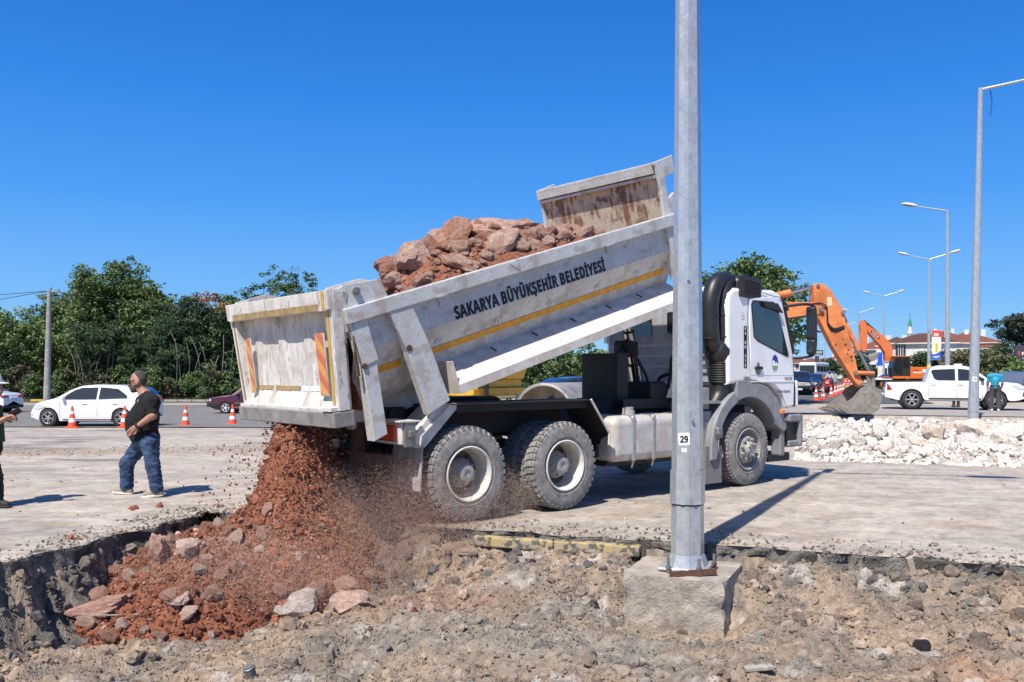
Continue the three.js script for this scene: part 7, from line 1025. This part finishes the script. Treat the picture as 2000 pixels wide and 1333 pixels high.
{
  const T_ = (u, Z, R, H, label, o) => tree(label, at(u, Z, g0), R, H, o, TG);
  T_(30, 68, 3.4, 7.2, 'bushy tree at the left picture edge behind the pole', { seed: 11, cols: LIGHTG, leaves: 6500, base: .6 });
  T_(-60, 70, 3.2, 7.4, 'bushy tree cut off by the left picture edge', { seed: 12, cols: GREEN, leaves: 5200, base: .6 });
  T_(120, 71, 2.7, 8.2, 'narrow green tree just right of the utility pole', { seed: 13, cols: GREEN, leaves: 6000, base: .8 });
  T_(170, 69, 2.5, 10.2, 'tall tree with pointed top behind the hatchback, left one', { seed: 14, cols: LIGHTG, leaves: 7500, base: 1.2, n: 10 });
  T_(236, 70, 2.6, 10.7, 'tallest tree of the left group behind the hatchback', { seed: 15, cols: GREEN, leaves: 8000, base: 1.2, n: 10 });
  T_(290, 69.5, 2.3, 9.3, 'leafy tree behind the walking man', { seed: 16, cols: LIGHTG, leaves: 6500, base: 1.0, n: 9 });
  T_(215, 65.8, 2.8, 6.0, 'dark feathery low tree behind the hatchback', { seed: 26, cols: DARK, leaves: 6500, base: .8, narrow: .22, size: .24, droop: .35 });
  T_(330, 66, 2.7, 6.4, 'dark feathery low tree right of the walking man', { seed: 27, cols: DARK, leaves: 6500, base: .7, narrow: .22, size: .24, droop: .35 });
  T_(385, 68.5, 2.8, 8.2, 'dark green tree with rust coloured leaf tips left of the tailgate', { seed: 17, cols: [...DARK, ...DARK, [.075, .10, .02]], leaves: 7000, base: .8, narrow: .3, size: .21 });
  T_(452, 69, 2.6, 7.8, 'dark green tree partly hidden by the tailgate', { seed: 18, cols: [...DARK, ...GREEN], leaves: 6500, base: .8 });
  T_(500, 72, 2.8, 7.6, 'tree hidden behind the tailgate', { seed: 19, cols: GREEN, leaves: 3800, base: .8 });
  T_(560, 88, 3.4, 12.6, 'round topped tree rising above the tailgate', { seed: 20, cols: [...DARK, ...GREEN], leaves: 6500, base: 3 });
  T_(500, 90, 2.4, 11.2, 'small tree crown left of the round topped tree above the tailgate', { seed: 21, cols: DARK, leaves: 3600, base: 3 });
  for (const [u, Z, R, H, s] of [[640, 80, 3, 8, 31], [720, 78, 3, 7.4, 32], [800, 80, 3, 7.0, 33], [880, 80, 3, 6.6, 34]]) T_(u, Z, R, H, 'tree standing behind the truck bed', { seed: s, cols: GREEN, leaves: 2400 });
  for (const [u, Z, R, H, sd] of [[-20, 76, 3.6, 8.0, 71], [75, 77, 3.4, 7.9, 72], [135, 76, 3.2, 9.0, 73], [205, 77, 3.4, 11.0, 74], [265, 76, 3.2, 10.6, 75], [320, 75, 3.2, 8.6, 76], [365, 76, 3.2, 8.2, 77], [425, 76, 3.2, 8.4, 78], [475, 76, 3.2, 8.2, 79]]) T_(u, Z, R, H, 'tree in the second row filling the thicket ' + ['at the left edge', 'left of the utility pole', 'right of the utility pole', 'behind the hatchback bonnet', 'behind the hatchback roof', 'right of the walking man', 'between the walking man and the red saloon', 'above the red saloon', 'beside the tailgate'][sd - 71], { seed: sd, cols: GREEN, leaves: 5200, base: .5, n: 9 });
  // rusty seed heads at the top of one tree
  const sh = crown(990, [[0, 0, 0, .9, .35, .9], [1.1, -.7, .3, .6, .25, .6]], 260, .15, [[.30, .11, .03], [.26, .12, .035]], { per: 12, clump: .3 }), sp = at(405, 66.5, g0 + 7.7); tag(obj('seed_heads', sh, leafM, null, { raw: true, pos: sp }), 'rust coloured seed heads on top of the dark tree left of the tailgate', 'seed heads', null, 'stuff');
  // bare stems in the thicket
  const r = RNG(55); for (let i = 0; i < 22; i++) { const u = [140, 146, 151, 163, 170, 178, 190, 200, 205, 330, 344, 352, 365, 372, 390, 400, 404, 418, 425, 432, 440, 110, 100, 300, 310, 456][i], h = rr(r, 2.6, 5.2), p = at(u + r() * 9, 63.8 + r() * 1.6, g0), k = (r() - .5) * 2.2; tag(obj('bare_stem', tube([[0, -.1, 0], [k * .2, h * .4, 0], [k * .5 + .1, h * .75, .1], [k, h, 0]], lerp(.018, .034, r()), 12, 6), barkPale, null, { pos: p }), 'thin bare stem standing in the thicket under the trees', 'stem', 'bare stems in the thicket'); }
  // undergrowth and dry grass
  for (let i = 0; i < 15; i++) { const u = -40 + i * 37 + (i * 29 % 17), dry = i % 4 === 2; tree(['low shrub under the trees, place ', ''][1] + ['leafy shrub', 'dense shrub', 'dry brownish shrub', 'straggly shrub'][i % 4] + ' at the foot of the thicket, number ' + ['one', 'two', 'three', 'four', 'five', 'six', 'seven', 'eight', 'nine', 'ten', 'eleven', 'twelve', 'thirteen', 'fourteen', 'fifteen'][i] + ' from the left', at(u, 63.4 + (i % 3) * .6, g0), 1.25, 1.8 + (i * 7 % 5) * .22, { seed: 200 + i, name: 'shrub', cat: 'shrub', base: .1, leaves: 1700, size: .13, clump: .26, cols: dry ? [[.13, .115, .06], [.10, .10, .045]] : i % 2 ? GREEN : [...OLIVE, ...GREEN], r0: .04, cn: 'foliage', n: 6 }, 'shrubs under the left trees'); }
  const gr = new THREE.BufferGeometry(), gp = [0, 0, -.02, 0, 0, .02, .05, 1, 0, -.02, 0, 0, .02, 0, 0, 0, .9, .06]; gr.setAttribute('position', new THREE.BufferAttribute(new Float32Array(gp), 3)); gr.computeVertexNormals();
  const gm = std([1, 1, 1], .9, { side: THREE.DoubleSide }), N = 9000, im = new THREE.InstancedMesh(gr, gm, N), mm = new THREE.Matrix4(), qq = new THREE.Quaternion(), ee = new THREE.Euler(), cc = new THREE.Color(), q = RNG(66); for (let i = 0; i < N; i++) { const u = rr(q, -60, 640), Z = 61.9 + q() * 2.2, p = at(u, Z, g0 - .02), s = rr(q, .12, .42); ee.set((q() - .5) * .6, q() * 6.3, (q() - .5) * .6); im.setMatrixAt(i, mm.compose(V(...p), qq.setFromEuler(ee), V(s, s, s))); const k = q(); cc.setRGB(...mixc([.20, .18, .07], [.09, .13, .03], k)); im.setColorAt(i, cc); } im.name = numbered('grass'); scene.add(im); tag(im, 'dry grass on the verge under the left trees', 'grass', null, 'stuff');
}
// tree behind the cab, bushes seen under the bed
tree('large round tree behind the truck cab', at(1455, 44, 0), 3.2, 7.4, { seed: 41, cols: [...GREEN, ...LIGHTG], leaves: 13000, base: 2.4, n: 12, size: .16 });
tree('bush seen under the raised bed behind the blue saloon', at(1075, 48, -.1), 2.6, 3.6, { seed: 42, name: 'shrub', cat: 'shrub', cols: [...GREEN, ...LIGHTG], leaves: 3200, base: .2, size: .16, cn: 'foliage', r0: .06 });
tree('second bush under the raised bed, right of the first', at(1150, 52, -.1), 2.8, 3.6, { seed: 43, name: 'shrub', cat: 'shrub', cols: LIGHTG, leaves: 3000, base: .2, size: .16, cn: 'foliage', r0: .06 });
// bushes and trees on the right
{
  const G = 'bushes behind the pickup', S = (u, Z, R, H, label, o) => tree(label, at(u, Z, .1), R, H, { name: 'shrub', cat: 'bush', base: .3, cn: 'foliage', r0: .08, ...o }, G);
  S(1803, 84, 1.5, 3.7, 'dark evergreen bush left of the banner', { seed: 51, cols: DARK, leaves: 4200 }); S(1838, 82, 2.2, 3.9, 'dark green bush behind the single arm pole', { seed: 52, cols: DARK, leaves: 4600 }); S(1880, 74, 2.4, 3.5, 'olive bush with reddish shoots above the pickup roof', { seed: 53, cols: [...OLIVE, [.15, .105, .06]], leaves: 5200 }); S(1925, 72, 2.6, 3.3, 'olive green bush behind the turquoise shirted man', { seed: 54, cols: OLIVE, leaves: 5000 }); S(1962, 70, 2.4, 2.9, 'green bush right of the olive bush', { seed: 55, cols: [...GREEN, ...OLIVE], leaves: 4200 }); S(2010, 66, 2.8, 2.5, 'light green hedge at the right picture edge', { seed: 56, cols: LIGHTG, leaves: 3600 });
  tree('small tree with drooping branches beside the apartment block', at(1958, 92, .1), 1.5, 4.7, { seed: 57, cols: DARK, leaves: 2600, base: 1.5 }); tree('dark pine like tree at the right picture edge', at(2010, 95, .1), 3.6, 8.0, { seed: 58, cols: [[.025, .05, .02], [.03, .06, .022]], leaves: 6500, base: 3.4, size: .2 });
  const M_ = 'trees along the median'; for (const [u, Z, R, H, s, l] of [[1625, 150, 1.7, 4.1, 61, 'round median tree left of the excavator stick'], [1657, 135, 1.4, 4.0, 62, 'round median tree right of the excavator stick'], [1696, 128, 1.9, 4.7, 63, 'broad median tree below the second excavator boom'], [1578, 170, 1.4, 2.3, 64, 'low tree beside the black car far back'], [1683, 118, 1.5, 4.2, 65, 'dark tree behind the second excavator stick']]) tree(l, at(u, Z, .1), R, H, { seed: s, cols: DARK, leaves: 2600, size: .2, clump: .4, base: .6 }, M_);
  tag(obj('median_strip', [xf(new RoundedBoxGeometry(3, .25, 150, 1, .05), 0, .1, 0)], std([.10, .13, .04], .95, { map: rep(T.stone, .5) }), null, { pos: at(1660, 165, .12), rot: [0, -.34, 0] }), null, null, null, 'structure');
  const yk = thing('kerb', 'yellow kerb at the near end of the green median', 'kerb', at(1652, 95, .12), -.1); for (let i = 0; i < 3; i++) obj('kerb_stone', rbox(1.2, .25, .3, .04, -1.2 + i * 1.22, .12, 0), std([.55, .46, .06], .8), yk);
}
// ---------- buildings ----------
const wallW = std([.72, .71, .69], .9, { map: rep(T.dusty, .12) }), roofR = std([.24, .095, .06], .9, { map: rep(T.stone, .5) }), roofB = std([.135, .062, .045], .9, { map: rep(T.stone, .5) }), winM = phy([.03, .035, .04], .12, { clearcoat: .6 });
function building(label, pos, ry, w, d, h, o = {}) {          // origin at the centre of the base; front faces +z
  const t = thing(o.name || 'apartment_building', label, 'building', pos, ry, o.group), e = o.eave ?? .7, rh = o.rh ?? h * .28;
  obj('wall', bb(-w / 2, w / 2, 0, h, -d / 2, d / 2), o.wall || wallW, t);
  const R = obj('roof', (() => { const x = w / 2 + e, z = d / 2 + e, k = max(0, x - z), P = [[-x, h, z], [x, h, z], [x, h, -z], [-x, h, -z], [-k, h + rh, 0], [k, h + rh, 0]], I = [0, 1, 5, 0, 5, 4, 1, 2, 5, 2, 3, 4, 2, 4, 5, 3, 0, 4, 0, 3, 2, 0, 2, 1], g = new THREE.BufferGeometry(); g.setAttribute('position', new THREE.BufferAttribute(new Float32Array(I.flatMap((i) => P[i])), 3)); g.computeVertexNormals(); return g; })(), o.roof || roofR, t);
  for (const [x, z] of o.chim || []) obj('chimney', bb(x - .32, x + .32, h + rh * .35, h + rh * 1.15, z - .32, z + .32), wallW, R);
  obj('eave', bb(-w / 2 - e, w / 2 + e, h - .14, h - .004, -d / 2 - e, d / 2 + e), wallW, t);
  for (const [x, y, ww, hh] of o.win || []) { const k = obj('window', bb(x - ww / 2, x + ww / 2, y - hh / 2, y + hh / 2, d / 2 - .05, d / 2 + .03), winM, t); obj('frame', [bb(x - ww / 2 - .08, x + ww / 2 + .08, y - hh / 2 - .12, y - hh / 2 - .002, d / 2 + .001, d / 2 + .14), bb(x - .04, x + .04, y - hh / 2, y + hh / 2, d / 2 + .031, d / 2 + .06)], wallW, k); }
  for (const [x, y, ww] of o.balc || []) obj('balcony', [bb(x - ww / 2, x + ww / 2, y - .12, y, d / 2 + .002, d / 2 + 1.2), bb(x - ww / 2, x + ww / 2, y, y + .9, d / 2 + 1.12, d / 2 + 1.2)], o.balM || wallW, t);
  return t;
}
const rows = (w, n, ys, ww, hh) => ys.flatMap((y) => Array.from({ length: n }, (_, i) => [-w / 2 + w * (i + .5) / n, y, ww, hh]));
{
  const Z = 105, k = Z / F;
  const vb = building('white villa with brown hipped roof and a name sign on its balcony', at(1803, Z, .1), -.42, 7, 6, 5.1, { name: 'villa', roof: roofB, rh: 1.2, eave: .4, win: [[-2.4, 4.2, 1.1, 1.4]] });
  objs('window_bar', [-2.65, -2.15].map((x) => bb(x - .03, x + .03, 3.5, 4.9, 3.062, 3.1)), wallW, vb); obj('balcony', [bb(-3.5, -1.65, 2.6, 3.42, 3.9, 4.0), bb(-3.5, -1.65, 2.5, 2.6, 3.01, 4.0)], wallW, vb);
  decal('name_sign', print(512, 192, (x, w, h) => { x.fillStyle = '#f2eeee'; x.fillRect(0, 0, w, h); x.fillStyle = '#7d3b4c'; fitText(x, 'GEZİCİ', 'bold 70px serif', w / 2 + 10, 62, 400, 60); x.fillStyle = '#c9969e'; x.fillRect(80, 128, 350, 12); }, { solid: true }), 1.8, .68, vb, [-2.57, 3.03, 4.01]);
  building('white house with dark red roof left of the villa', at(1752, 122, .1), -.42, 4.6, 8, 5.3, { roof: roofB, rh: 1.3, eave: .4, win: rows(4.4, 2, [1.6, 3.9], 1.1, 1.3), chim: [[1, 0], [-1, 1]] });
  building('apartment block with red tiled roof behind the bushes', at(1888, 150, .1), -.45, 10, 10, 6.6, { rh: 2.0, eave: .5, win: rows(9.6, 5, [1.8, 4.9], 1.1, 1.4), balc: [[-2.8, .9, 2.6], [2.8, .9, 2.6], [-2.8, 3.8, 2.6], [2.8, 3.8, 2.6]], chim: [[-3, 0], [0, 1], [2.5, 1]] });
  building('narrow white block with red roof at the right end of the apartments', at(1930, 146, .1), -.45, 4, 8, 5.6, { rh: 1.4, eave: .4, win: rows(4, 2, [1.8, 4.2], 1.0, 1.4), chim: [[1, 0]] });
  building('apartment block with red roof behind the second excavator', at(1715, 130, .1), -.4, 5.2, 8, 5.0, { rh: 1.6, eave: .4, win: rows(5, 3, [1.5, 3.9], 1.0, 1.2), balc: [[-1.3, 2.9, 2.2], [1.3, 2.9, 2.2]], chim: [[-1.5, 1], [1.2, 0]] });
  for (const [u, Zb, w, h, l] of [[1562, 230, 8, 4.2, 'far white row house left of the black sign'], [1585, 250, 8, 4.6, 'far row house with red roof behind the minibus'], [1610, 290, 9, 5.2, 'far row house right of the black sign'], [1640, 280, 9, 5.8, 'far row house behind the median trees'], [1672, 240, 8, 5.4, 'far house with red roof behind the excavator stick'], [1845, 190, 9, 8.4, 'tall far house with red roof behind the banner'], [1690, 210, 8, 6.0, 'far house left of the second excavator boom'], [1800, 180, 8, 6.6, 'far house with red roof right of the minaret']]) building(l, at(u, Zb, .1), -.38, w, 9, h, { rh: h * .28, group: 'far houses', win: rows(w, 3, h > 6 ? [2, 4.6] : [1.4, 3.3], 1.2, 1.1), balc: [[-w / 4, 2.3, w / 3], [w / 4, 2.3, w / 3]], balM: std([.6, .42, .36], .9), chim: [[-w / 5, 0], [w / 6, 1]] });
  // mosque with minaret
  const Zm = 175, mq = thing('minaret', 'slender white minaret with green pointed cap', 'minaret', at(1778, Zm, .1), 0), s = Zm / F, Y = (v) => EYE + (730 - v) * s - .1;
  obj('shaft', cyl(.36, .45, Y(655), 12, 0, Y(655) / 2, 0), wallW, mq); obj('gallery', [cyl(.62, .4, .5, 16, 0, Y(652) - .3, 0), cyl(.62, .62, .45, 16, 0, Y(652) + .2, 0)], wallW, mq); obj('upper_shaft', cyl(.32, .32, Y(637) - Y(648), 12, 0, (Y(637) + Y(648)) / 2, 0), wallW, mq); obj('cap', cyl(.02, .40, Y(619) - Y(637), 16, 0, (Y(619) + Y(637)) / 2, 0), std([.045, .22, .13], .6), mq); obj('finial', rod([0, Y(619), 0], [0, Y(612), 0], .06), M.steel, mq);
  // signs
  const sg = thing('sign', 'black roadside sign on a post above the traffic', 'sign', at(1596, 140, .1), -.2), ss = 140 / F, sy = (v) => EYE + (730 - v) * ss - .1; obj('post', bb(-.28, .28, 0, sy(696), -.2, .2), std([.05, .04, .05], .7), sg); obj('board', bb(-.9, .9, sy(694.5), sy(684.5), -.25, .25, .03), M.black, sg);
  decal('sign_print', print(512, 224, (x, w, h) => { x.fillStyle = '#0b0b0d'; x.fillRect(0, 0, w, h); x.fillStyle = '#f4f4f4'; fitText(x, 'SABAN', 'bold 90px sans-serif', w / 2, 82, 440, 76); fitText(x, 'MARKET', 'bold 60px sans-serif', w / 2, 176, 400, 42); }, { solid: true }), 1.78, .80, sg, [0, (sy(694.5) + sy(684.5)) / 2, .256]);
  const sb = thing('billboard', 'dark billboard beginning FAT at the right picture edge', 'billboard', at(2000, 90, .1), -.1); obj('board', bb(-.85, 3.4, 1.6 + .1, 4.4, -.15, .15, .03), std([.05, .055, .06], .6), sb); decal('billboard_print', print(512, 340, (x, w, h) => { x.fillStyle = '#3a3f44'; x.fillRect(0, 0, w, h); x.fillStyle = '#c03a2c'; x.fillRect(28, 76, 26, 48); x.fillStyle = '#f0f0f0'; fitText(x, 'FATİH', 'bold 80px sans-serif', 190, 100, 250, 54); x.fillStyle = '#e07a55'; x.fillRect(80, 158, 180, 18); }, { solid: true }), 4.2, 2.66, sb, [1.27, 3.05, .156]); for (const x of [-.5, 2.8]) obj('post', bb(x - .1, x + .1, 0, 1.7, -.1, .1), M.steel, sb);
  // low hills far away on the horizon
  const g = sheet(lines([-900, 1500, 40]), [0, 1, 2, 3], (x, j) => { const h = [0, .6, 1, 1][j] * (14 + 10 * fb2(x * .004, 3)), z = 900 + j * 60; return { p: [x, h - 1, -z], c: mixc([.10, .13, .09], [.12, .14, .12], .5 + .5 * n2(x * .01, j)) }; }); struct('hills', g, groundMat, { raw: true });
}
renderer.render(scene, camera);
